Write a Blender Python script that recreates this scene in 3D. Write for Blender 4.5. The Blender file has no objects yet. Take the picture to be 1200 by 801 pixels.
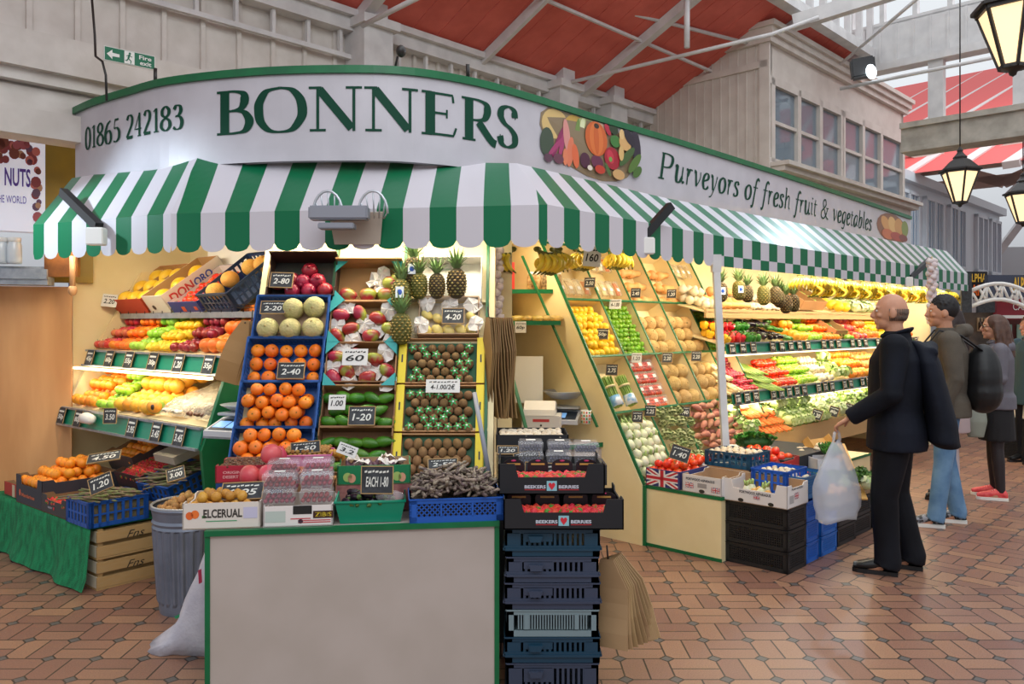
WORLD=0.88; EXPO=-0.15
import bpy, bmesh, math, random
from mathutils import Vector, Matrix, noise
random.seed(7)
PI = math.pi
C = bpy.context.scene.collection
FPX, H0, CH = 944.0, 380.0, 1.58      # focal length in pixels, horizon row, camera height
V = Vector
def W(px, py, Y): return V(((px-600)/FPX*Y, Y, CH-(py-H0)/FPX*Y))
def FL(px, py): return W(px, py, CH*FPX/(py-H0))
def hit(px, py, P, N):
    d = V(((px-600)/FPX, 1, -(py-H0)/FPX)); o = V((0, 0, CH))
    return o + d*((P-o).dot(N)/d.dot(N))
# stall directions: hh runs along the long right side, nn points out of it into the aisle
hh = V((.698, .716, 0)).normalized(); nn = V((.716, -.698, 0)).normalized(); ZZ = V((0, 0, 1))
Q = V((.95, 5.78, 0))
def S(a, b, z): return Q + hh*a + nn*b + ZZ*z
R0 = V((-1.836, 4.75, 0)); dL = V((-.770, .638, 0)).normalized(); eL = V((.638, .770, 0)).normalized()
def L(a, b, z): return R0 + dL*a + eL*b + ZZ*z
def fr(o, x, y, z=None):
    x = x.normalized(); z = (z or x.cross(y)).normalized(); y = z.cross(x).normalized(); x = y.cross(z)
    M = Matrix.Identity(4)
    for i in range(3): M[i][0], M[i][1], M[i][2], M[i][3] = x[i], y[i], z[i], o[i]
    return M
def TR(x=0, y=0, z=0): return Matrix.Translation((x, y, z))
def RZ(a): return Matrix.Rotation(a, 4, 'Z')
def RX(a): return Matrix.Rotation(a, 4, 'X')
def RY(a): return Matrix.Rotation(a, 4, 'Y')
def lin(c):
    if isinstance(c, str):
        c = c.lstrip('#'); c = [int(c[i:i+2], 16)/255 for i in (0, 2, 4)]
    return tuple((v/12.92 if v <= .04045 else ((v+.055)/1.055)**2.4) for v in c)
MC = {}
def mat(name, col, rough=.55, col2=None, nscale=12, bump=0, bscale=60, rnd=0, metal=0, spec=.5, emit=0, trans=0, alpha=1, mixpos=(.35, .65), coat=0, sheen=0, stretch=None):
    """plain procedural surface: base colour, optional second colour mixed by noise, bump, per-object variation"""
    if name in MC: return MC[name]
    m = bpy.data.materials.new(name); m.use_nodes = True; nt = m.node_tree; N = nt.nodes; K = nt.links
    b = N['Principled BSDF']; c1 = (*lin(col), 1)
    b.inputs['Base Color'].default_value = c1; b.inputs['Roughness'].default_value = rough
    b.inputs['Metallic'].default_value = metal; b.inputs['Specular IOR Level'].default_value = spec
    b.inputs['Transmission Weight'].default_value = trans; b.inputs['Alpha'].default_value = alpha
    b.inputs['Coat Weight'].default_value = coat
    if emit: b.inputs['Emission Color'].default_value = c1; b.inputs['Emission Strength'].default_value = emit
    src = None
    if col2 or bump:
        tc = N.new('ShaderNodeTexCoord'); vec = tc.outputs['Object']
        oi = N.new('ShaderNodeObjectInfo'); ad = N.new('ShaderNodeVectorMath'); ad.operation = 'ADD'
        ml = N.new('ShaderNodeMath'); ml.operation = 'MULTIPLY'; ml.inputs[1].default_value = 37
        K.new(oi.outputs['Random'], ml.inputs[0]); K.new(vec, ad.inputs[0]); K.new(ml.outputs[0], ad.inputs[1]); vec = ad.outputs[0]
        if stretch:
            mp = N.new('ShaderNodeMapping'); mp.inputs['Scale'].default_value = stretch; K.new(vec, mp.inputs[0]); vec = mp.outputs[0]
    if col2:
        n = N.new('ShaderNodeTexNoise'); n.inputs['Scale'].default_value = nscale; n.inputs['Detail'].default_value = 4; K.new(vec, n.inputs['Vector'])
        r = N.new('ShaderNodeValToRGB'); r.color_ramp.elements[0].position = mixpos[0]; r.color_ramp.elements[1].position = mixpos[1]
        r.color_ramp.elements[0].color = c1; r.color_ramp.elements[1].color = (*lin(col2), 1)
        K.new(n.outputs['Fac'], r.inputs[0]); src = r.outputs[0]; K.new(src, b.inputs['Base Color'])
    if rnd:
        oi2 = N.new('ShaderNodeObjectInfo'); hs = N.new('ShaderNodeHueSaturation')
        mr = N.new('ShaderNodeMapRange'); mr.inputs[3].default_value = .5-rnd*.03; mr.inputs[4].default_value = .5+rnd*.03
        K.new(oi2.outputs['Random'], mr.inputs[0]); K.new(mr.outputs[0], hs.inputs['Hue'])
        mm = N.new('ShaderNodeMath'); mm.operation = 'MULTIPLY'; mm.inputs[1].default_value = 7.13
        fr_ = N.new('ShaderNodeMath'); fr_.operation = 'FRACT'; K.new(oi2.outputs['Random'], mm.inputs[0]); K.new(mm.outputs[0], fr_.inputs[0])
        mr2 = N.new('ShaderNodeMapRange'); mr2.inputs[3].default_value = 1-rnd*.35; mr2.inputs[4].default_value = 1+rnd*.25
        K.new(fr_.outputs[0], mr2.inputs[0]); K.new(mr2.outputs[0], hs.inputs['Value'])
        hs.inputs['Color'].default_value = c1
        if src: K.new(src, hs.inputs['Color'])
        K.new(hs.outputs[0], b.inputs['Base Color'])
    if bump:
        n2 = N.new('ShaderNodeTexNoise'); n2.inputs['Scale'].default_value = bscale; n2.inputs['Detail'].default_value = 3; K.new(vec, n2.inputs['Vector'])
        bp = N.new('ShaderNodeBump'); bp.inputs['Strength'].default_value = bump; bp.inputs['Distance'].default_value = .01
        K.new(n2.outputs['Fac'], bp.inputs['Height']); K.new(bp.outputs[0], b.inputs['Normal'])
    MC[name] = m; return m
def clean_uv(nt, u='UVMap'): pass

class G:
    """collects faces, then links them as ONE mesh object"""
    def __init__(s): s.v = []; s.f = []; s.m = []; s.s = []; s.uv = {}
    def add(s, vs, fs, m=0, sm=False, M=None):
        o = len(s.v)
        s.v += [tuple(M @ V(p)) if M else tuple(p) for p in vs]
        for f in fs: s.f.append([i+o for i in f]); s.m.append(m); s.s.append(sm)
        return s
    def face(s, pts, m=0, uv=None, sm=False, M=None):
        if uv: s.uv[len(s.f)] = uv
        return s.add(pts, [range(len(pts))], m, sm, M)
    def box(s, x0, x1, y0, y1, z0, z1, m=0, M=None):
        vs = [(x, y, z) for x in (x0, x1) for y in (y0, y1) for z in (z0, z1)]
        return s.add(vs, [(0, 1, 3, 2), (4, 6, 7, 5), (0, 4, 5, 1), (2, 3, 7, 6), (0, 2, 6, 4), (1, 5, 7, 3)], m, False, M)
    def bbox(s, x0, x1, y0, y1, z0, z1, b=.004, m=0, M=None):
        bm = bmesh.new(); bmesh.ops.create_cube(bm, size=1)
        for v in bm.verts: v.co = ((x0+x1)/2+v.co.x*(x1-x0), (y0+y1)/2+v.co.y*(y1-y0), (z0+z1)/2+v.co.z*(z1-z0))
        bmesh.ops.bevel(bm, geom=bm.edges[:]+bm.verts[:], offset=b, segments=2, affect='EDGES')
        s.bm(bm, m, False, M); bm.free(); return s
    def bm(s, bm, m=0, sm=True, M=None):
        bm.verts.index_update()
        return s.add([v.co[:] for v in bm.verts], [[v.index for v in f.verts] for f in bm.faces], m, sm, M)
    def bar(s, a, b, w, h=None, m=0, up=ZZ):
        a = V(a); b = V(b); d = b-a; l = d.length
        if l < 1e-6: return s
        z = d.normalized(); u = V(up)
        if abs(z.dot(u)) > .99: u = V((1, 0, 0))
        x = u.cross(z).normalized(); M = fr(a, x, z.cross(x), z); h = h or w
        return s.box(-w/2, w/2, -h/2, h/2, 0, l, m, M)
    def tube(s, pts, r, n=8, m=0, caps=True, sm=True, closed=False):
        pts = [V(p) for p in pts]; k = len(pts); rr = r if isinstance(r, (list, tuple)) else [r]*k
        vs = []; fs = []; prev = None
        for i, p in enumerate(pts):
            t = ((pts[min(i+1, k-1)]-pts[max(i-1, 0)])).normalized()
            if prev is None:
                u = ZZ if abs(t.z) < .9 else V((1, 0, 0)); x = u.cross(t).normalized()
            else:
                x = (prev-t*prev.dot(t)).normalized()
            prev = x; y = t.cross(x)
            q = rr[i]; q = q if isinstance(q, tuple) else (q, q)
            for j in range(n):
                a = 2*PI*j/n; vs.append(p+x*math.cos(a)*q[0]+y*math.sin(a)*q[1])
        for i in range(k-1):
            for j in range(n): fs.append((i*n+j, i*n+(j+1) % n, (i+1)*n+(j+1) % n, (i+1)*n+j))
        if caps: fs.append(tuple(range(n-1, -1, -1))); fs.append(tuple((k-1)*n+j for j in range(n)))
        return s.add(vs, fs, m, sm)
    def lathe(s, prof, n=16, m=0, M=None, sm=True, lobes=0, amp=0, ph=0):
        vs = []; fs = []; k = len(prof)
        for i, (r, z) in enumerate(prof):
            for j in range(n):
                a = 2*PI*j/n; q = r*(1+amp*math.cos(lobes*a+ph)) if lobes else r
                vs.append((q*math.cos(a), q*math.sin(a), z))
        for i in range(k-1):
            for j in range(n): fs.append((i*n+j, i*n+(j+1) % n, (i+1)*n+(j+1) % n, (i+1)*n+j))
        return s.add(vs, fs, m, sm, M)
    def ball(s, c, r, n=12, k=8, m=0, M=None):
        r = r if isinstance(r, tuple) else (r, r, r); vs = []; fs = []
        for i in range(k+1):
            t = PI*i/k
            for j in range(n):
                a = 2*PI*j/n; vs.append((c[0]+r[0]*math.sin(t)*math.cos(a), c[1]+r[1]*math.sin(t)*math.sin(a), c[2]-r[2]*math.cos(t)))
        for i in range(k):
            for j in range(n): fs.append((i*n+j, i*n+(j+1) % n, (i+1)*n+(j+1) % n, (i+1)*n+j))
        return s.add(vs, fs, m, True, M)
    def prism(s, poly, z0, z1, m=0, M=None, mside=None):
        k = len(poly); vs = [(x, y, z0) for x, y in poly]+[(x, y, z1) for x, y in poly]
        s.add(vs, [tuple(range(k-1, -1, -1)), tuple(range(k, 2*k))], m, False, M)
        return s.add(vs, [(i, (i+1) % k, k+(i+1) % k, k+i) for i in range(k)], m if mside is None else mside, False, M)
    def mesh(s, name, mats):
        me = bpy.data.meshes.new(name); me.from_pydata(s.v, [], s.f)
        for q in (mats if isinstance(mats, (list, tuple)) else [mats]): me.materials.append(q)
        me.polygons.foreach_set('material_index', s.m); me.polygons.foreach_set('use_smooth', s.s)
        if s.uv:
            ul = me.uv_layers.new(name='UVMap')
            for fi, uvs in s.uv.items():
                for li, uv in zip(me.polygons[fi].loop_indices, uvs): ul.data[li].uv = uv
        me.update(); return me
    def obj(s, name, mats, parent=None, M=None): return link(name, s.mesh(name, mats), parent, M)
def link(name, me, parent=None, M=None):
    o = bpy.data.objects.new(name, me); C.objects.link(o)
    if parent is not None: o.parent = parent
    if M is not None: o.matrix_basis = M
    return o
def tag(o, label, cat, group=None, kind=None):
    o['label'] = label; o['category'] = cat
    if group: o['group'] = group
    if kind: o['kind'] = kind
    return o
def thing(name, label, cat, M=None, group=None):
    o = link(name, None, None, M); o.empty_display_size = .05
    return tag(o, label, cat, group)
def struct(name, g, mats, parent=None, M=None):
    o = g.obj(name, mats, parent, M)
    if parent is None: o['kind'] = 'structure'
    return o
# ---------------------------------------------------------------- lettering
_TX = {}
def text2d(body, shear=0, bold=0):
    k = (body, shear, bold)
    if k in _TX: return _TX[k]
    cu = bpy.data.curves.new('t', 'FONT'); cu.body = body; cu.size = 1; cu.fill_mode = 'FRONT'; cu.resolution_u = 3; cu.shear = shear; cu.offset = bold
    o = bpy.data.objects.new('t', cu); C.objects.link(o); dg = bpy.context.evaluated_depsgraph_get()
    me = bpy.data.meshes.new_from_object(o.evaluated_get(dg))
    vs = [(v.co.x, v.co.y) for v in me.vertices]; fs = [list(p.vertices) for p in me.polygons]
    bpy.data.objects.remove(o); bpy.data.curves.remove(cu); bpy.data.meshes.remove(me)
    if not vs: vs = [(0, 0)]
    x0 = min(v[0] for v in vs); x1 = max(v[0] for v in vs); y0 = min(v[1] for v in vs); y1 = max(v[1] for v in vs)
    _TX[k] = (vs, fs, x0, x1, y0, y1); return _TX[k]
def textfit(g, body, x0, x1, y0, y1, m, fn, shear=0, bold=0):
    """put the text into the rectangle; fn maps (x, y) to a 3D point"""
    vs, fs, a, b, c, d = text2d(body, shear, bold)
    if not fs: return
    g.add([fn(x0+(x-a)/(b-a)*(x1-x0), y0+(y-c)/(d-c)*(y1-y0)) for x, y in vs], fs, m)
def catmull(p, n=6):
    if len(p) < 3: return list(p)
    q = [p[0]]+list(p)+[p[-1]]; out = []
    for i in range(1, len(q)-2):
        for k in range(n):
            t = k/n; a, b, c, d = q[i-1], q[i], q[i+1], q[i+2]
            out.append(tuple(.5*((2*b[j])+(-a[j]+c[j])*t+(2*a[j]-5*b[j]+4*c[j]-d[j])*t*t+(-a[j]+3*b[j]-3*c[j]+d[j])*t**3) for j in (0, 1)))
    out.append(p[-1]); return out
# serif alphabet drawn with a pen: (points, smooth, weight); weight None = by direction
def ser(x, y, w=.2): return ([(x-w/2, y), (x+w/2, y)], 0, .05)
GL = {
'B': (.8, [([(.2, 0), (.2, 1)], 0, .13), ([(.2, .98), (.4, .98), (.58, .92), (.62, .76), (.55, .6), (.4, .54), (.2, .53)], 1, None), ([(.36, .54), (.6, .49), (.72, .28), (.62, .07), (.4, .02), (.2, .02)], 1, None), ser(.13, .98, .2), ser(.13, .02, .2)]),
'O': (1.02, [([(.5, 1), (.24, .93), (.1, .7), (.08, .5), (.12, .25), (.28, .05), (.5, 0), (.74, .06), (.9, .3), (.93, .5), (.88, .75), (.72, .95), (.5, 1)], 1, None)]),
'N': (1.0, [([(.17, 0), (.17, .98)], 0, .06), ([(.2, .94), (.8, .06)], 0, .105), ([(.84, .0), (.84, .98)], 0, .06), ser(.12, .98, .24), ser(.17, .02, .3), ser(.84, .98, .3)]),
'E': (.8, [([(.2, 0), (.2, 1)], 0, .13), ([(.2, .97), (.66, .97), (.68, .8)], 0, .05), ([(.2, .52), (.54, .52)], 0, .05), ([(.54, .62), (.54, .42)], 0, .04), ([(.2, .03), (.68, .03), (.74, .22)], 0, .05), ser(.13, .98, .2), ser(.13, .02, .2)]),
'R': (.86, [([(.2, 0), (.2, 1)], 0, .13), ([(.2, .98), (.42, .98), (.6, .91), (.64, .74), (.56, .56), (.4, .5), (.2, .49)], 1, None), ([(.42, .46), (.72, .08), (.86, .0)], 1, .11), ser(.13, .98, .2), ser(.2, .02, .3)]),
'S': (.62, [([(.5, .76), (.47, .93), (.32, 1.0), (.15, .92), (.1, .75), (.2, .58), (.38, .46), (.5, .3), (.48, .1), (.3, .0), (.14, .06), (.08, .24)], 1, None), ([(.51, .72), (.51, .96)], 0, .03), ([(.08, .05), (.08, .28)], 0, .03)]),
'0': (.56, [([(.28, 1), (.13, .85), (.08, .5), (.13, .15), (.28, 0), (.43, .15), (.48, .5), (.43, .85), (.28, 1)], 1, None)]),
'1': (.42, [([(.24, 0), (.24, 1)], 0, .1), ser(.24, .02, .26), ([(.24, .98), (.1, .88)], 0, .05)]),
'8': (.56, [([(.28, .54), (.13, .66), (.12, .86), (.28, 1), (.43, .86), (.42, .68), (.28, .54), (.1, .38), (.08, .15), (.28, 0), (.47, .15), (.46, .38), (.28, .54)], 1, None)]),
'6': (.56, [([(.44, .98), (.24, .85), (.1, .55), (.09, .25), (.18, .03), (.34, 0), (.47, .15), (.46, .42), (.32, .56), (.12, .45)], 1, None)]),
'5': (.54, [([(.42, .97), (.17, .97)], 0, .08), ([(.17, .97), (.13, .58)], 0, .05), ([(.13, .58), (.32, .6), (.46, .42), (.44, .15), (.26, 0), (.08, .04)], 1, None)]),
'2': (.54, [([(.1, .8), (.18, .97), (.32, .99), (.43, .85), (.4, .6), (.24, .32), (.08, .04)], 1, None), ([(.08, .04), (.47, .04)], 0, .09)]),
'4': (.56, [([(.36, 0), (.36, 1)], 0, .1), ([(.36, 1), (.05, .32), (.5, .32)], 0, .05), ser(.36, .02, .22)]),
'3': (.52, [([(.1, .82), (.2, .98), (.36, .94), (.4, .75), (.3, .58), (.18, .54), (.36, .5), (.45, .3), (.38, .06), (.2, 0), (.06, .1)], 1, None)]),
'P': (.74, [([(.2, 0), (.2, 1)], 0, .11), ([(.12, .98), (.42, .98), (.6, .9), (.63, .72), (.55, .53), (.4, .47), (.2, .47)], 1, None), ser(.2, .02, .26)]),
'u': (.52, [([(.04, .58), (.12, .64), (.12, .2), (.18, .02), (.3, .05), (.4, .25)], 1, None), ([(.4, .64), (.4, .12), (.44, .02), (.52, .08)], 0, .08)]),
'r': (.38, [([(.04, .58), (.12, .62), (.12, 0)], 0, .08), ([(.12, .35), (.22, .6), (.34, .6)], 1, None)]),
'v': (.44, [([(.04, .6), (.12, .6), (.2, .02)], 0, .09), ([(.2, .02), (.36, .35), (.36, .62)], 1, .05)]),
'e': (.42, [([(.1, .3), (.3, .4), (.34, .55), (.24, .64), (.12, .52), (.08, .28), (.14, .04), (.26, 0), (.38, .12)], 1, None)]),
'y': (.44, [([(.04, .6), (.12, .6), (.2, .02)], 0, .09), ([(.38, .62), (.3, .2), (.14, -.22), (.02, -.28)], 1, .05)]),
'o': (.46, [([(.24, .64), (.1, .5), (.07, .26), (.14, .04), (.24, 0), (.36, .12), (.4, .38), (.34, .58), (.24, .64)], 1, None)]),
's': (.36, [([(.3, .5), (.24, .63), (.12, .58), (.11, .44), (.26, .26), (.26, .08), (.14, 0), (.04, .1)], 1, None)]),
'f': (.34, [([(.42, .92), (.32, 1.0), (.22, .85), (.16, .3), (.1, -.2), (-.02, -.28)], 1, .085), ([(.04, .6), (.34, .6)], 0, .045)]),
'h': (.5, [([(.12, 1.0), (.12, 0)], 0, .085), ([(.12, .35), (.24, .6), (.36, .6), (.38, .42), (.38, .1), (.46, .04)], 1, .07), ([(.04, .97), (.12, 1.0)], 0, .04)]),
'i': (.24, [([(.04, .58), (.12, .62), (.12, .1), (.2, .04)], 0, .08), ([(.13, .82), (.13, .9)], 0, .09)]),
't': (.3, [([(.14, .82), (.12, .3), (.14, .06), (.24, .04)], 1, .08), ([(.02, .6), (.28, .6)], 0, .045)]),
'&': (.8, [([(.62, .55), (.5, .2), (.3, 0), (.1, .1), (.1, .34), (.3, .54), (.46, .74), (.4, .96), (.24, .96), (.2, .76), (.34, .45), (.56, .1), (.74, .0)], 1, .075), ([(.5, .57), (.74, .57)], 0, .045)]),
'g': (.46, [([(.38, .6), (.24, .64), (.1, .45), (.1, .15), (.2, .02), (.36, .25)], 1, None), ([(.4, .64), (.34, .0), (.24, -.26), (.06, -.24)], 1, .075)]),
'a': (.5, [([(.38, .6), (.24, .64), (.1, .42), (.08, .12), (.18, .0), (.36, .25)], 1, None), ([(.4, .64), (.38, .12), (.48, .05)], 0, .08)]),
'b': (.48, [([(.12, 1.0), (.1, .1)], 0, .085), ([(.1, .3), (.22, .58), (.36, .6), (.4, .38), (.32, .08), (.2, 0), (.1, .08)], 1, None)]),
'l': (.26, [([(.12, 1.0), (.12, .1), (.2, .04)], 0, .085), ([(.04, .97), (.12, 1.0)], 0, .04)]),
' ': (.3, []),
}
def pen(g, s, x0, x1, y0, ht, m, fn, shear=0, wt=1.0, track=0, each=None):
    tot = sum(GL[c][0]+track for c in s); sx = (x1-x0)/tot; x = x0; kk = 0
    for c in s:
        w, strokes = GL[c]
        for pts, smooth, wgt in strokes:
            p = catmull(pts, 6) if smooth else pts
            if not smooth:     # split long straight strokes so they follow the curved board
                q = []
                for a, b in zip(p[:-1], p[1:]):
                    for t in range(4): q.append((a[0]+(b[0]-a[0])*t/4, a[1]+(b[1]-a[1])*t/4))
                p = q+[p[-1]]
            P = [((x+u*sx+shear*v*ht), y0+v*ht) for u, v in p]
            Lf = []; Rt = []
            for i in range(len(P)):
                a = P[max(i-1, 0)]; b = P[min(i+1, len(P)-1)]; dx, dy = b[0]-a[0], b[1]-a[1]; l = math.hypot(dx, dy) or 1
                if wgt is None: th = ht*(.05+.13*wt*(abs(dy)/l)**1.4)*.5
                else: th = ht*(wgt*1.35*wt if wgt > .08 else wgt*1.1)*.5
                nx, ny = -dy/l, dx/l
                Lf.append((P[i][0]+nx*th, P[i][1]+ny*th)); Rt.append((P[i][0]-nx*th, P[i][1]-ny*th))
            kk += 1; lift = .0004*(kk % 5)
            for i in range(len(P)-1):
                g.face([fn(*Lf[i], lift), fn(*Rt[i], lift), fn(*Rt[i+1], lift), fn(*Lf[i+1], lift)], m)
        x += (w+track)*sx
        if each and strokes: each(g); g = G()
# ---------------------------------------------------------------- materials of the setting
M_WHITE = mat('painted_white_boards', '#d6cfc8', .6, '#c8c0b8', 5, .12, 30)
M_WHITE2 = mat('white_paint', '#d5d3d2', .5, '#c6c4c4', 6)
M_CABIN = mat('putty_paint', '#cfc6bd', .55, '#c4bab1', 5, .08, 40)
M_RED = mat('red_roof_boards', '#d8685a', .6, '#c95c4e', 4, .1, 30, stretch=(1, 1, 1))
M_GREEN = mat('green_trim', '#006b3c', .4, '#006037', 9)
M_SIGN = mat('sign_board', '#c6c2c9', .35, '#bdb9c0', 4)
M_INK = mat('green_lettering', '#00402d', .6, spec=.25)
M_CREAM = mat('cream_laminate', '#eedcae', .45, '#e6d2a0', 3)
M_CREAM2 = mat('pale_laminate', '#b9ada5', .4, '#b2a69d', 4)
M_BLACK = mat('black_plastic', '#17181b', .4)
M_DARK = mat('dark_metal', '#2a2624', .45)
M_STEEL = mat('brushed_steel', '#c3c7cd', .3, metal=.45)
M_ALU = mat('aluminium_rail', '#aab0b8', .35, '#9299a3', 20, metal=.6)
M_GLASS = mat('window_glass', '#8fa0ad', .05, metal=0, spec=1, alpha=.55)
M_GREY = mat('grey_metal', '#8d8f99', .45)
M_TUBE = mat('lit_tube', (1.0, .93, .74), .4, emit=4)
M_LAMPG = mat('lit_lantern_glass', (1.0, .86, .66), .4, emit=1.3)
M_PAPER = mat('paper_white', '#e9e7e2', .7)
# ---------------------------------------------------------------- floor
def floor_mat():
    m = bpy.data.materials.new('clay_paving'); m.use_nodes = True; nt = m.node_tree; N = nt.nodes; K = nt.links; b = N['Principled BSDF']
    def mt(op, a, c=None, e=None):
        n = N.new('ShaderNodeMath'); n.operation = op
        for i, x in enumerate((a, c, e)):
            if x is None: continue
            if isinstance(x, (int, float)): n.inputs[i].default_value = x
            else: K.new(x, n.inputs[i])
        return n.outputs[0]
    tc = N.new('ShaderNodeTexCoord'); sp = N.new('ShaderNodeSeparateXYZ'); K.new(tc.outputs['Object'], sp.inputs[0])
    X, Y = sp.outputs[0], sp.outputs[1]
    # beyond the stall's corner the paving turns to follow the long side
    mask = mt('MULTIPLY', mt('GREATER_THAN', Y, 4.86), mt('GREATER_THAN', X, 1.62))
    c, s = .698, .716
    ur = mt('ADD', mt('MULTIPLY', X, s), mt('MULTIPLY', Y, -c)); vr = mt('ADD', mt('MULTIPLY', X, c), mt('MULTIPLY', Y, s))
    def mx(a, bb): return mt('ADD', mt('MULTIPLY', a, mt('SUBTRACT', 1, mask)), mt('MULTIPLY', bb, mask))
    P = .225
    u = mt('ADD', mt('DIVIDE', mx(X, ur), P), 50-.255); v = mt('ADD', mt('DIVIDE', mx(Y, vr), P), 50-.94)
    cu = mt('FLOOR', u); cv = mt('FLOOR', v); fu = mt('FRACT', u); fv = mt('FRACT', v)
    par = mt('MODULO', mt('ADD', cu, cv), 2)
    du = mt('MINIMUM', fu, mt('SUBTRACT', 1, fu)); dv = mt('MINIMUM', fv, mt('SUBTRACT', 1, fv))
    mid = mt('ADD', mt('MULTIPLY', par, mt('ABSOLUTE', mt('SUBTRACT', fu, .5))), mt('MULTIPLY', mt('SUBTRACT', 1, par), mt('ABSOLUTE', mt('SUBTRACT', fv, .5))))
    dsum = mt('ADD', du, dv); edge = mt('MINIMUM', mt('MINIMUM', du, dv), mid)
    dia = mt('LESS_THAN', dsum, .15); ring = mt('LESS_THAN', mt('ABSOLUTE', mt('SUBTRACT', dsum, .15)), .025)
    joint = mt('MULTIPLY', mt('LESS_THAN', edge, .018), mt('SUBTRACT', 1, dia)); joint = mt('MAXIMUM', joint, ring)
    half = mt('ADD', mt('MULTIPLY', par, mt('GREATER_THAN', fu, .5)), mt('MULTIPLY', mt('SUBTRACT', 1, par), mt('GREATER_THAN', fv, .5)))
    cb = N.new('ShaderNodeCombineXYZ'); K.new(cu, cb.inputs[0]); K.new(cv, cb.inputs[1]); K.new(mt('MULTIPLY', half, .3), cb.inputs[2])
    wn = N.new('ShaderNodeTexWhiteNoise'); wn.noise_dimensions = '3D'; K.new(cb.outputs[0], wn.inputs[0])
    ns = N.new('ShaderNodeTexNoise'); ns.inputs['Scale'].default_value = .9; ns.inputs['Detail'].default_value = 2; K.new(tc.outputs['Object'], ns.inputs['Vector'])
    f = mt('ADD', mt('MULTIPLY', wn.outputs[0], .55), mt('MULTIPLY', ns.outputs['Fac'], .5))
    r = N.new('ShaderNodeValToRGB'); r.color_ramp.elements[0].position = .1; r.color_ramp.elements[1].position = .9
    r.color_ramp.elements[0].color = (*lin('#7d574c'), 1); r.color_ramp.elements[1].color = (*lin('#a47c60'), 1)
    e = r.color_ramp.elements.new(.5); e.color = (*lin('#8e6755'), 1); K.new(f, r.inputs[0])
    sp2 = N.new('ShaderNodeTexNoise'); sp2.inputs['Scale'].default_value = 160; sp2.inputs['Detail'].default_value = 2; K.new(tc.outputs['Object'], sp2.inputs['Vector'])
    hs = N.new('ShaderNodeHueSaturation'); K.new(r.outputs[0], hs.inputs['Color']); K.new(mt('ADD', .55, mt('MULTIPLY', sp2.outputs['Fac'], .8)), hs.inputs['Value'])
    m1 = N.new('ShaderNodeMixRGB'); K.new(dia, m1.inputs[0]); K.new(hs.outputs[0], m1.inputs[1]); m1.inputs[2].default_value = (*lin('#5b5857'), 1)
    m2 = N.new('ShaderNodeMixRGB'); K.new(joint, m2.inputs[0]); K.new(m1.outputs[0], m2.inputs[1]); m2.inputs[2].default_value = (*lin('#33261f'), 1)
    K.new(m2.outputs[0], b.inputs['Base Color']); b.inputs['Roughness'].default_value = .42
    bp = N.new('ShaderNodeBump'); bp.inputs['Strength'].default_value = .5; bp.inputs['Distance'].default_value = .004
    K.new(mt('ADD', mt('SUBTRACT', 1, joint), mt('MULTIPLY', sp2.outputs['Fac'], .2)), bp.inputs['Height']); K.new(bp.outputs[0], b.inputs['Normal'])
    return m
g = G(); g.face([(-14, -3, 0), (26, -3, 0), (26, 30, 0), (-14, 30, 0)]); struct('floor', g, floor_mat())
# ---------------------------------------------------------------- hall: wall behind, roof, cross frame
WL0 = V((-3.09, 5.75, 0))
def WP(t, d, z): return WL0 + hh*t + nn*d + ZZ*z
def wbox(g, t0, t1, d0, d1, z0, z1, m=0): g.box(t0, t1, d0, d1, z0, z1, m, fr(WL0, hh, -nn, ZZ) @ Matrix.Scale(1, 4))
MW = fr(WL0, hh, nn*-1)           # local x along the long side, local y into the wall
g = G(); g.box(-4, 7.2, .0, .1, 2.85, 4.3, 0, MW); t = -4
while t < 7.1: g.box(t, t+.035, -.03, .0, 3.25, 4.3, 0, MW); t += .305
g.box(-4, 7.2, -.16, 0, 3.3, 3.55, 0, MW); g.box(-4, 7.2, -.1, 0, 3.22, 3.3, 0, MW); g.box(-4, 7.2, -.03, 0, 3.05, 3.2, 0, MW); g.box(-4, 7.2, -.14, 0, 2.85, 3.03, 0, MW)
struct('wall_rear', g, M_WHITE)
g = G(); g.box(-4, 7.4, -.14, .06, 4.22, 4.34, 0, MW); g.box(-4, 7.4, -.2, .0, 4.34, 4.4, 0, MW)
k = -2.5
while k < 7: g.box(k, k+.03, -.1, -.06, 4.02, 4.22, 0, MW); k += .33
g.box(-4, 7.4, -.1, -.06, 3.98, 4.02, 0, MW)
struct('trim_1', g, M_WHITE2)
for i, t in enumerate((2.4, 5.05, 6.0)):
    g = G(); g.box(t-.16, t+.16, -.3, .05, 3.75, 4.25, 0, MW); g.box(t-.2, t+.2, -.36, .05, 4.25, 4.33, 0, MW); g.box(t-.1, t+.1, -.3, -.1, 4.33, 4.55, 0, MW)
    struct('trim_%d' % (2+i), g, M_WHITE2)
SL = .46
def RP(t, d, lift=0): return WP(t, d, 4.34+SL*d+lift)
g = G(); t = -4
while t < 9.2:     # the roof's red boards, each with its own gap
    a, b, c, d = RP(t, -.3), RP(t+.29, -.3), RP(t+.29, 2.0), RP(t, 2.0); e = V((0, 0, .03))
    g.add([a, b, c, d, a+e, b+e, c+e, d+e], [(0, 1, 2, 3), (4, 7, 6, 5), (0, 4, 5, 1), (1, 5, 6, 2), (2, 6, 7, 3), (3, 7, 4, 0)]); t += .3
struct('ceiling', g, M_RED)
g = G()
for t in (2.3, 3.85, 5.5, 7.3, 9.1):
    g.bar(RP(t, -.1, -.06), RP(t, 2.0, -.06), .1 if t != 3.85 else .05, .1)
g.bar(RP(-3, 1.0, -.07), RP(9.2, 1.0, -.07), .03, .03)
struct('trim_5', g, M_WHITE2)
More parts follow.
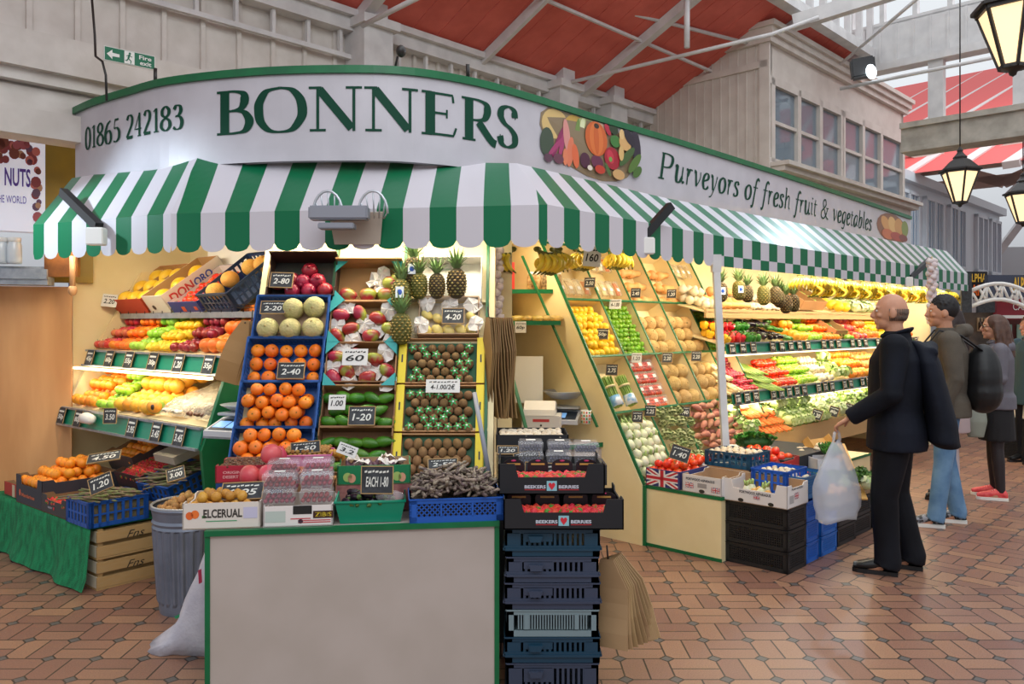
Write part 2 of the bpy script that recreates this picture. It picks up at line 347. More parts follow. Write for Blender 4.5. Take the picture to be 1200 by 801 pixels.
# ridge of the low roof and the glazed lantern above it
g = G(); g.box(-4, 9.35, -2.12, -1.98, 5.2, 5.32, 0, MW); g.box(-4, 9.35, -2.1, -2.0, 6.5, 6.7, 0, MW)
t = -4
while t < 9.35: g.box(t, t+.05, -2.09, -2.01, 5.32, 6.5, 0, MW); t += .38
struct('window_1', g, M_WHITE2)
# iron ties and struts under the roof
def rod(name, pts, r, m=M_WHITE2, lab=None, cat='rod'):
    g = G(); g.tube(pts, r, 8); return tag(g.obj(name, m), lab, cat)
rod('tie_rod', [W(560, -30, 7.5), W(905, 58, 9.9)], .022, lab='thin white iron tie rod slanting down below the red roof boards')
rod('tie_rod', [W(640, 103, 9.2), W(905, 40, 8.4), W(960, 20, 8.2)], .022, lab='white iron strut running up from wall plate past the putty cabin corner')
rod('tie_rod', [W(985, 75, 10.5), W(1080, -6, 8.5)], .02, lab='white diagonal stay rising from the cabin cornice beside the floodlight')
rod('tie_rod', [W(985, 104, 10.2), W(1190, 62, 8.5)], .022, lab='long horizontal white tie rod from cabin front toward the big lantern')
rod('tie_rod', [W(425, 30, 6.9), W(500, -8, 6.3)], .022, lab='short white iron strut springing from the post above the curved sign')
rod('tie_rod', [W(805, 56, 8.3), W(805, -8, 8.3)], .03, lab='white vertical iron hanger at the upper left corner of the cabin')
g = G(); g.bar(W(930, 27, 9.3), W(1110, -30, 8.6), .13, .16); tag(g.obj('roof_beam', M_WHITE2), 'broad white beam rising over the cabin roof to the upper edge', 'beam')
# cross frame (runs along -nn from the cabin's far corner)
X0 = V((4.75, 11.14, 0)); MX = fr(X0, nn, hh)
g = G(); g.box(-.2, 9, .0, .12, 5.1, 5.62, 0, MX); g.box(-.2, 9, -.06, .18, 5.0, 5.1, 0, MX)
k = -.1
while k < 9: g.box(k, k+.025, -.02, .0, 5.1, 5.6, 0, MX); k += .21
struct('wall_cross', g, M_WHITE2)
g = G(); k = -.1; g.box(-.2, 9, .0, .1, 6.55, 6.7, 0, MX); g.box(-.2, 9, .0, .1, 5.6, 5.66, 0, MX)
while k < 9: g.box(k, k+.06, .0, .1, 5.66, 6.55, 0, MX); k += .42
struct('window_2', g, M_WHITE2)
g = G(); g.box(.63, 9, -.1, .22, 3.9, 4.15, 0, MX); g.box(.63, 9, -.16, .28, 4.15, 4.22, 0, MX); g.box(.63, 9, -.13, .25, 3.84, 3.9, 0, MX)
struct('trim_6', g, mat('aged_beam', '#b9b2a6', .6, '#9d968a', 6))
g = G()
for k in (1.02, 1.98, 3.2): g.box(k-.09, k+.09, .0, .12, 4.22, 5.0, 0, MX)
struct('trim_7', g, M_WHITE2)
# farther hall seen through it: red roof strips, white rafters, pinkish trusses
MP = mat('pale_truss', '#cfc0b4', .6)
B0 = V((7.2, 14.6, 0)); MB_ = fr(B0, nn, hh)
M_RED2 = mat('far_red_boards', '#e05a57', .6)
g = G()
Rf = lambda a, b: MB_ @ V((a, b, 4.6+.5*b))
g.face([Rf(-3, -.9), Rf(12, -.9), Rf(12, 6), Rf(-3, 6)]); struct('ceiling_far', g, M_RED2)
g = G(); k = -3
while k < 12: g.bar(Rf(k, -.9)-V((0, 0, .05)), Rf(k+1.8, 6)-V((0, 0, .08)), .26, .12); k += .8
struct('trim_8', g, mat('pale_rafter', '#e3d6d4', .6))
g = G()
for b in (0, 2.2):
    g.bar(MB_ @ V((-2, b, 4.35)), MB_ @ V((12, b, 4.35)), .1, .22)
    for k in range(-2, 11, 3):
        g.bar(MB_ @ V((k, b, 4.3)), MB_ @ V((k+1.6, b, 4.9)), .1, .2); g.bar(MB_ @ V((k+3, b, 4.3)), MB_ @ V((k+1.6, b, 4.9)), .1, .2)
struct('trim_9', g, MP)
# ---------------------------------------------------------------- putty cabin over the stall
K0 = V((3.02, 9.5, 0)); MK = fr(K0, hh, -nn)          # x along the glazed front, y back
CL = 4.55
cabin = thing('upper_cabin', 'putty painted boarded cabin with a row of paned windows above the stall sign', 'cabin')
g = G()
g.box(0, .1, -.0, 2.6, 2.3, 4.92, 0, MK); g.box(0, CL, 0, .08, 2.3, 3.4, 0, MK); g.box(CL-.08, CL, 0, 2.6, 2.3, 5.05, 0, MK); g.box(0, CL, 2.5, 2.6, 2.3, 5.0, 0, MK)
g.box(0, CL, 0, .08, 4.5, 4.95, 0, MK); g.box(0, CL, 0, 2.6, 4.95, 5.0, 0, MK)
k = .04
while k < 2.5: g.box(-.012, 0, k, k+.015, 2.3, 4.62, 0, MK); g.box(-.012, 0, k, k+.015, 4.7, 4.9, 0, MK); k += .115
g.box(-.03, 0, 0, 2.6, 4.62, 4.7, 0, MK); g.box(-.03, .0, -.03, .1, 2.3, 4.9, 0, MK)
g.obj('boarding', M_CABIN, cabin)
g = G(); g.box(-.06, CL+.06, -.06, 2.6, 4.9, 4.98, 0, MK); g.box(-.1, CL+.1, -.1, 2.65, 4.98, 5.06, 0, MK); g.box(-.13, CL+.12, -.14, 2.65, 5.06, 5.12, 0, MK); g.obj('cornice', M_CABIN, cabin)
g = G(); g.box(.04, CL+.05, -.1, .0, 3.3, 3.38, 0, MK); g.box(.02, CL+.1, -.2, .0, 3.38, 3.44, 0, MK); g.box(0, CL+.12, -.26, .0, 3.44, 3.49, 0, MK); g.obj('sill', M_CABIN, cabin)
g = G()
# stiles
xs = [.08, .78, 1.42, 2.1, 2.16, 2.86, 3.56, CL-.06]
for x in xs: g.box(x-.045, x+.045, -.03, .06, 3.49, 4.5, 0, MK)
g.box(0, CL, -.03, .06, 3.46, 3.55, 0, MK); g.box(0, CL, -.03, .06, 4.42, 4.52, 0, MK); g.box(0, CL, -.015, .04, 3.97, 4.01, 0, MK)
g.obj('window_frame', M_CABIN, cabin)
g = G(); g.box(0.04, CL-.04, .02, .03, 3.5, 4.45, 0, MK); g.obj('pane', M_GLASS, cabin)
g = G(); g.box(.2, CL-.2, 1.6, 1.7, 3.4, 4.6, 0, MK); g.box(.1, 1.0, .6, .9, 3.4, 4.0, 0, MK); g.box(2.3, 2.9, .5, .9, 3.4, 4.3, 0, MK); g.obj('interior_shelf', mat('dim_interior', '#6a5848', .7, '#8a6a3c', 6), cabin)
# white building farther along
wb = thing('white_shop_building', 'bluish white two storey building with tall paned windows beyond the cabin', 'building')
M_BW = mat('bluish_white_paint', '#dfe8f0', .5)
MN = fr(WP(0, 0, 0)+hh*0, hh, -nn); B1 = V((6.3, 13.3, 0)); MN = fr(B1, hh, -nn); BL = 6.6
g = G(); g.box(0, BL, 0, 3, 2.25, 4.0, 0, MN); g.obj('wall', M_BW, wb)
g = G(); g.box(-.1, BL+.1, -.12, .3, 4.0, 4.16, 0, MN); g.box(-.1, BL+.1, -.1, .1, 2.15, 2.28, 0, MN); g.obj('cornice', M_BW, wb)
M_PB = mat('blue_pane', '#7f9ab5', .1, spec=.8)
for x in (-.0, 1.35, 2.75, 4.55, 5.6):
    w = .95 if x < 4 else .75
    g = G(); g.box(x+.12, x+.12+w, -.03, .02, 2.72, 3.8, 0, MN)
    for q in (0, .5, 1): g.box(x+.1+q*w-.02, x+.1+q*w+.05, -.07, .0, 2.66, 3.86, 1, MN)
    for q in range(1, 6): g.box(x+.12+q*w/6-.012, x+.12+q*w/6+.012, -.05, .0, 2.72, 3.8, 1, MN)
    for z in (2.66, 3.8): g.box(x+.08, x+.16+w, -.07, 0, z, z+.06, 1, MN)
    g.obj('window', [M_PB, M_BW], wb)
# far end of the hall: pale wall and dim shop fronts
g = G(); g.box(0, 14, 0, .2, 0, 3.6, 0, fr(V((9.0, 21.5, 0)), V((1, -.12, 0)), V((.12, 1, 0)))); struct('wall_far', g, mat('far_wall', '#cfd3d8', .6))
g = G()
for i in range(7): g.bar(V((10+i*1.6, 20.2, 2.6)), V((11.4+i*1.6, 20.0, 4.6)), .16, .16); g.bar(V((10+i*1.6, 20.2, 0)), V((10+i*1.6, 20.2, 4.6)), .2, .2)
struct('trim_10', g, M_WHITE2)

# ---------------------------------------------------------------- curved fascia sign
PTS = [(-3.09, 5.70), (-2.84, 5.48), (-2.5, 5.24), (-2.12, 5.0), (-1.53, 4.82), (-1.01, 4.77), (-.62, 4.81), (-.24, 5.02), (.12, 5.36), (.62, 5.90), (1.42, 6.72), (2.5, 7.88), (3.6, 9.10), (4.65, 10.28), (5.65, 11.42)]
CP = catmull(PTS, 10)
AL = [0]
for a, b in zip(CP[:-1], CP[1:]): AL.append(AL[-1]+math.hypot(b[0]-a[0], b[1]-a[1]))
def path(s):
    s = max(0, min(AL[-1]-1e-6, s)); lo, hi = 0, len(AL)-1
    while hi-lo > 1:
        mid = (lo+hi)//2
        if AL[mid] <= s: lo = mid
        else: hi = mid
    t = (s-AL[lo])/(AL[hi]-AL[lo]); a, b = V((*CP[lo], 0)), V((*CP[hi], 0)); d = (b-a).normalized()
    a0 = V((*CP[max(lo-1, 0)], 0)); b1 = V((*CP[min(hi+1, len(CP)-1)], 0))
    d = ((b-a0).normalized()*(1-t)+(b1-a).normalized()*t).normalized()
    return a.lerp(b, t), V((d.y, -d.x, 0))
def s_at(px):
    best = min(range(len(CP)), key=lambda i: abs(600+FPX*CP[i][0]/CP[i][1]-px)); lo = AL[max(best-1, 0)]; hi = AL[min(best+1, len(CP)-1)]
    for _ in range(40):
        m = (lo+hi)/2; p = path(m)[0]
        if 600+FPX*p.x/p.y < px: lo = m
        else: hi = m
    return lo
SZ0, SZ1 = 2.55, 3.07
def sp(s, z, off=0): p, n = path(s); return V((p.x+n.x*off, p.y+n.y*off, z))
sign = thing('curved_sign', 'long curved white fascia sign with green lettering over the striped awning', 'shop sign')
g = G(); NS = 150
for i in range(NS):
    s0, s1 = AL[-1]*i/NS, AL[-1]*(i+1)/NS
    for off, fl in ((0, 0), (-.05, 1)):
        q = [sp(s0, SZ0, off), sp(s1, SZ0, off), sp(s1, SZ1, off), sp(s0, SZ1, off)]
        g.face(q[::-1] if fl else q, 0, sm=True)
for s in (0, AL[-1]): g.face([sp(s, SZ0, 0), sp(s, SZ1, 0), sp(s, SZ1, -.05), sp(s, SZ0, -.05)])
g.obj('board', M_SIGN, sign)
g = G()
for i in range(NS):
    s0, s1 = AL[-1]*i/NS, AL[-1]*(i+1)/NS; z0, z1 = SZ1-.005, SZ1+.04
    R = [(.02, z0), (.02, z1), (-.07, z1), (-.07, z0)]
    for (o1, a1), (o2, a2) in zip(R, R[1:]+R[:1]): g.face([sp(s0, a1, o1), sp(s1, a1, o1), sp(s1, a2, o2), sp(s0, a2, o2)])
g.obj('top_trim', M_GREEN, sign)
fs = lambda x, y, l=0: sp(x, y, .003+l)
g = G(); pen(g, 'BONNERS', s_at(253), s_at(609), 2.725, .262, 0, fs, wt=1.35, track=.03, each=lambda q: q.obj('name_letter', M_INK, sign))
g = G(); pen(g, '01865 242183', s_at(100), s_at(216), 2.785, .15, 0, fs, wt=1.1, track=.02, each=lambda q: q.obj('phone_digit', M_INK, sign))
g = G(); pen(g, 'Purveyors of fresh fruit & vegetables', s_at(769), s_at(1021), 2.755, .215, 0, fs, shear=.22, wt=1.05, track=.02); g.obj('slogan', M_INK, sign)
# printed pictures of vegetables on the board
cols = {}
def pm(c):
    if c not in cols: cols[c] = mat('print_'+c.strip('#'), c, .4)
    return cols[c]
def blob(L_, px, py, rx, ry, ang, c, kk):   # ellipse given in picture pixels, mapped on the board
    s0 = s_at(px); p = path(s0)[0]; z0 = CH-(py-H0)/FPX*p.y; mpp = p.y/FPX; sx = (s_at(px+3)-s_at(px-3))/6; ca, sa = math.cos(ang), math.sin(ang)
    pts = []
    for i in range(18):
        a = 2*PI*i/18; u, v = rx*math.cos(a), ry*math.sin(a); pts.append(fs(s0+(u*ca-v*sa)*sx, min(SZ1-.01, max(SZ0+.01, z0+(u*sa+v*ca)*mpp)), .0006*kk))
    if c not in L_[1]: L_[1].append(c)
    L_[0].face(pts, L_[1].index(c))
P1 = (G(), []); A = [
(690, 168, 57, 38, -.35, '#8a765a'), (650, 145, 15, 18, -.3, '#d8b878'), (672, 150, 12, 16, -.3, '#c8a04c'), (686, 160, 14, 32, -.2, '#b5bb7c'), (680, 158, 3, 26, -.15, '#e2e6b8'), (693, 163, 3, 26, -.1, '#7e9648'), (675, 162, 3, 24, -.1, '#75904a'), (700, 150, 10, 8, 0, '#d9b49a'), (640, 166, 8, 17, -.05, '#3f4f3e'), (654, 165, 3, 22, -.35, '#8c2a5a'), (658, 168, 2.5, 20, -.2, '#a83b6c'), (650, 172, 2.5, 16, -.6, '#a83b6c'), (663, 160, 4, 20, .1, '#d9928a'),
(667, 178, 4, 18, -.1, '#e07a58'), (673, 183, 4, 14, .1, '#e06a40'), (661, 184, 3, 10, 0, '#e2805c'), (641, 185, 5, 5, 0, '#5d3d4e'), (653, 186, 6, 6, 0, '#6d3c4e'), (684, 188, 6, 9, 0, '#4d2038'), (698, 190, 7, 8, .2, '#6a2b48'), (697, 163, 13, 20, .05, '#cf6127'), (697, 163, 8, 19, .05, '#dd7536'), (697, 163, 3, 18.5, .05, '#cf6127'), (697, 148, 3, 3, 0, '#33281c'), (710, 152, 3, 7, .4, '#b6203c'), (717, 152, 5, 6, .4, '#23381c'), (719, 166, 6, 7, 0, '#3f7a35'),
(715, 186, 9, 13, .1, '#a5182c'), (713, 184, 4, 8, .2, '#c93246'), (713, 187, 2, 3, 0, '#7aa04a'), (730, 168, 7, 9, .2, '#d9aa6c'), (726, 158, 3, 6, 0, '#e2bc80'), (743, 172, 5, 20, .1, '#2b2434'), (735, 162, 5, 10, .5, '#231d2c'), (732, 184, 4, 15, -.6, '#42602e'), (741, 192, 4, 14, -.5, '#54752f'), (744, 202, 4, 8, -.5, '#466a2a'), (722, 205, 7, 6, 0, '#cfa26a'), (725, 180, 3, 9, 0, '#d8b170'), (700, 199, 6, 5, 0, '#c23a24'), (688, 197, 3, 3, 0, '#e8d8c8'), (709, 199, 2, 8, .4, '#4c6a34')]
for i, q in enumerate(A): blob(P1, *q, i)
P1[0].obj('vegetable_print', [pm(c) for c in P1[1]], sign)
P2 = (G(), [])
for i, q in enumerate([(1046, 268, 18, 17, -.4, '#8c5a3a'), (1038, 262, 5, 9, .4, '#d39a55'), (1046, 264, 5, 10, .2, '#e0b26a'), (1053, 266, 5, 10, 0, '#c9904c'), (1060, 268, 4, 9, 0, '#7e8c3a'), (1040, 274, 7, 6, 0, '#c46a3a'), (1050, 277, 7, 5, 0, '#a8402a'), (1058, 279, 5, 4, 0, '#7a3424')]): blob(P2, *q, i)
P2[0].obj('fruit_print', [pm(c) for c in P2[1]], sign)

# ---------------------------------------------------------------- striped awning
def stripe_mat(name, w, off, gcol='#026a43', wcol='#cdc8cf'):
    m = bpy.data.materials.new(name); m.use_nodes = True; nt = m.node_tree; N = nt.nodes; K = nt.links; b = N['Principled BSDF']
    uv = N.new('ShaderNodeUVMap'); uv.uv_map = 'UVMap'; s = N.new('ShaderNodeSeparateXYZ'); K.new(uv.outputs[0], s.inputs[0])
    a = N.new('ShaderNodeMath'); a.operation = 'MULTIPLY_ADD'; a.inputs[1].default_value = .5/w; a.inputs[2].default_value = off+50; K.new(s.outputs[0], a.inputs[0])
    f = N.new('ShaderNodeMath'); f.operation = 'FRACT'; K.new(a.outputs[0], f.inputs[0])
    l = N.new('ShaderNodeMath'); l.operation = 'GREATER_THAN'; l.inputs[1].default_value = .5; K.new(f.outputs[0], l.inputs[0])
    mx = N.new('ShaderNodeMixRGB'); K.new(l.outputs[0], mx.inputs[0]); mx.inputs[1].default_value = (*lin(gcol), 1); mx.inputs[2].default_value = (*lin(wcol), 1)
    K.new(mx.outputs[0], b.inputs['Base Color']); b.inputs['Roughness'].default_value = .38
    return m
AZ0, AZM, AZ1 = 1.98, 2.19, 2.60
Ab, Bb, Cb, Eb, Lb = V((-1.88, 4.44, 0)), V((.18, 4.10, 0)), V((1.38, 5.50, 0)), V((5.48, 9.68, 0)), V((-2.93, 4.93, 0))
At, Bt, Lt = V((-1.925, 4.93, 0)), V((.03, 5.10, 0)), V((-3.07, 5.62, 0))
Ct = sp(s_at(905), 0, .01); Ct = V((1.24, 6.53, 0))+nn*.02; Et = V((6.05, 11.2, 0))
awning = thing('striped_awning', 'green and white striped awning wrapping round the front of the stall', 'awning')
M_GV = mat('awning_green', '#026a43', .5, spec=.3); M_WV = mat('awning_white', '#cdc8cf', .38)
def slope(nm, p0, p1, q1, q0, w, off, us=None):
    d = (p1-p0).normalized(); g = G()
    e = lambda p, z: V((p.x, p.y, z))
    b0, b1, b2, b3 = e(p0, AZM), e(p1, AZM), e(q1, AZ1), e(q0, AZ1); u0, u1, u2, u3 = us or (0, (p1-p0).length, (p1-p0).length, 0)
    NX, NY = 30, 8; P = lambda i, j: b0.lerp(b1, i/NX).lerp(b3.lerp(b2, i/NX), j/NY); U = lambda i, j: ((u0+(u1-u0)*i/NX)*(1-j/NY)+(u3+(u2-u3)*i/NX)*j/NY, 0)
    for i in range(NX):
        for j in range(NY): ix = [(i, j), (i+1, j), (i+1, j+1), (i, j+1)]; g.face([P(*q) for q in ix], 0, [U(*q) for q in ix])
    g.obj(nm, stripe_mat(nm, w, off), awning)
def valance(nm, p0, p1, w, k0, scal=True, first=None):
    d = (p1-p0); Ln = d.length; d.normalize(); g = G(); x = -((k0 % (2*w))); i = 0
    gi = 0
    while x < Ln-1e-4:
        for half in (0, 1):
            a, b = max(0, x+half*w), min(Ln, x+(half+1)*w)
            if b-a > .004:
                m = half
                def P(u, z): q = p0+d*u; return V((q.x, q.y, z))
                if scal:
                    pts = [P(a, AZM), P(a, AZ0+.035)]; c = x+(half+.5)*w
                    for kx in range(1, 9):
                        u = a+(b-a)*kx/9; pts.append(P(u, AZ0+.035-.04*math.sqrt(max(0, 1-((u-c)/(w/2))**2))))
                    pts += [P(b, AZ0+.035), P(b, AZM)]; g.face(pts, m)
                else:
                    zc = AZ0+.075; g.face([P(a, AZM), P(a, zc), P(b, zc), P(b, AZM)], m); g.face([P(a, zc), P(a, AZ0), P(b, AZ0), P(b, zc)], 1-m)
        x += 2*w
    return g.obj(nm, [M_GV, M_WV], awning)
df = (Bb-Ab).normalized(); w1 = .1435
uf = 1.039      # a boundary white->green... green lies just left of it
offF = (.5-uf/(2*w1)) % 1
slope('front_slope', Ab, Bb, Bt, At, w1, offF, (0, (Bb-Ab).length, (Bt-Ab).dot(df)+.171, (At-Ab).dot(df)+.171))
# the same phase for the valance: green where fract(u/2w+off) < .5
valance('front_valance', Ab, Bb, w1, (offF % 1)*2*w1)
slope('end_slope', Lb, Ab, At, Lt, .125, .1); valance('end_valance', Lb, Ab, .125, .1*2*.125)
slope('corner_slope', Bb, Cb, Ct, Bt, .141, .5); 
LBC = (Cb-Bb).length
valance('corner_valance', Bb, Cb, .141, .141)
ofc = (.0) ; slope('long_slope', Cb, Eb, Et, Ct, .1325, ofc); valance('long_valance', Cb, Eb, .1325, 0, False)
g = G(); g.face([V((Eb.x, Eb.y, AZM)), V((Et.x, Et.y, AZ1)), V((Et.x-.3, Et.y+.1, AZM))]); g.obj('end_flap', M_WV, awning)
g = G()
for a, b in ((Lb, Ab), (Ab, Bb), (Bb, Cb), (Cb, Eb)):
    a2 = V((a.x, a.y+.03, AZM-.02)); b2 = V((b.x, b.y+.03, AZM-.02)); g.bar(a2, b2, .03)
for a, b in ((Ab, At), (Bb, Bt), (Cb, Ct)): g.bar(V((a.x, a.y+.04, AZM-.03)), V((b.x, b.y+.02, AZ1-.03)), .03)
g.obj('frame', M_STEEL, awning)
# black stays with white boxes
def stay(p, q, boxp, lab):
    t = thing('awning_stay', lab, 'awning arm'); g = G(); g.bar(p, q, .045, .05); g.obj('arm', M_BLACK, t)
    g = G(); g.bbox(-.05, .05, -.03, .03, -.05, .05, .006, 0, TR(*boxp)); g.obj('socket_box', M_PAPER, t); g = G(); g.bar(V(boxp)+V((0, 0, .05)), V(q)-V((0, 0, .0)), .015); g.obj('rod', M_DARK, t)
stay(W(74, 225, 5.0), W(116, 266, 4.62), W(113, 277, 4.58), 'black awning stay on the blue-lit left end beside the painted nuts sign')
stay(W(786, 241, 4.95), W(753, 278, 4.85), W(757, 288, 4.84), 'black awning stay rising from the scalloped corner near the garlic')
stay(W(1090, 304, 8.6), W(1066, 325, 8.25), W(1063, 330, 8.2), 'small black awning stay far along the checked valance')
g = G(); g.tube([W(548, 92, 5.0)+V((0, .05, 0)), W(548, 75, 5.02)], .012)  # stub on sign top
tag(g.obj('sign_bolt', M_DARK), 'rusty stub sticking up behind the sign top', 'bolt')
t = thing('floodlight', 'small black floodlight on a short arm above the name lettering', 'floodlight'); g = G(); g.tube([W(462, 84, 4.86), W(466, 66, 4.8)], .007); g.obj('arm', M_DARK, t); g = G(); g.ball(W(470, 60, 4.78), (.03, .04, .035)); g.obj('lamp_head', M_DARK, t)
t = thing('floodlight', 'bright black floodlight clamped on the cabin cornice beside the red roof', 'floodlight'); c = W(1011, 80, 10.0)
g = G(); g.bbox(-.14, .14, -.08, .08, -.12, .12, .02, 0, fr(c, V((.9, -.3, .1)), V((.3, .9, 0)))); g.obj('housing', M_BLACK, t)
g = G(); g.ball((0, 0, 0), (.1, .03, .09), M=fr(W(1021, 84, 9.86), V((.8, .5, 0)), V((-.5, .8, 0)))); g.obj('lens', mat('lit_lens', (.9, .97, 1), .3, emit=6), t)
# infrared heater fixed to the front valance
t = thing('strip_heater', 'grey twin bar heater with wire guards hung on the front valance', 'heater')
g = G(); g.bbox(-.15, .15, -.05, .04, -.035, .035, .008, 0, TR(*W(398, 250, 4.12))); g.bbox(-.1, .08, -.05, .03, -.03, .0, .004, 0, TR(*W(398, 262, 4.1))); g.obj('reflector_body', M_GREY, t)
g = G(); g.prism([(-.12, -.09), (.12, -.09), (.14, .08), (-.14, .08)], -.01, .01, 0, fr(W(418, 266, 4.22), V((1, 0, 0)), V((0, -.3, 1)))); g.obj('wall_plate', mat('putty_plate', '#b9aea0', .5), t)
for cx in (384, 437):
    g = G(); c = W(cx, 250, 4.1)
    for a in range(0, 7):
        an = PI*a/6; g.tube([c+V((.07*math.cos(an), 0, .11*math.sin(an))), c+V((.05*math.cos(an), .04, -.02))], .004, 6)
    g.tube([c+V((.075*math.cos(PI*k/10), 0, .115*math.sin(PI*k/10))) for k in range(11)], .007, 6); g.obj('wire_guard', M_STEEL, t)
g = G(); g.bbox(-.09, .09, -.18, .18, -.04, .04, .015, 0, fr(W(965, 283, 8.2), hh, nn*.8-ZZ*.5)); tag(g.obj('motor_housing', M_PAPER), 'cream plastic motor housing on the long awning slope', 'awning motor')
# white post at the awning's corner
g = G(); a = W(839, 312, 5.52); b = W(850, 522, 5.35); g.bar(a, b, .045, .045, 0, (0, 1, 0)); g.box(-.03, .03, -.03, .03, -.04, .08, 0, TR(*a)); tag(g.obj('awning_post', M_WHITE2), 'slim white steel post holding the awning corner', 'post')
# ---------------------------------------------------------------- stall shell
def frL(o):
    M = Matrix.Identity(4)
    for j, c in enumerate((dL, eL, ZZ)):
        for i in range(3): M[i][j] = c[i]
    for i in range(3): M[i][3] = o[i]
    return M
M_BACK = mat('cream_back_panel', '#eee0b8', .6, '#e6d6a8', 3)
g = G()
ring = [L(2.08, .12, 0), L(2.05, 1.05, 0), L(-.35, 1.05, 0), V((-1.15, 5.02, 0)), V((-.1, 5.35, 0)), S(-.0, -1.35, 0), S(6.9, -1.35, 0)]
ring[3] = V((-1.30, 5.05, 0)); 
for a, b in zip(ring[:-1], ring[1:]):
    g.box(0, (b-a).length, 0, .04, 0, 2.56, 0, fr(a, b-a, ZZ.cross(b-a)))
struct('wall_stall', g, M_BACK)
g = G()
top = [V((-3.05, 5.75, 0)), L(2.1, 1.1, 0), L(-.3, 1.1, 0), V((-.6, 5.3, 0)), S(0, -1.4, 0), S(6.9, -1.4, 0), V((5.6, 11.2, 0)), V((1.42, 6.85, 0)), V((.1, 5.45, 0)), V((-.65, 4.9, 0)), V((-1.53, 4.88, 0)), V((-2.5, 5.3, 0))]
g.add([p+ZZ*2.6 for p in top]+[p+ZZ*2.64 for p in top], [tuple(range(len(top)))[::-1], tuple(range(len(top), 2*len(top)))])
struct('ceiling_skyblock', g, M_BACK)  # unseen lid, added to keep sky light out of the stall
# blue and yellow uprights at the stall's left end, neighbour's brown screen, nuts sign
g = G(); p = W(97, 400, 6.4); p.z = 0; g.box(-.025, .025, -.04, .04, 0, 2.2, 0, frL(p)); tag(g.obj('upright', mat('yellow_paint', '#c9ac1e', .5)), 'yellow painted upright at the left end of the stall', 'post')
g = G(); q = W(89, 400, 6.35); q.z = 0; g.box(-.04, .04, -.04, .04, 0, 2.3, 0, frL(q)); tag(g.obj('upright', mat('navy_paint', '#26386b', .5)), 'navy blue upright between the wooden screen and the yellow one', 'post')
M_WOOD = mat('beech_veneer', '#dba873', .4, '#c8935f', 1.6, .05, 20, stretch=(3, 3, .6))
g = G(); a = W(-70, 400, 5.75); b = W(84, 400, 6.0); a.z = b.z = 0; d = b-a; g.box(0, d.length, 0, .03, .3, 1.86, 0, fr(a, d, ZZ.cross(d))); tag(g.obj('wooden_screen', M_WOOD), 'plain beech veneer screen standing left of the stall', 'screen')
g = G(); d2 = d.normalized(); Ms = fr(a+V((0, -.08, 0)), d, ZZ.cross(d)); l = (W(67, 300, 5.9)-a); l.z = 0; l = l.length
g.box(0, l, -.2, .0, 1.86, 1.92, 0, Ms); g.box(0, l-.02, -.02, .0, 1.92, 2.0, 0, Ms); g.box(0, l, -.22, -.18, 1.9, 1.97, 0, Ms); tag(g.obj('counter_shelf', M_ALU), 'scuffed white metal ledge on top of the wooden screen', 'ledge')
M_JAR = mat('clear_jar', '#d6dde2', .1, spec=.8)
for i, px in enumerate((2, 17)):
    jt = thing('storage_jar', ('clear plastic jar at the very left edge on the white ledge' if i == 0 else 'clear plastic jar standing second on the white ledge'), 'jar', TR(*W(px, 309, 5.7)), 'jars on the white ledge')
    g = G(); g.lathe([(0, 0), (.045, 0), (.047, .02), (.046, .13), (.038, .155), (.036, .16)], 16); g.obj('jar_body', M_JAR, jt); g = G(); g.lathe([(0.04, .155), (.042, .16), (.042, .185), (0, .19)], 16); g.obj('lid', M_PAPER, jt)
g = G(); a_ = W(52, 300, 5.85); g.box(-.12, .12, -.02, .02, -.15, .18, 0, TR(a_.x+.13, a_.y, a_.z)); tag(g.obj('wooden_board', mat('brown_board', '#8a5526', .5, '#5f3818', 8)), 'rough brown board standing at the end of the white ledge', 'board')
g = G(); g.tube([W(85, 300, 5.75), W(85, 337, 5.75)], [.02, .02], 8); g.ball(W(85, 340, 5.75), (.03, .03, .04)); tag(g.obj('wooden_pole', mat('pale_pole', '#c79a72', .5)), 'pale turned wooden pole hanging beside the blue upright', 'pole')
sg = thing('nuts_sign', 'lit nuts signboard with printed nuts and violet letters at the left edge', 'shop sign')
A1, A2 = W(-60, 150, 5.75), W(53, 173, 6.05); A1.z = A2.z = 0; MSN = fr(A1, A2-A1, ZZ.cross(A2-A1)); LS = (A2-A1).length
g = G(); g.box(0, LS, 0, .12, 2.27, 2.96, 0, MSN); g.obj('board', mat('sign_print_white', '#dfe0ee', .4, emit=.35), sg)
g = G(); g.box(LS, LS+.32, .0, .1, 1.9, 2.95, 0, MSN); tag(g.obj('yellow_panel', mat('ochre_panel', '#9a7d16', .5, '#8a6f12', 4)), 'ochre yellow panel behind the awning end beside the nuts sign', 'panel')
fN = lambda x, y, l=0: MSN @ V((x, -.004-l, y))
g = G(); s0 = lambda px: ((px+60)/113)*LS
textfit(g, 'NUTS', s0(4), s0(35), 2.6, 2.735, 0, fN, 0, .02); g.obj('violet_lettering', mat('violet_ink', '#5b3aa0', .5), sg)
g = G(); textfit(g, 'THE WORLD', s0(-8), s0(30), 2.475, 2.53, 0, fN); g.obj('small_lettering', mat('violet_ink'), sg) if 0 else g.obj('small_lettering', MC['violet_ink'], sg)
rnd = random.Random(3); g = G(); cl = ['#8e3a3c', '#a9525a', '#7a3a2a', '#b98a68', '#6a4660', '#c46a60']
for i in range(220):
    x = rnd.uniform(0.02, LS-.04); z = rnd.uniform(2.3, 2.93)
    if z < 2.78 and x < s0(38): continue
    if z < 2.42 and rnd.random() < .6: continue
    r = rnd.uniform(.02, .045); g.face([fN(x+r*.8*math.cos(k*PI/5), min(2.955, z+r*math.sin(k*PI/5)), .0002*(i % 9)) for k in range(10)], rnd.randrange(6))
g.obj('printed_nuts', [mat('nut_'+c[1:], c, .5) for c in cl], sg)
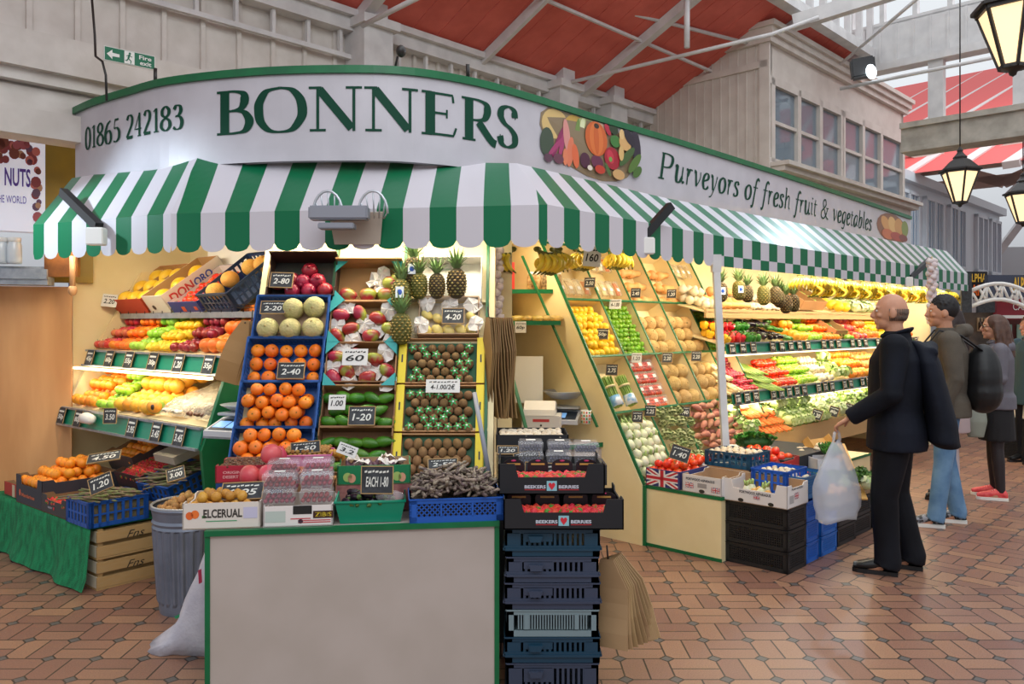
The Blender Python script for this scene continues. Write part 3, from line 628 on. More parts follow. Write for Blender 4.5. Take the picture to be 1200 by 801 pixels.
# fire exit sign
fx = thing('exit_sign', 'green and white fire exit sign with running man on the rear wall', 'exit sign'); c0 = W(122, 54, 5.3)
cM = fr(W(122, 62, 5.35), W(177, 78, 5.55)-W(122, 62, 5.35)-ZZ*(W(177, 78, 5.55).z-W(122, 62, 5.35).z), ZZ.cross(V((.9, .3, 0))))
wE = .325; g = G(); g.box(0, wE, 0, .015, -.045, .05, 0, cM); g.box(.004, wE-.004, -.002, 0, -.041, .046, 1, cM); g.obj('panel', [M_PAPER, mat('exit_green', '#0e6b4a', .5)], fx)
fE = lambda x, y, l=0: cM @ V((x, -.004-l, y)); g = G()
g.face([fE(.015, 0), fE(.05, -.032), (fE(.05, -.012))]); g.face([fE(.015, 0), fE(.05, .012), fE(.05, .032)]); g.face([fE(.015, 0), fE(.05, -.012), fE(.095, -.01), fE(.095, .01), fE(.05, .012)])
g.face([fE(.125, -.04), fE(.19, -.04), fE(.19, .044), fE(.125, .044)]); textfit(g, 'Fire', .22, .3, .006, .034, 0, fE, 0, .02); textfit(g, 'exit', .225, .3, -.032, -.004, 0, fE, 0, .02); g.obj('symbols', M_PAPER, fx)
g = G(); f3 = lambda x, y: fE(x, y, .001)
g.face([f3(.16+.008*math.cos(k*PI/4), .03+.008*math.sin(k*PI/4)) for k in range(8)])
for a, b, w in (((.158, .022), (.15, -.005), .012), ((.15, -.005), (.168, -.02), .007), ((.168, -.02), (.165, -.036), .006), ((.15, -.005), (.14, -.022), .007), ((.14, -.022), (.13, -.02), .006), ((.156, .018), (.175, .008), .005), ((.156, .018), (.138, .01), .005)):
    dx, dy = b[0]-a[0], b[1]-a[1]; l = math.hypot(dx, dy); nx, ny = -dy/l*w/2, dx/l*w/2; g.face([f3(a[0]+nx, a[1]+ny), f3(a[0]-nx, a[1]-ny), f3(b[0]-nx, b[1]-ny), f3(b[0]+nx, b[1]+ny)])
g.obj('running_figure', MC['exit_green'], fx)
g = G(); g.tube([W(107, -10, 5.3), W(111, 40, 5.3), W(112, 66, 5.25), W(120, 72, 5.2), W(124, 88, 5.2), W(125, 118, 5.22)], .008); tag(g.obj('cable', M_DARK), 'dark cable running down the white wall to the sign', 'cable')
g = G(); g.tube([W(182, 98, 5.3), W(182, 80, 5.3)], .012); tag(g.obj('sign_bolt', M_DARK), 'short dark peg behind the phone number end of the sign', 'bolt')
# ---------------------------------------------------------------- price cards
M_SLATE = mat('black_card', '#24262a', .6, '#3a3d42', 30); M_CHALK = mat('chalk', '#dcdcd4', .8); M_CARDW = mat('white_card', '#dcdad6', .6); M_INKB = mat('black_ink', '#1a1a1a', .6); M_WOODC = mat('pale_wood', '#b89768', .6, '#b8935f', 14, stretch=(1, 8, 8))
CARDS = []
def card(px, py, Y, w, h, txt, lab, facing=0, tilt=-.25, roll=0, white=False, frame=True, P=None, head=True):
    """a small price card; faces the camera side, leaning back by tilt"""
    o = P if P is not None else W(px, py, Y); M = TR(*o) @ RZ(facing) @ RX(tilt) @ RY(roll)
    g = G(); g.box(-w/2, w/2, 0, .004, -h/2, h/2, 0, M)
    if frame and not white:
        for a in ((-w/2-.002, -w/2+.001, -h/2, h/2), (w/2-.001, w/2+.002, -h/2, h/2), (-w/2-.002, w/2+.002, -h/2-.002, -h/2+.001), (-w/2-.002, w/2+.002, h/2-.001, h/2+.002)): g.box(a[0], a[1], -.003, .006, a[2], a[3], 2, M)
    fn = lambda x, y, l=0: M @ V((x, -.0015-l, y))
    textfit(g, txt, -w*.36, w*.36, -h*.26, h*.12, 1, fn, .15, .018)
    if head:
        rr = random.Random(int(px*7+py)); s = ''.join(rr.choice('abceilmnorstu') for _ in range(9)); 
        x = -w*.4
        while x < w*.38: ww = rr.uniform(.04, .12)*w; y0 = h*rr.uniform(.24, .28); g.face([fn(x, y0), fn(x+ww, y0+h*.02), fn(x+ww, y0+h*.1), fn(x, y0+h*.07)], 1); x += ww+w*.03
    o = g.obj('price_card', [M_CARDW if white else M_SLATE, M_INKB if white else M_CHALK, M_WOODC]); return tag(o, lab, 'price card', None)
# ---------------------------------------------------------------- left display
ld = thing('left_display', 'cream tiered display unit with two green price rails at the left of the stall', 'display stand')
g = G(); prof = [(-.02, 0), (.0, .84), (.2, 1.27), (.32, 1.5), (.62, 2.0), (.9, 2.05), (1.0, 2.05), (1.0, 0)]
def sidep(g, a, prof, th=.03, m=0):
    P = [L(a, b, z) for b, z in prof]; P2 = [L(a+th, b, z) for b, z in prof]; k = len(P)
    g.add(P+P2, [tuple(range(k)), tuple(range(2*k-1, k-1, -1))]+[(i, k+i, k+(i+1) % k, (i+1) % k) for i in range(k)], m)
g2 = G(); sidep(g2, 2.02, prof); g2.obj('left_cheek', M_CREAM, ld)
g2 = G(); sidep(g2, -.05, [(.06, 0), (-.02, .84), (.18, 1.4), (.4, 1.52), (.6, 1.52), (.6, 0)]); g2.obj('right_cheek', M_GREEN, ld)
g2 = G(); g2.box(-.02, 2.02, .02, .98, 0, .02, 0, frL(R0)); g2.box(0, 2.02, .50, .52, 0, .84, 0, frL(R0)) ; g2.box(0, 2.02, .97, 1.0, 0, 2.05, 0, frL(R0)); g2.obj('carcass', M_CREAM, ld)
def Lb_(g, a0, a1, b0, z0, b1, z1, th, m=0):   # sloping board between two front/back lines
    P = [L(a0, b0, z0), L(a1, b0, z0), L(a1, b1, z1), L(a0, b1, z1)]; N = (P[1]-P[0]).cross(P[3]-P[0]).normalized()
    if N.z < 0: N = -N
    g.add(P+[p-N*th for p in P], [(0, 1, 2, 3), (7, 6, 5, 4), (0, 4, 5, 1), (1, 5, 6, 2), (2, 6, 7, 3), (3, 7, 4, 0)], m)
g2 = G(); Lb_(g2, -.02, 2.02, .04, .97, .6, 1.14, .015); g2.obj('lower_bed', M_CREAM, ld)
g2 = G(); Lb_(g2, -.02, 2.02, .22, 1.385, .72, 1.50, .015); g2.obj('upper_bed', M_CREAM, ld)
def rail(parent, fn, a0, a1, b0, z0, b1, z1, gap=.22):
    g = G(); A, B, Cc, D = fn(a0, b0, z0), fn(a1, b0, z0), fn(a1, b1, z1), fn(a0, b1, z1); N = (B-A).cross(D-A).normalized(); 
    if N.y > 0: N = -N
    g.add([A, B, Cc, D, A-N*.012, B-N*.012, Cc-N*.012, D-N*.012], [(0, 1, 2, 3), (7, 6, 5, 4), (0, 4, 5, 1), (1, 5, 6, 2), (2, 6, 7, 3), (3, 7, 4, 0)]); g.obj('price_rail', M_TEAL, parent)
    g = G()
    for P_, Q_ in ((A, B), (D, Cc)): g.bar(P_+N*.006, Q_+N*.006, .022, .014)
    g.obj('rail_edge', M_ALU, parent)
    return A, B, D, N
M_TEAL = mat('green_rail', '#1c7f63', .35)
def railcards(A, B, D, N, spots, h=.1, w=.075, txts=('95', '1.20', '45', '2.80'), lab='black price card slotted in the rail', grp=None):
    ax = (B-A).normalized(); up = (D-A).normalized(); Ln = (B-A).length
    # put x to the viewer's right
    if ax.x < 0: o0 = B; ax = -ax
    else: o0 = A
    for i, (s, wh) in enumerate(spots):
        M = fr(o0+ax*s*Ln+(D-A)*.5+N*.02, ax, -N, up); g = G(); g.box(-w/2, w/2, -.002, .002, -h/2, h/2, 0, M)
        textfit(g, txts[i % len(txts)], -w*.38, w*.38, -h*.3, h*.1, 1, lambda x, y: M @ V((x, -.0035, y)), .1, .03)
        g.face([M @ V((-w*.38, -.0035, h*.22)), M @ V((w*.3, -.0035, h*.22)), M @ V((w*.32, -.0035, h*.32)), M @ V((-w*.36, -.0035, h*.34))], 1)
        for a in ((-w/2, -w/2+.004), (w/2-.004, w/2)): g.box(a[0], a[1], -.004, 0, -h/2, h/2, 2, M)
        tag(g.obj('price_card', [M_SLATE, M_CHALK, M_WOODC]), lab, 'price card', grp)
lr1 = rail(ld, L, -.02, 2.02, .17, 1.27, .2, 1.38); lr2 = rail(ld, L, -.02, 2.02, -.03, .845, .0, .965)
railcards(*lr1, [(.06, 0), (.22, 0), (.37, 0), (.54, 0), (.71, 0), (.89, 0)], h=.115, w=.125, txts=('45p', '60p', '55p', '30p', '1.20', '35p'), lab='black chalk price card slotted in the upper green rail of the left display', grp='cards in the upper left rail')
railcards(*lr2, [(.06, 0), (.2, 0), (.60, 0), (.76, 0), (.9, 0)], h=.115, w=.12, txts=('50p', '80p', '3.95', '3.45', '3.45'), lab='grey price card slotted in the lower green rail of the left display', grp='cards in the lower left rail')
g = G(); MR = frL(R0)
g.box(.12, 2.0, .44, .48, 1.625, 1.665, 0, MR); g.box(.12, 2.0, .48, .8, 1.63, 1.64, 0, MR)
g.obj('top_shelf', M_ALU, ld)
g = G()
for z in (1.69, 1.71): g.tube([L(.12, .44, z), L(2.0, .44, z)], .003, 5)
for k in range(15): g.tube([L(.12+k*.134, .44, 1.66), L(.12+k*.134, .44, 1.715)], .003, 5)
g.obj('shelf_rail', M_DARK, ld)
g = G(); g.box(.05, 1.98, .08, .11, 1.245, 1.262, 0, MR); g.obj('strip_light', M_TUBE, ld)
# ---------------------------------------------------------------- green grass table
gt = thing('grass_table', 'low crate table draped in green artificial grass at the left', 'table')
M_GRASS = mat('artificial_grass', '#12925a', .9, '#0c6c42', 30, 1.0, 220, stretch=(1, 1, .35)); 
TA0, TB0 = .509, -.395
g = G(); g.box(TA0+.02, 2.6, TB0+.03, TB0+.44, .0, .35, 0, MR); g.obj('core', M_WOODC, gt)
g = G(); NU = 60; rows = []
def drape(a, t):     # t 0..1 from top edge to hem
    f = math.sin(a*9+1.3)*.5+math.sin(a*17)*.3; out = .02+.03*t+.035*t*f; z = .362*(1-t)
    if t > .8: out += .02*(t-.8)*5
    return L(a, TB0-out, z+.01)
VS = []; FS = []; TN = 10
for i in range(NU+1):
    a = TA0-.01+2.2*i/NU
    VS += [L(a, TB0+.45, .368), L(a, TB0+.02, .37)]+[drape(a, t/TN) for t in range(TN+1)]
kk = TN+3
for i in range(NU):
    for j in range(kk-1): FS.append((i*kk+j, (i+1)*kk+j, (i+1)*kk+j+1, i*kk+j+1))
g.add(VS, FS, 0, True); o = g.obj('grass_cloth', M_GRASS, gt)
g = G(); g.bbox(.3, .62, .1, .4, .39, .47, .03, 0, frL(L(-.1, -.1, 0))); g.bbox(.28, .6, .12, .42, .47, .52, .02, 0, frL(L(-.1, -.1, 0)) )
tag(g.obj('folded_grass', mat('bright_grass', '#1f8a3a', .9, '#14702c', 30, 1, 200)), 'folded piece of bright green artificial grass under the lower rail', 'grass mat')
# ---------------------------------------------------------------- crates and boxes (local: x width, y depth to the back, z up, origin bottom centre of the front edge)
def crate_plastic(name, lab, cat, M, w, d, h, col, style='lattice', grp=None, tint=None, clip=False):
    m = mat('plastic_'+col.strip('#'), col, .45, rnd=0)
    t = thing(name, lab, cat, M, grp); T = .012
    g = G(); g.box(-w/2+.003, w/2-.003, .003, d-.003, .002, .01); g.obj('base', m, t)
    def wall(L_, Mx, nm='side_wall'):
        g = G(); g.box(0, L_, 0, .008, h-.022, h, 0, Mx); g.box(0, L_, -.004, .008, h-.006, h, 0, Mx); g.box(0, L_, 0, .008, 0, .025 if style != 'slots' else .03, 0, Mx)
        for x in (0, L_-.03): g.box(x, x+.03, 0, .009, 0, h, 0, Mx)
        if style == 'slots':
            g.box(0, L_, -.003, .006, .03, .045, 0, Mx)
            n = int((L_-.12)/.021)
            for i in range(n+1): x = .06+i*(L_-.12)/n; g.box(x-.0055, x+.0055, .001, .007, .03, h-.02, 0, Mx)
            for x in (.03, L_-.06): g.box(x, x+.03, 0, .007, .03, h-.02, 0, Mx)
            g.box(L_/2-.06-.06, L_/2-.0, 0, .008, h*.52, h-.02, 0, Mx)
            g.bar(Mx @ V((0, -.004, .03)), Mx @ V((L_, -.004, .03)), .01)
        elif style == 'panel3':
            for x in (.075, L_-.1): g.box(x, x+.018, -.002, .008, .03, h-.02, 0, Mx)
            n = int((L_-.1)/.011)
            for i in range(n+1): x = .05+i*(L_-.1)/n; g.box(x-.0028, x+.0028, .001, .006, .03, h-.02, 0, Mx)
        elif style == 'slats':
            n = int(L_/.05)
            for i in range(n+1): x = .02+i*(L_-.04)/n; g.box(x-.008, x+.008, 0, .007, 0, h-.01, 0, Mx)
            g.box(0, L_, .001, .006, h*.45, h*.52, 0, Mx)
        else:
            n = max(3, int(L_/(.022 if style == 'lattice' else .016))); rws = max(2, int(h/.022))
            if style == 'diag':
                st = h-.045; k = -int(st/.022)-1
                while k*.022 < L_:
                    for sgn in (1, -1):
                        x0 = k*.022; x1 = x0+st; a, b = (max(x0, 0), min(x1, L_))
                        if b-a > .004:
                            za, zb = .025+(a-x0), .025+(b-x0)
                            if sgn < 0: za, zb = h-.02-(a-x0), h-.02-(b-x0)
                            g.bar(Mx @ V((a, .004, za)), Mx @ V((b, .004, zb)), .004, .005)
                    k += 1
                for i in range(4): x = L_*i/3; x = min(max(x, .004), L_-.004); g.box(x-.004, x+.004, 0, .008, .02, h-.02, 0, Mx)
            else:
                for i in range(n+1): x = .015+i*(L_-.03)/n; g.box(x-.0035, x+.0035, .001, .007, .02, h-.02, 0, Mx)
                for j in range(1, rws): z = .025+j*(h-.045)/rws; g.box(.01, L_-.01, .001, .006, z-.003, z+.003, 0, Mx)
        g.obj(nm, m, t)
    wall(w, fr(V((-w/2, 0, 0)), V((1, 0, 0)), V((0, 1, 0))), 'front_wall'); wall(w, fr(V((w/2, d, 0)), V((-1, 0, 0)), V((0, -1, 0))), 'back_wall')
    wall(d, fr(V((-w/2, d, 0)), V((0, -1, 0)), V((1, 0, 0)))); wall(d, fr(V((w/2, 0, 0)), V((0, 1, 0)), V((-1, 0, 0))))
    if clip: g = G(); g.prism([(-.03, 0), (.03, 0), (.022, -.025), (-.022, -.025)], 0, .012, 0, fr(V((-w*.18, -.008, h-.03)), V((1, 0, 0)), V((0, 0, 1)))); g.obj('latch', m, t)
    return t
def tray(name, lab, cat, M, w, d, h, cout, cin, grp=None, fh=None, tabs=None, notch=True, prints=(), bh=None, rim=None, liner=None, side_scoop=True):
    """cardboard tray: floor, four walls with fold-over corners; front wall may be lower"""
    mo = mat('board_'+cout.strip('#'), cout, .65, rnd=0); mi = mat('board_'+cin.strip('#'), cin, .7); fh = fh or h; bh = bh or h; T = .005
    t = thing(name, lab, cat, M, grp)
    g = G(); g.box(-w/2, w/2, 0, d, 0, T, 1); 
    def wl(Mx, L_, hh_, cut):
        c = min(.07, L_*.2)
        poly = [(0, 0), (L_, 0), (L_, h), (L_-c, h), (L_-c-.015, hh_), (c+.015, hh_), (c, h), (0, h)] if cut and hh_ < h else [(0, 0), (L_, 0), (L_, hh_), (0, hh_)]
        g.prism(poly, 0, T, 0, Mx)
        g.prism([(x, y) for x, y in poly], T, T+.0006, 1, Mx)
    e = V
    wl(fr(e((w/2, 0, 0)), e((-1, 0, 0)), ZZ), w, fh, True)       # front: outside towards -y
    wl(fr(e((-w/2, d, 0)), e((1, 0, 0)), ZZ), w, bh, False)
    sh = h-.02 if side_scoop else h
    wl(fr(e((-w/2, 0, 0)), e((0, 1, 0)), ZZ), d, sh, True); wl(fr(e((w/2, d, 0)), e((0, -1, 0)), ZZ), d, sh, True)
    g.obj('box_body', [mo, mi], t)
    if tabs:
        mt_ = mat('tab_'+tabs.strip('#'), tabs, .5); s = min(.07, w*.2)
        for sx in (-1, 1):
            for y in (0, d):
                sy = 1 if y == 0 else -1
                hh2 = h if True else 0
                pts = [(sx*(w/2), y), (sx*(w/2-s), y), (sx*(w/2), y+sy*s)]
                g = G(); g.prism(pts if sx*sy < 0 else pts[::-1], h, h+.003); 
                g.box(min(sx*w/2, sx*(w/2+.001)), max(sx*w/2, sx*(w/2+.001)), min(y, y+sy*s), max(y, y+sy*s), .01, h); g.obj('corner_tab', mt_, t)
    if liner:
        g = G(); g.box(-w/2+.008, w/2-.008, .008, d-.008, T, T+.012); g.obj('moulded_liner', mat('liner_'+liner.strip('#'), liner, .5), t)
    for p in prints:     # (text, x0, x1, z0, z1, colour, side)
        g = G(); side = p[6] if len(p) > 6 else 'f'
        if side == 'f': fn = lambda x, z, l=0: V((x, -.0012-l, z))
        elif side == 'r': fn = lambda x, z, l=0: V((w/2+.0012+l, x, z))
        elif side == 'l': fn = lambda x, z, l=0: V((-w/2-.0012-l, d-x, z))
        elif side == 'ri': fn = lambda x, z, l=0: V((w/2-T-.002-l, d-x, z))
        if p[0] == '#': g.face([fn(p[1], p[3]), fn(p[2], p[3]), fn(p[2], p[4]), fn(p[1], p[4])])
        elif p[0] == 'o': g.face([fn((p[1]+p[2])/2+(p[2]-p[1])/2*math.cos(a*PI/8), (p[3]+p[4])/2+(p[4]-p[3])/2*math.sin(a*PI/8)) for a in range(16)])
        elif p[0] == 'UK': ukflag(g, fn, *p[1:5])
        elif p[0] == 'heart': g.face([fn((p[1]+p[2])/2+(p[2]-p[1])/2*x, (p[3]+p[4])/2+(p[4]-p[3])/2*y, .001) for x, y in ((0, -1), (.7, -.2), (.95, .4), (.6, .85), (.15, .7), (0, .4), (-.15, .7), (-.6, .85), (-.95, .4), (-.7, -.2))])
        elif p[0] == '_': g.face([fn(p[1], p[3]), fn(p[2], p[3]), fn(p[2], p[3]+.004), fn(p[1], p[3]+.004)])
        else: textfit(g, p[0], *p[1:5], 0, fn, .0, .03)
        ms = [mat('print_'+p[5].strip('#'), p[5], .5)] if p[0] != 'UK' else [pm('#26306e'), pm('#e6e2e2'), pm('#c02838')]
        g.obj('printed_mark', ms, t)
    return t
def ukflag(g, fn, x0, x1, z0, z1):
    P = lambda u, v, l: fn(x0+(x1-x0)*u, z0+(z1-z0)*v, l*.0004)
    g.face([P(0, 0, 0), P(1, 0, 0), P(1, 1, 0), P(0, 1, 0)], 0)
    for (a, b, w, m, l) in (((0, 0), (1, 1), .16, 1, 1), ((0, 1), (1, 0), .16, 1, 1), ((0, 0), (1, 1), .06, 2, 2), ((0, 1), (1, 0), .06, 2, 2)):
        if a[1] == 0: g.face([P(0, 0, l), P(w, 0, l), P(1, 1-w, l), P(1, 1, l), P(1-w, 1, l), P(0, w, l)], m)
        else: g.face([P(0, 1, l), P(0, 1-w, l), P(1-w, 0, l), P(1, 0, l), P(1, w, l), P(w, 1, l)], m)
    for w, m, l in ((.17, 1, 3), (.09, 2, 4)):
        g.face([P(.5-w*.6, 0, l), P(.5+w*.6, 0, l), P(.5+w*.6, 1, l), P(.5-w*.6, 1, l)], m); g.face([P(0, .5-w, l), P(1, .5-w, l), P(1, .5+w, l), P(0, .5+w, l)], m)
# ---------------------------------------------------------------- front counter
cA, cB = V((-1.227, 3.218, 0)), V((-.054, 3.386, 0)); MCt = fr(cA, cB-cA, ZZ.cross(cB-cA)); CW = (cB-cA).length
ct = thing('front_counter', 'pale fronted counter with green edging in the middle foreground', 'counter')
g = G(); g.box(.02, CW-.02, 0, .02, 0, .735, 0, MCt); g.obj('front_panel', M_CREAM2, ct)
g = G(); g.box(0, .02, -.004, .78, 0, .74, 0, MCt); g.box(CW-.02, CW, -.004, .78, 0, .74, 0, MCt); g.box(0, CW, -.012, .012, .735, .757, 0, MCt); g.obj('green_edging', M_GREEN, ct)
g = G(); g.box(.0, CW, .012, .80, .737, .755, 0, MCt); g.obj('counter_top', M_CREAM2, ct)
g = G(); g.box(.1, CW-.1, .0, .5, .0, .02, 0, MCt)
# sloping rack behind it
RB, RT = V((-.6, 4.02, .80)), V((-.6, 4.58, 2.03)); RU = (RT-RB).normalized(); RN = V((0, -RU.z, RU.y)); RLEN = (RT-RB).length
RX0, RX1 = -1.36, -.125
def RK(x, v, o=0): return V((x, RB.y, RB.z))+RU*v+RN*o
MRK = fr(V((0, RB.y, RB.z)), V((1, 0, 0)), RU)
rk = thing('sloping_rack', 'steep sloping wooden rack with green dividers holding the fruit trays', 'display rack')
g = G(); g.box(RX0, RX1, -.1, RLEN+.05, -.03, -.012, 0, MRK); g.obj('back_board', M_CREAM, rk)
g = G()
for v in (0.02, .26, .5, .745, .99): g.box(RX0, RX1, v-.008, v+.008, -.012, .02, 0, MRK)
g.obj('ledge', M_CREAM, rk)
g = G()
for x in (-.985, -.595, RX1-.01): g.box(x-.008, x+.008, .0, RLEN+.05, -.012, .03, 0, MRK)
g.obj('divider', M_GREEN, rk)
def cheek(x0, x1): 
    g = G(); P = [(RB.y-.35, 0), (RB.y-.02, .8), (RT.y-.02, RT.z), (RT.y+.35, RT.z), (RT.y+.35, 0)]; P[0] = (RB.y-.02, 0)
    vs = [(x, y, z) for x in (x0, x1) for y, z in P]; k = 5; g.add(vs, [(0, 1, 2, 3, 4), (9, 8, 7, 6, 5)]+[(i, (i+1) % k+0, (i+1) % k+k, i+k) for i in range(k)]); return g
cheek(RX1, RX1+.03).obj('right_cheek', M_CREAM, rk); cheek(RX0-.03, RX0).obj('left_cheek', M_CREAM, rk)
g = G(); g.box(RX0, RX1, 4.05, 4.07, .0, .8); g.obj('lower_panel', M_CREAM, rk)
# ---------------------------------------------------------------- scale niche
nb = thing('niche_cupboard', 'cream cupboard with green edged worktop and two sliding doors in the niche', 'cupboard')
NT = .70
cn = W(709, 511, 5.75); cn = V((.67, 5.93, 0)); NY = V((.12, 6.95, 0))
c1 = V((-.08, 5.62, 0)); c2 = S(0, -.02, 0)-hh*.05; c2 = V((.70, 6.02, 0)); c3 = V((.15, 6.62, 0)); c4 = V((-.1, 6.4, 0))
g = G(); P = [c1, c2, c3, c4]
g.add([p+ZZ*(NT-.03) for p in P]+[p+ZZ*NT for p in P], [(3, 2, 1, 0), (4, 5, 6, 7), (0, 1, 5, 4), (1, 2, 6, 5), (2, 3, 7, 6), (3, 0, 4, 7)], 0); g.obj('worktop', M_CREAM2, nb)
g = G(); dd = c2-c1; Mn = fr(c1, dd, ZZ.cross(dd)); Ld = dd.length; g.box(0, Ld, -.006, .002, NT-.032, NT+.002, 0, Mn); g.box(Ld-.012, Ld+.004, -.008, .0, 0, NT, 0, Mn); g.obj('green_edge', M_GREEN, nb)
g = G(); g.box(.0, Ld, .02, .04, 0, NT-.03, 0, Mn); g.obj('carcass', M_CREAM2, nb)
for x0, x1, y in ((.05, .45, .0), (.46, Ld-.03, .008)): g = G(); g.box(x0, x1, y, y+.012, .05, NT-.05, 0, Mn); dr = g.obj('door', M_CREAM2, nb); g2 = G(); g2.ball((x1-.05 if x0 < .3 else x0+.05, y-.004, .58), .014, M=Mn); g2.obj('handle', M_DARK, dr)
# end panel left of the bays (the tall cream cheek)
bay = thing('bay_display', 'tall cream sloping bay unit with green edged compartments of produce', 'display unit')
def SP(b, z, a=0): return S(a, b, z)
def cheekS(a0, a1, prof, m, nm, par):
    g = G(); k = len(prof); g.add([S(a0, b, z) for b, z in prof]+[S(a1, b, z) for b, z in prof], [tuple(range(k)), tuple(range(2*k-1, k-1, -1))]+[(i, k+i, k+(i+1) % k, (i+1) % k) for i in range(k)]); return g.obj(nm, m, par)
cheekS(-.03, 0, [(-.33, 0), (0, 0), (0, .43), (-1.0, 2.25), (-1.33, 2.25), (-1.33, 0)], M_CREAM, 'tall_cheek', bay)
g = G(); e1 = S(-.035, 0, .43); e2 = S(-.035, -1.0, 2.25); g.bar(S(-.015, .004, 0), S(-.015, .004, .43), .014, .04, 0, nn); g.bar(S(-.015, .0, .43), S(-.015, -1.0, 2.25), .012, .045, 0, hh.cross(e2-e1)); g.obj('green_edge', M_GREEN, bay)
# niche left green edge + shelves
ns = thing('niche_shelves', 'narrow cream niche with two green edged shelves above the scales', 'shelving')
g = G(); a1, a2 = W(618, 507, 5.75), W(582, 372, 6.05); g.bar(a1, a2, .025, .01); a3 = W(700, 500, 5.95); a4 = W(612, 300, 6.45); g.bar(a3, a4, .02, .012); g.obj('green_edge', M_GREEN, ns)
g = G(); vs = [a3, a4, S(-.06, -1.33, 2.2), S(-.06, -1.33, .7)]; 
p0 = W(703, 505, 5.97); 
for z, y_, nm in ((W(620, 341, 6.35).z, 6.35, 0), (W(620, 378, 6.15).z, 6.15, 1)):
    x0 = W(586, 0, y_).x; x1 = W(648 if nm == 0 else 657, 0, y_).x; g = G(); g.box(x0-.1, x1, y_, y_+.5, z-.012, z+.012); g.obj('shelf', M_CREAM, ns); g = G(); g.box(x0-.1, x1, y_-.006, y_, z-.018, z+.015); g.obj('shelf_edge', M_GREEN, ns)
g = G(); g.box(-.09, .0, 4.95, 6.9, 0, 2.3) ; g.obj('side_panel', M_CREAM, ns)
# ---------------------------------------------------------------- bays on the slope
BU = (V((0, 0, 1.82))-nn*1.0).normalized(); BN = hh.cross(BU); 
if BN.dot(nn) < 0: BN = -BN
BO = S(0, 0, .43); MBY = fr(BO, hh, BU, BN)
def BP(a, v, o=0): return BO+hh*a+BU*v+BN*o
def bav(px, py, o=0): p = hit(px, py, BO+BN*o, BN)-BO; return p.dot(hh), p.dot(BU)
if 'SHOWBAY' in globals(): pass
CX = [0, .44, .865, 1.30, 1.76, 2.17]; RV = [.02, .565, 1.035, 1.54, 2.07]
g = G(); g.box(0, 2.18, 0, 2.07, -.17, -.15, 0, MBY); g.obj('back_board', M_CREAM, bay)
g = G()
for a in CX[1:]: g.box(a-.006, a+.006, 0, 2.07, -.15, -.004, 0, MBY)
for v in RV[0:]: g.box(0, 2.17, v-.007, v+.005, -.15, -.004, 0, MBY)
g.obj('compartment_divider', M_CREAM, bay)
g = G()
for a in CX[1:]: g.box(a-.009, a+.009, 0, 2.07, -.004, .004, 0, MBY)
for v in RV[1:]: g.box(0, 2.17, v-.01, v+.006, -.004, .006, 0, MBY)
g.obj('green_lipping', M_GREEN, bay)
# low plinth in front
pl = thing('low_plinth', 'low cream plinth with green edges in front of the bays', 'plinth')
g = G(); MS_ = fr(Q, hh, nn, ZZ); MS = Matrix.Identity(4)
def sbox(g, a0, a1, b0, b1, z0, z1, m=0):
    P = [S(a, b, z) for a in (a0, a1) for b in (b0, b1) for z in (z0, z1)]; g.add(P, [(0, 1, 3, 2), (4, 6, 7, 5), (0, 4, 5, 1), (2, 3, 7, 6), (0, 2, 6, 4), (1, 5, 7, 3)], m); return g
sbox(g, 0, 2.6, 0, .615, 0.0, .43); g.obj('plinth_body', M_CREAM, pl)
g = G(); sbox(g, -.006, 0, 0.0, .62, .0, .022); sbox(g, -.006, 0, -.0, .622, .41, .432); sbox(g, 0, 2.6, .615, .622, .41, .432); g.obj('green_edge', M_GREEN, pl)
# ---------------------------------------------------------------- long right display
rd = thing('long_display', 'long lit display with green price rails running away on the right', 'display stand')
RA0, RA1 = 1.60, 6.6
g = G(); sbox(g, RA0-.04, RA1, -1.33, -1.30, 0, 2.4); sbox(g, RA1, RA1+.04, -1.33, -.1, 0, 2.2); g.obj('back_panel', M_BACK, rd)
def sl(g, a0, a1, b0, z0, b1, z1, th=.015, m=0):
    P = [S(a0, b0, z0), S(a1, b0, z0), S(a1, b1, z1), S(a0, b1, z1)]; g.add(P+[p-ZZ*th for p in P], [(0, 3, 2, 1), (7, 4, 5, 6), (0, 1, 5, 4), (1, 2, 6, 5), (2, 3, 7, 6), (3, 0, 4, 7)], m)
g = G(); sl(g, RA0, RA1, -.26, 1.40, -.9, 1.56); g.obj('upper_bed', M_CREAM, rd)
g = G(); sl(g, RA0, RA1, -.2, .97, -.85, 1.16); g.obj('middle_bed', M_CREAM, rd)
g = G(); sl(g, RA0, RA1, -.04, .60, -.85, .84); g.obj('lower_bed', M_CREAM, rd)
g = G(); sl(g, RA0, RA1, -.45, 1.70, -1.1, 1.86); g.obj('top_bed', M_CREAM, rd)
g = G(); sbox(g, RA0, RA1, -.47, -.45, 1.64, 1.72); g.obj('top_shelf_edge', M_WOODC, rd)
g = G(); sbox(g, RA0, RA1, -.05, -.03, .40, .62); g.obj('lower_front', M_WOODC, rd)
r1 = rail(rd, S, RA0, RA1, -.235, 1.318, -.25, 1.41); r2 = rail(rd, S, RA0, RA1, -.175, .875, -.19, .975)
g = G(); sbox(g, RA0+.05, RA1, -.32, -.29, 1.295, 1.312); g.obj('strip_light', M_TUBE, rd)
g = G(); sbox(g, RA0+.05, RA1, -.26, -.23, .85, .868); g.obj('strip_light', M_TUBE, rd)
railcards(*r1, [(k/26+.012, 0) for k in range(0, 26) if k not in (3, 9, 13, 17, 20)], h=.1, w=.1, txts=('1.60', '60p', '2.20', '45p', '80p'), lab='black chalk price card in the upper rail of the long display', grp='cards in the upper right rail')
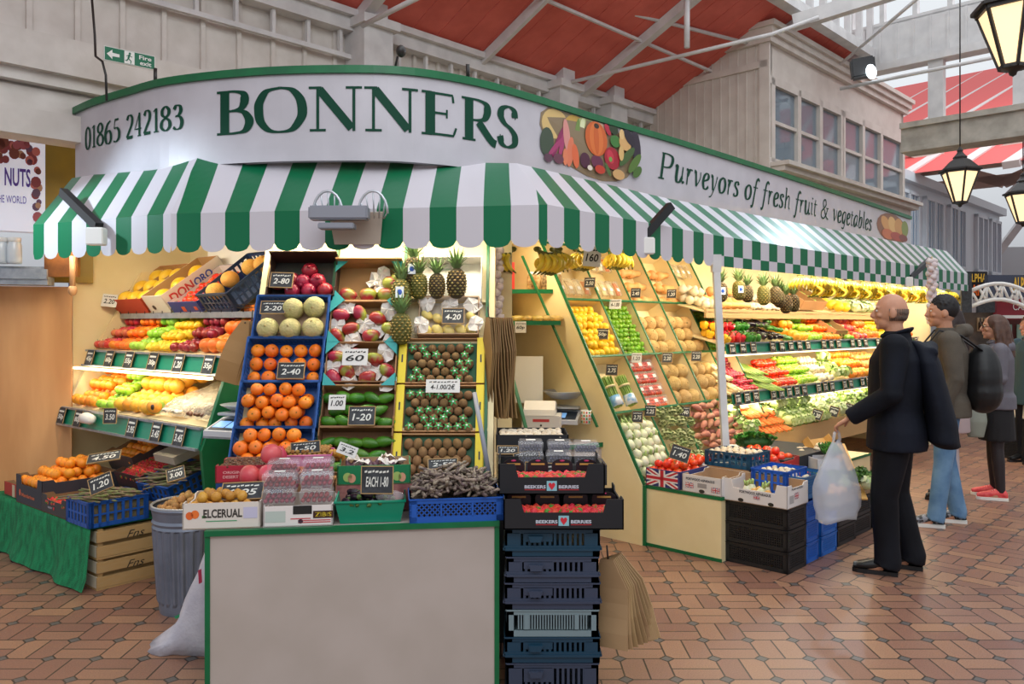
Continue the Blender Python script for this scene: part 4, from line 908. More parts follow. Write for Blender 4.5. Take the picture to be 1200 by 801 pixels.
railcards(*r2, [(k/30+.01, 0) for k in range(0, 30) if k not in (3, 9, 13, 16, 22)], h=.1, w=.1, txts=('1.80', '2.50', '95p', '1.20', '3.95'), lab='black chalk price card in the middle rail of the long display', grp='cards in the middle right rail')
# ---------------------------------------------------------------- produce: one mesh of each kind, copied object by object
PR = {}
def proto(k, name, g, mats, cat): PR[k] = (name, g.mesh(name, mats), cat)
def rnd_rot(r, full=True): return Matrix.Rotation(r.uniform(0, 2*PI), 4, 'Z') @ Matrix.Rotation(r.uniform(-.5, .5) if not full else r.uniform(0, 2*PI), 4, 'X')
RR = random.Random(11)
COUNT = {}
def put(k, p, label, group=None, rot=None, s=1.0, cat=None):
    name, me, c = PR[k]; o = bpy.data.objects.new(name, me); C.objects.link(o)
    M = TR(*p) @ (rot if rot is not None else rnd_rot(RR, False)); 
    o.matrix_basis = M @ Matrix.Diagonal((s, s, s, 1)) if not isinstance(s, tuple) else M @ Matrix.Diagonal((*s, 1))
    tag(o, label, cat or c, group); COUNT[k] = COUNT.get(k, 0)+1; return o
def roundfruit(r, flat=1.0, dim=.0, n=14, k=9, neck=0, lobes=0, amp=0):
    prof = []
    for i in range(k+1):
        t = PI*i/k; z = -math.cos(t)*r*flat; x = math.sin(t)*r
        if dim: z -= dim*r*math.exp(-(x/(r*.35))**2)*(1 if i > k/2 else -.6)
        if neck and i > k/2: z += neck*r*math.exp(-(x/(r*.3))**2)
        if neck and i < k/2: z -= neck*r*.5*math.exp(-(x/(r*.3))**2)
        prof.append((max(x, .0005), z))
    g = G(); g.lathe(prof, n, 0, None, True, lobes, amp); return g
M_STEM = mat('stem_green', '#55702c', .7); M_STEMB = mat('stem_brown', '#4f3b24', .8)
def star(g, z, r, m=1, n=5, up=.003):
    for i in range(n):
        a = 2*PI*i/n; g.add([(0, 0, z+up), (r*.35*math.cos(a-.5), r*.35*math.sin(a-.5), z+up*.8), (r*math.cos(a), r*math.sin(a), z-up), (r*.35*math.cos(a+.5), r*.35*math.sin(a+.5), z+up*.8)], [(0, 1, 2, 3)], m)
g = roundfruit(.037, .86, .12); star(g, .029, .007, 1); proto('satsuma', 'satsuma', g, [mat('satsuma_peel', '#f0700f', .42, '#f58a1c', 8, .25, 260, rnd=.25), M_STEM], 'satsuma')
g = roundfruit(.04, .97, .06); star(g, .037, .006, 1); proto('orange', 'orange', g, [mat('orange_peel', '#f08a1a', .42, '#f59c2a', 8, .25, 260, rnd=.3), M_STEM], 'orange')
g = roundfruit(.052, .93, .05); star(g, .047, .006, 1); proto('grapefruit', 'grapefruit', g, [mat('grapefruit_peel', '#f5b52c', .42, '#f0a030', 5, .2, 260, rnd=.4), M_STEM], 'grapefruit')
g = roundfruit(.05, .95, .05); star(g, .046, .006, 1); proto('large_orange', 'orange', g, [mat('navel_peel', '#ee7420', .42, '#f28a34', 5, .2, 260, rnd=.4), M_STEM], 'orange')
g = roundfruit(.036, .92, .2); g.tube([(0, 0, .022), (.002, 0, .04)], .0015, 5, 1); proto('red_apple', 'apple', g, [mat('red_apple_skin', '#c9304a', .3, '#d8a04c', 5, rnd=.6, mixpos=(.45, .75)), M_STEMB], 'apple')
g = roundfruit(.036, .92, .2); g.tube([(0, 0, .022), (.002, 0, .04)], .0015, 5, 1); proto('green_apple', 'apple', g, [mat('green_apple_skin', '#8fbf2c', .3, '#a8cf48', 5, rnd=.4), M_STEMB], 'apple')
g = roundfruit(.036, .92, .2); g.tube([(0, 0, .022), (.002, 0, .04)], .0015, 5, 1); proto('dark_apple', 'apple', g, [mat('dark_apple_skin', '#8c1a30', .25, '#b04848', 6, rnd=.5, mixpos=(.4, .8)), M_STEMB], 'apple')
g = roundfruit(.03, 1.12, 0, 12, 9, .3); proto('lemon', 'lemon', g, [mat('lemon_peel', '#f6cf34', .4, '#f2c020', 7, .2, 260, rnd=.2)], 'lemon')
g = roundfruit(.023, 1.08, 0, 10, 7, .2); proto('lime', 'lime', g, [mat('lime_peel', '#7fae22', .38, '#5f951c', 7, .2, 240, rnd=.4)], 'lime')
g = roundfruit(.024, 1.25, 0, 10, 8, .0); proto('yellow_plum', 'lemon', g, [mat('lemon_peel', '#f6cf34')], 'lemon')
g = roundfruit(.068, .97, .02, 18, 12); g.ball((0, 0, .066), (.007, .007, .003), 8, 4, 1); proto('galia_melon', 'melon', g, [mat('galia_skin', '#cdbf85', .6, '#b5b070', 22, .6, 90, rnd=.2), mat('melon_scar', '#a38e58', .7)], 'melon')
g = roundfruit(.066, .98, .02, 18, 12); g.ball((0, 0, .065), (.007, .007, .003), 8, 4, 1); proto('brown_melon', 'melon', g, [mat('netted_skin', '#d4b176', .7, '#c09a5c', 30, .8, 120, rnd=.2), MC['melon_scar']], 'melon')
g = roundfruit(.066, 1.22, 0, 18, 12); proto('yellow_melon', 'melon', g, [mat('yellow_melon_skin', '#f4cb2e', .35, '#eeb924', 6, .15, 60, rnd=.15)], 'melon')
g = roundfruit(.062, 1.1, 0, 16, 10); proto('orange_melon', 'melon', g, [mat('orange_melon_skin', '#e8b058', .6, '#dca048', 26, .6, 120, rnd=.15)], 'melon')
# mango: leaning oval with a little beak
g = roundfruit(.042, 1.25, 0, 14, 10)
g.v = [(x*(1-.12*(z/.05))+.006*(z/.05)**2, y*.86, z) for x, y, z in g.v]; g.tube([(.006, 0, .048), (.008, 0, .056)], .003, 5, 1)
proto('mango', 'mango', g, [mat('mango_skin', '#a32834', .3, '#98a03c', 9, rnd=.4, mixpos=(.48, .6)), M_STEMB], 'mango')
# avocado
def pear(r, l, nk, n=14):
    P = []
    for i in range(11):
        t = PI*i/10; z = -math.cos(t); x = math.sin(t)*(1-nk*(z+1)/2); P.append((max(x*r, .0005), z*l))
    g = G(); g.lathe(P, n); return g
g = pear(.036, .054, .42); g.tube([(0, 0, .052), (0, 0, .058)], .003, 5, 1); proto('avocado', 'avocado', g, [mat('avocado_skin', '#2f6b12', .3, '#4f8a22', 16, .3, 160, rnd=.4), M_STEMB], 'avocado')
g = roundfruit(.0245, 1.2, .0, 12, 8); g.ball((0, 0, -.0285), (.005, .005, .003), 6, 4, 1); proto('kiwi', 'kiwi', g, [mat('kiwi_skin', '#7a5a34', .85, '#93714a', 14, .5, 300, rnd=.3), M_STEMB], 'kiwi fruit')
# same with a printed green and white sticker leaf
g = roundfruit(.0245, 1.2, .0, 12, 8); g.ball((0, 0, -.0285), (.005, .005, .003), 6, 4, 1)
ks = G(); 
for a in range(5):
    an = a*2*PI/5; ks.face([(0, 0, .0302), (.012*math.cos(an-.4), .012*math.sin(an-.4), .029), (.026*math.cos(an), .026*math.sin(an), .026), (.012*math.cos(an+.4), .012*math.sin(an+.4), .029)], 0)
ks.ball((0, 0, .029), (.006, .006, .003), 8, 4, 1)
for f, m in zip(ks.f, ks.m): pass
gk = G(); gk.add([(x, z, -y) for x, y, z in g.v], g.f, 0, True); gk.m = [i for i in g.m]; o_ = len(gk.v); gk.v += [(x*1.0, y*1.0, z-.002) for x, y, z in ks.v]; gk.f += [[i+o_ for i in f] for f in ks.f]; gk.m += [2+m for m in ks.m]; gk.s += ks.s
proto('kiwi_sticker', 'kiwi', gk, [MC['kiwi_skin'], M_STEMB, mat('green_sticker', '#14a24a', .4), mat('white_sticker', '#e8efe8', .4)], 'kiwi fruit')
g = roundfruit(.045, .95, .0, 14, 9, 0, 6, .03)
for a in range(6): an = a*PI/3; g.add([(.011*math.cos(an-.4), .011*math.sin(an-.4), .04), (.011*math.cos(an+.4), .011*math.sin(an+.4), .04), (.016*math.cos(an), .016*math.sin(an), .058)], [(0, 1, 2)], 0)
g.tube([(0, 0, .038), (0, 0, .05)], [.011, .012], 8, 0); proto('pomegranate', 'pomegranate', g, [mat('pomegranate_skin', '#8e1430', .3, '#a82a3c', 7, rnd=.3)], 'pomegranate')
g = roundfruit(.046, .95, .0, 14, 9, 0, 6, .03)
for a in range(6): an = a*PI/3; g.add([(.011*math.cos(an-.4), .011*math.sin(an-.4), .04), (.011*math.cos(an+.4), .011*math.sin(an+.4), .04), (.016*math.cos(an), .016*math.sin(an), .06)], [(0, 1, 2)], 0)
g.tube([(0, 0, .038), (0, 0, .05)], [.011, .012], 8, 0); proto('pink_pomegranate', 'pomegranate', g, [mat('pink_pom_skin', '#cf3f52', .35, '#dd6a5e', 7, rnd=.3)], 'pomegranate')
g = roundfruit(.033, .84, .12, 12, 8); star(g, .025, .016, 1, 5); proto('tomato', 'tomato', g, [mat('tomato_skin', '#e03a1c', .22, '#e85024', 5, rnd=.3), M_STEM], 'tomato')
g = roundfruit(.016, .95, .05, 10, 6); star(g, .0145, .009, 1, 5); proto('cherry_tomato', 'tomato', g, [MC['tomato_skin'], M_STEM], 'tomato')
# strawberry: cone with seeds by bump, leafy cap
g = G(); g.lathe([(.0005, -.019), (.008, -.014), (.0135, -.003), (.015, .006), (.011, .012), (.0005, .013)], 10); star(g, .0135, .014, 1, 6, .003)
proto('strawberry', 'strawberry', g, [mat('strawberry_skin', '#d8202c', .35, '#e84a3c', 60, .6, 420, rnd=.35), mat('strawberry_leaf', '#4d8a2c', .6)], 'strawberry')
g = G(); g.tube([(0, 0, -.02), (0, 0, -.012), (0, 0, .006), (0, 0, .014)], [.001, .01, .012, .005], 8); star(g, .014, .012, 1, 4); proto('radish', 'radish', g, [mat('radish_skin', '#b81c3a', .35, '#d04050', 9, rnd=.3), M_STEM], 'radish')
g = roundfruit(.0045*2.2, .9, 0, 8, 5); proto('lychee', 'nut', g, [mat('lychee_skin', '#b98b45', .7, '#9c6f34', 20, .6, 200, rnd=.4)], 'longan')
g = roundfruit(.022, 1.1, 0, 12, 7, .1); proto('loquat', 'loquat', g, [mat('loquat_skin', '#d39a3a', .5, '#b87f30', 16, .3, 120, rnd=.3)], 'loquat')
# fig (purple)
g = pear(.02, .026, .6, 10); proto('fig', 'fig', g, [mat('fig_skin', '#4a2c40', .5, '#6c4a52', 12, rnd=.3)], 'fig')
# pepper: four-lobed with stem
def peppermesh(m):
    P = [(.0005, -.036), (.02, -.04), (.033, -.028), (.038, .0), (.04, .022), (.03, .036), (.012, .034), (.004, .03)]
    g = G(); g.lathe(P, 16, 0, None, True, 4, .12); g.tube([(0, 0, .03), (.002, 0, .05), (.008, 0, .058)], [.006, .005, .005], 6, 1); return g
for k, c, c2 in (('red_pepper', '#cf1820', '#dd3020'), ('yellow_pepper', '#f2b416', '#f6c838'), ('green_pepper', '#2c7a1e', '#3f8f2a')): proto(k, 'pepper', peppermesh(0), [mat(k+'_skin', c, .2, c2, 6, rnd=.2), M_STEM], 'pepper')
g = pear(.042, .085, .35, 14); g.lathe([(.032, .055), (.03, .072), (.01, .086), (.007, .11)], 8, 1); proto('aubergine', 'aubergine', g, [mat('aubergine_skin', '#1d0f1e', .15, rnd=.2), mat('aubergine_cap', '#4a6428', .6)], 'aubergine')
g = pear(.026, .045, .3, 10); g.lathe([(.016, .03), (.014, .04), (.004, .047), (.004, .056)], 6, 1); proto('small_aubergine', 'aubergine', g, [MC['aubergine_skin'], MC['aubergine_cap']], 'aubergine')
# sweet potato / carrot / parsnip
g = G(); g.tube([(-.08, 0, 0), (-.06, .003, 0), (-.02, .008, .004), (.03, .006, .0), (.065, 0, -.003), (.085, -.003, 0)], [.004, .018, .03, .029, .014, .003], 10); proto('sweet_potato', 'sweet_potato', g, [mat('sweet_potato_skin', '#b3705a', .75, '#c8917a', 9, .4, 90, rnd=.4)], 'sweet potato')
g = G(); g.tube([(-.08, 0, 0), (-.078, 0, 0), (-.02, .0, .002), (.05, .004, .0), (.1, .006, -.002)], [.006, .014, .013, .008, .001], 8); g.tube([(-.08, 0, 0), (-.1, .004, .006)], .003, 5, 1); proto('carrot', 'carrot', g, [mat('carrot_skin', '#e8762c', .6, '#f08c3c', 10, rnd=.2), M_STEM], 'carrot')
g = G(); g.tube([(-.09, 0, 0), (-.086, 0, 0), (-.04, .0, .002), (.05, .004, .0), (.12, .01, -.002)], [.008, .019, .016, .009, .001], 8); proto('parsnip', 'parsnip', g, [mat('parsnip_skin', '#e9dcb4', .7, '#dcc894', 10, rnd=.2)], 'parsnip')
# butternut squash
g = G(); g.lathe([(.0005, -.09), (.03, -.086), (.05, -.06), (.053, -.04), (.04, -.005), (.032, .03), (.033, .07), (.025, .088), (.0005, .092)], 16); g.tube([(0, 0, .09), (.003, 0, .108)], [.007, .008], 6, 1); proto('butternut', 'butternut_squash', g, [mat('butternut_skin', '#e8b070', .55, '#dfa05c', 6, rnd=.2), M_STEMB], 'squash')
# fennel bulb
g = G(); g.lathe([(.0005, -.03), (.02, -.032), (.036, -.016), (.038, .004), (.026, .03), (.016, .045)], 14, 0, None, True, 5, .05)
for k, a in enumerate((0, 2.1, 4.2)): g.tube([(.008*math.cos(a), .008*math.sin(a), .035), (.016*math.cos(a), .014*math.sin(a), .07), (.024*math.cos(a), .02*math.sin(a), .085)], [.01, .008, .006], 7, 1)
proto('fennel', 'fennel_bulb', g, [mat('fennel_white', '#e6e3cc', .45, '#d4dcae', 12, .2, 60, rnd=.12), mat('fennel_green', '#a7bf72', .5)], 'fennel')
# artichoke: overlapping bracts
g = G(); g.lathe([(.0005, -.035), (.028, -.03), (.038, -.005), (.032, .025), (.013, .045), (.0005, .048)], 12, 1)
for ring_, (zz, rr_, nn_) in enumerate(((-.026, .032, 6), (-.01, .041, 7), (.008, .041, 7), (.026, .031, 6), (.038, .018, 4))):
    for j in range(nn_):
        a = 2*PI*(j+.5*(ring_ % 2))/nn_; ca, sa = math.cos(a), math.sin(a); w = .0145
        g.add([(rr_*ca*.95-w*sa, rr_*sa*.95+w*ca, zz-.006), (rr_*ca*.95+w*sa, rr_*sa*.95-w*ca, zz-.006), (rr_*1.1*ca+w*.8*sa, rr_*1.1*sa-w*.8*ca, zz+.012), ((rr_*.98)*ca, (rr_*.98)*sa, zz+.028), (rr_*1.1*ca-w*.8*sa, rr_*1.1*sa+w*.8*ca, zz+.012)], [(0, 1, 2, 3, 4)], 0, False)
g.tube([(0, 0, -.03), (0, 0, -.05)], .011, 8, 0); proto('artichoke', 'artichoke', g, [mat('artichoke_leaf', '#a9b880', .6, '#c2c294', 10, rnd=.25), mat('artichoke_core', '#6d7a48', .8)], 'artichoke')
# asparagus spear along x, tip at +x
def spear(l, r, m):
    g = G(); g.tube([(-l/2, 0, 0), (-l*.1, .002, 0), (l*.3, 0, 0), (l*.36, 0, 0), (l*.42, 0, 0), (l/2, 0, 0)], [r, r*.95, r*.85, r*1.15, r*.95, r*.1], 6, 0)
    for k in range(4): x = -l*.3+k*l*.17; g.add([(x, -r*.6, r*.8), (x, r*.6, r*.8), (x+.014, 0, r*1.1)], [(0, 1, 2)], 0)
    return g
proto('asparagus', 'asparagus_spear', spear(.2, .0052, 0), [mat('asparagus_skin', '#7d8a4e', .5, '#8a6a5a', 26, rnd=.5, mixpos=(.4, .6))], 'asparagus')
proto('purple_asparagus', 'purple_spear', spear(.095, .0065, 0), [mat('purple_spear', '#5e4c4a', .5, '#9c8c7a', 34, .4, 200, rnd=.6, mixpos=(.4, .6))], 'asparagus')
proto('green_asparagus', 'asparagus_spear', spear(.17, .0048, 0), [mat('green_spear', '#7c9c3e', .5, '#94b058', 20, rnd=.3)], 'asparagus')
# button / cup mushroom
g = G(); g.lathe([(.0005, .012), (.014, .009), (.02, .0), (.018, -.004), (.006, -.003), (.006, -.016), (.0005, -.017)], 12); proto('mushroom', 'mushroom', g, [mat('mushroom_cap', '#e2d6c2', .7, '#cdb99c', 12, rnd=.2)], 'mushroom')
g = roundfruit(.03, .95, 0, 12, 8, .25); proto('onion', 'onion', g, [mat('onion_skin', '#d9a35c', .45, '#c98a3c', 8, rnd=.3)], 'onion')
g = roundfruit(.03, .95, 0, 12, 8, .25); proto('pale_bulb', 'celeriac', g, [mat('pale_bulb_skin', '#e6dcc4', .6, '#cfc09c', 8, .3, 60, rnd=.2)], 'vegetable')
# leafy heads: layers of wavy leaves around a ball
def leafy(r, n, c, seed, el=1.0, open_=.35):
    rd_ = random.Random(seed); g = G(); g.ball((0, 0, 0), (r*.8, r*.8, r*.8*el), 12, 8)
    for i in range(n):
        a = rd_.uniform(0, 2*PI); t = rd_.uniform(.1, 1.35); ca, sa = math.cos(a), math.sin(a); R_ = r*(.82+rd_.uniform(0, .2)); w = r*rd_.uniform(.3, .5)
        base = V((R_*math.sin(t)*ca, R_*math.sin(t)*sa, R_*math.cos(t)*el)); nrm = base.normalized(); tn = V((-sa, ca, 0)); up = nrm.cross(tn)*-1; 
        pts = []; m = 7
        c0 = base+nrm*r*.02
        for k in range(m): an = 2*PI*k/m; pts.append(c0+tn*w*math.cos(an)+up*w*math.sin(an)+nrm*rd_.uniform(-.05, open_)*r*(.2+.8*abs(math.cos(an))))
        o = len(g.v); g.add([c0]+pts, [(0, 1+k, 1+(k+1) % m) for k in range(m)], 0 if rd_.random() < .6 else 1, True)
    return g
proto('lettuce', 'lettuce', leafy(.075, 34, 0, 2), [mat('lettuce_leaf', '#b7cd7c', .5, '#dbe2ae', 10, rnd=.25), mat('lettuce_dark', '#88ad4c', .5)], 'lettuce')
proto('cabbage', 'cabbage', leafy(.07, 18, 0, 5, 1, .1), [mat('cabbage_leaf', '#c9d7a2', .4, '#dde4c0', 10, rnd=.2), mat('cabbage_dark', '#a9c07a', .4)], 'cabbage')
proto('celery_head', 'pale_greens', leafy(.06, 26, 0, 9, 1.5), [mat('pale_greens_leaf', '#dfe6b8', .5, '#b8cc78', 14, rnd=.2), mat('lettuce_dark', '#88ad4c')], 'leafy greens')
proto('dark_greens', 'dark_greens', leafy(.06, 40, 0, 12, 1, .5), [mat('dark_greens_leaf', '#3f6a22', .6, '#5c8a30', 14, rnd=.3), mat('dark_greens2', '#2c5218', .6)], 'leafy greens')
g = G()
rp = random.Random(4)
for i in range(520):
    x, y = rp.uniform(-.16, .16), rp.uniform(-.07, .07); h_ = .05+.05*(1-(x/.17)**2)*rp.uniform(.5, 1); a = rp.uniform(0, 2*PI); l = .018; dx, dy = l*math.cos(a), l*math.sin(a)
    g.add([(x, y, h_*.8), (x+dx, y+dy, h_+.006), (x+dx*.4-dy, y+dy*.4+dx, h_+rp.uniform(0, .015)), (x-dy*.6, y+dx*.6, h_)], [(0, 1, 2, 3)], 0 if i % 3 else 1)
    if i % 3 == 0: g.tube([(x*.8, y*.8, 0), (x, y, h_)], .0015, 4, 1)
g.ball((0, 0, .02), (.155, .07, .05), 14, 8, 1)
proto('parsley', 'parsley', g, [mat('parsley_leaf', '#2f7a1c', .6, '#4c9a2c', 20, rnd=.2), mat('parsley_dark', '#1e5212', .6)], 'parsley')
# ---- banana hand: crown + fingers
M_BAN = mat('banana_peel', '#f8d63c', .4, '#e6d24a', 8, rnd=.15); M_BANT = mat('banana_tip', '#6a6a22', .6)
def banana_fingers(n=7, l=.17):
    out = []
    for i in range(n):
        a = (i-(n-1)/2)*.26; g = G(); pts = []; rs = []
        for k in range(9):
            t = k/8; th = .25+1.15*t; x = l*.62*math.sin(th*1.0)*.62; z = -l*1.0*t*(1-.12*t); off = .02+.095*math.sin(t*PI*.85)
            pts.append(V((math.sin(a)*(off+.35*t*l), -math.cos(a)*(off+.06*math.sin(t*PI)), z))); rs.append((.004, .007, .014, .0165, .017, .0165, .014, .008, .004)[k])
        g.tube(pts[:3], rs[:3], 7, 1, False); g.tube(pts[2:8], rs[2:8], 7, 0, False); g.tube(pts[7:], rs[7:], 7, 1); out.append(g)
    return out
BF = [g.mesh('banana', [M_BAN, M_BANT]) for g in banana_fingers()]
g = G(); g.ball((0, -.012, .005), (.035, .018, .018), 10, 6); BCR = g.mesh('crown', [M_BANT])
g = G(); g.tube([(0, 0, .01), (0, 0, .07)], .0012, 4); BST = g.mesh('string', [M_PAPER])
def bananas(p, rot, label, group, s=1.0, cnt=7):
    t = thing('banana_bunch', label, 'bananas', TR(*p) @ RZ(rot) @ Matrix.Scale(s, 4), group)
    link('crown', BCR, t); link('string', BST, t)
    for me in BF[(7-cnt)//2:(7-cnt)//2+cnt]: link('banana', me, t)
    return t
# ---- pineapple: body, leafy crown, optional tag
g = G(); NP = 20; KP = 14; vs = []; 
for i in range(KP+1):
    t = PI*i/KP; z = -math.cos(t)*.085; r = math.sin(t)**.7*.052
    for j in range(NP):
        a = 2*PI*(j+.5*(i % 2))/NP; q = r*(1+.07*((i+j) % 2)); vs.append((q*math.cos(a), q*math.sin(a), z))
fs_ = [(i*NP+j, i*NP+(j+1) % NP, (i+1)*NP+(j+1) % NP, (i+1)*NP+j) for i in range(KP) for j in range(NP)]
g.add(vs, fs_, 0, False)
def eyes(g, m):
    for i in range(1, 10):
        z = -.085+.17*(i+.5)/11; r = math.sin(math.acos(max(-1, min(1, -z/.085))))**.7*.055
        for j in range(11):
            a = 2*PI*(j+.5*(i % 2))/11; M = fr(V((r*math.cos(a), r*math.sin(a), z)), V((-math.sin(a), math.cos(a), 0)), ZZ); g.add([M @ V(q) for q in ((-.010, 0, -.001), (0, -.0065, -.001), (.010, 0, -.001), (0, .0065, -.001), (0, -.001, .006))], [(0, 1, 4), (1, 2, 4), (2, 3, 4), (3, 0, 4)], m)
eyes(g, 1)
def pine(cb, ce, nm): me = g.mesh('body', [mat(nm+'_groove', cb, .7, rnd=.2), mat(nm+'_eye', ce, .55, '#6f6a34', 20, rnd=.3)]); return me
PB1 = pine('#3f3420', '#8a6a34', 'brown_pine'); PB2 = pine('#5a5a22', '#b0923c', 'yellow_pine')
g = G(); rp = random.Random(8)
for i in range(34):
    a = i*2.4; t = i/34; l = .06+.075*t; ti = .95-.8*t; ca, sa = math.cos(a), math.sin(a); w = .0085
    P0 = V((.012*ca, .012*sa, .08)); d = V((ca*math.sin(ti), sa*math.sin(ti), math.cos(ti))); sd = V((-sa, ca, 0)); up_ = V((0, 0, 1))
    mid = P0+d*l*.5+up_*.006; tip = P0+d*l+V((ca, sa, 0))*.008
    nrm_ = d.cross(sd).normalized()*.0015
    g.add([P0-sd*w, P0+sd*w, mid+sd*w*.8, mid-sd*w*.8, tip], [(0, 1, 2, 3), (3, 2, 4)], 0, False); g.add([P0-sd*w+nrm_, P0+sd*w+nrm_, mid+sd*w*.8+nrm_, mid-sd*w*.8+nrm_, tip], [(3, 2, 1, 0), (4, 2, 3)], 0)
PCR = g.mesh('leaf_crown', [mat('pine_leaf', '#5f8250', .5, '#86a066', 14, rnd=.3)])
g = G(); g.box(-.022, .022, -.058, -.056, -.03, .03, 0); g.ball((0, -.0575, 0), (.015, .002, .017), 10, 4, 1); PTG = g.mesh('brand_tag', [mat('tag_white', '#e8ecf0', .4), mat('tag_blue', '#1c50b4', .4)])
def pineapple(p, label, rot=None, tg=False, yellow=False, s=1.0, grp=None):
    t = thing('pineapple', label, 'pineapple', TR(*p) @ (rot or RZ(RR.uniform(0, 6))) @ Matrix.Scale(s, 4), grp)
    link('body', PB2 if yellow else PB1, t); link('leaf_crown', PCR, t)
    if tg: link('swing_tag', PTG, t)
    return t
# ---------- helpers that fill things
def fill(kind, M, w, d, z, pit, label, group, n_layers=1, jit=.1, s=1.0, rot=None, tiltmax=.5, x0=None, drop=0, prob=1.0, hexo=True, dz=None):
    """rows of one kind inside a tray whose local frame is M"""
    cnt = 0
    for L_ in range(n_layers):
        y = pit/2+L_*pit*.5; r = 0
        while y < d-pit*.45:
            x = -w/2+pit/2+(pit/2 if (hexo and (r+L_) % 2) else 0)
            while x < w/2-pit*.42:
                if RR.random() < prob:
                    p = V((x+RR.uniform(-jit, jit)*pit*.5, y+RR.uniform(-jit, jit)*pit*.5, z+L_*(dz or pit*.72)+RR.uniform(-.1, .1)*pit*.5))
                    R = rot(RR) if rot else (RZ(RR.uniform(0, 6.3)) @ RX(RR.uniform(-tiltmax, tiltmax)) @ RY(RR.uniform(-tiltmax, tiltmax)))
                    kq = 'kiwi' if kind == 'kiwi_sticker' and RR.random() < .45 else kind; Mq = M @ TR(*p) @ R; name, me, c = PR[kq]; o = bpy.data.objects.new(name, me); C.objects.link(o); o.matrix_basis = Mq @ Matrix.Scale(s*RR.uniform(.94, 1.04), 4); tag(o, label, c, group); COUNT[kind] = COUNT.get(kind, 0)+1; cnt += 1
                x += pit
            y += pit*(.88 if hexo else 1.0); r += 1
    return cnt
FLAT = lambda ax: (lambda r: RZ(ax+r.uniform(-.15, .15)) @ RX(PI/2+r.uniform(-.2, .2)))
# ================================================================= sloping rack trays
def rtray(xc, v0, o=.0, extra=0):   # frame of a tray lying on the rack: x right, y up the slope, z towards the viewer
    return fr(RK(xc, v0, o), V((1, 0, 0)), RU)
def rv(px, py, o=.05):
    P = RK(0, 0, o); p = hit(px, py, P, RN); return p.x, (p-V((0, RB.y, RB.z))).dot(RU)
blue = '#1d58a6'
# left column: x from px 300-385
XL = -1.165; XM = -.785; XR = -.37
for nm, v in (('topmost', .985),):
    tray('fruit_box', 'dark brown cardboard box of pomegranates at the top of the left column', 'fruit box', rtray(XL+.02, .985), .37, .25, .10, '#3a2418', '#3a2018', bh=.14, liner='#1a1718')
Mx = rtray(XL+.02, .985)
for x, y in ((.03, .17), (.0, .10), (.08, .105), (-.05, .045), (.04, .045), (.125, .05), (-.14, .1), (-.06, .11)):
    put('pomegranate', Mx @ V((x, y, .06)), 'shiny red pomegranate in the dark box at the top of the rack', 'pomegranates in the top box', rot=MRK.to_3x3().to_4x4() @ RX(RR.uniform(-1, 1)) @ RY(RR.uniform(-1, 1)))
crate_plastic('fruit_crate', 'blue plastic crate of pale netted melons second from the top', 'crate', rtray(XL-.01, .735), .39, .25, .10, blue, 'lattice')
Mx = rtray(XL-.01, .735); g = G(); g.box(-.18, .18, .01, .24, .012, .03, 0); tag(g.obj('moulded_liner', mat('liner_paper', '#c2a184', .7), None, Mx), 'tan moulded paper liner under the pale melons', 'liner')
for x, y in ((.0, .175), (.115, .185), (-.12, .06), (0, .058), (.12, .062)):
    put('galia_melon', Mx @ V((x, y, .085)), 'pale netted melon in the blue crate of five', 'melons in the blue crate', rot=MRK.to_3x3().to_4x4() @ RX(RR.uniform(-.5, .5)), s=.86)
for v, lab in ((.49, 'orange satsuma crate with tall chalk card'), (.245, 'crate heaped with mixed satsumas'), (.0, 'lowest crate on the rack')):
    crate_plastic('fruit_crate', {0: 'blue plastic crate of satsumas lowest on the sloping rack', .245: 'blue plastic crate heaped with satsumas, second from the bottom', .49: 'blue plastic crate of satsumas in neat rows below the pale melons'}[v if v else 0], 'crate', rtray(XL-.015-.012*(1-v), v), .405, .25, .10, blue, 'lattice')
Mx = rtray(XL-.02, .49); fill('satsuma', Mx, .39, .25, .055, .076, 'bright satsuma in the neatly rowed blue crate', 'satsumas in the third crate', jit=.06, hexo=False, s=.98); 
Mx = rtray(XL-.022, .245); fill('satsuma', Mx, .38, .25, .05, .072, 'satsuma heaped in the second lowest blue crate', 'satsumas in the heaped crate', n_layers=2, jit=.2, s=.95)
Mx = rtray(XL-.025, .0); fill('satsuma', Mx, .38, .25, .05, .074, 'satsuma in the lowest blue crate behind the red box', 'satsumas in the lowest crate', jit=.15, n_layers=2)
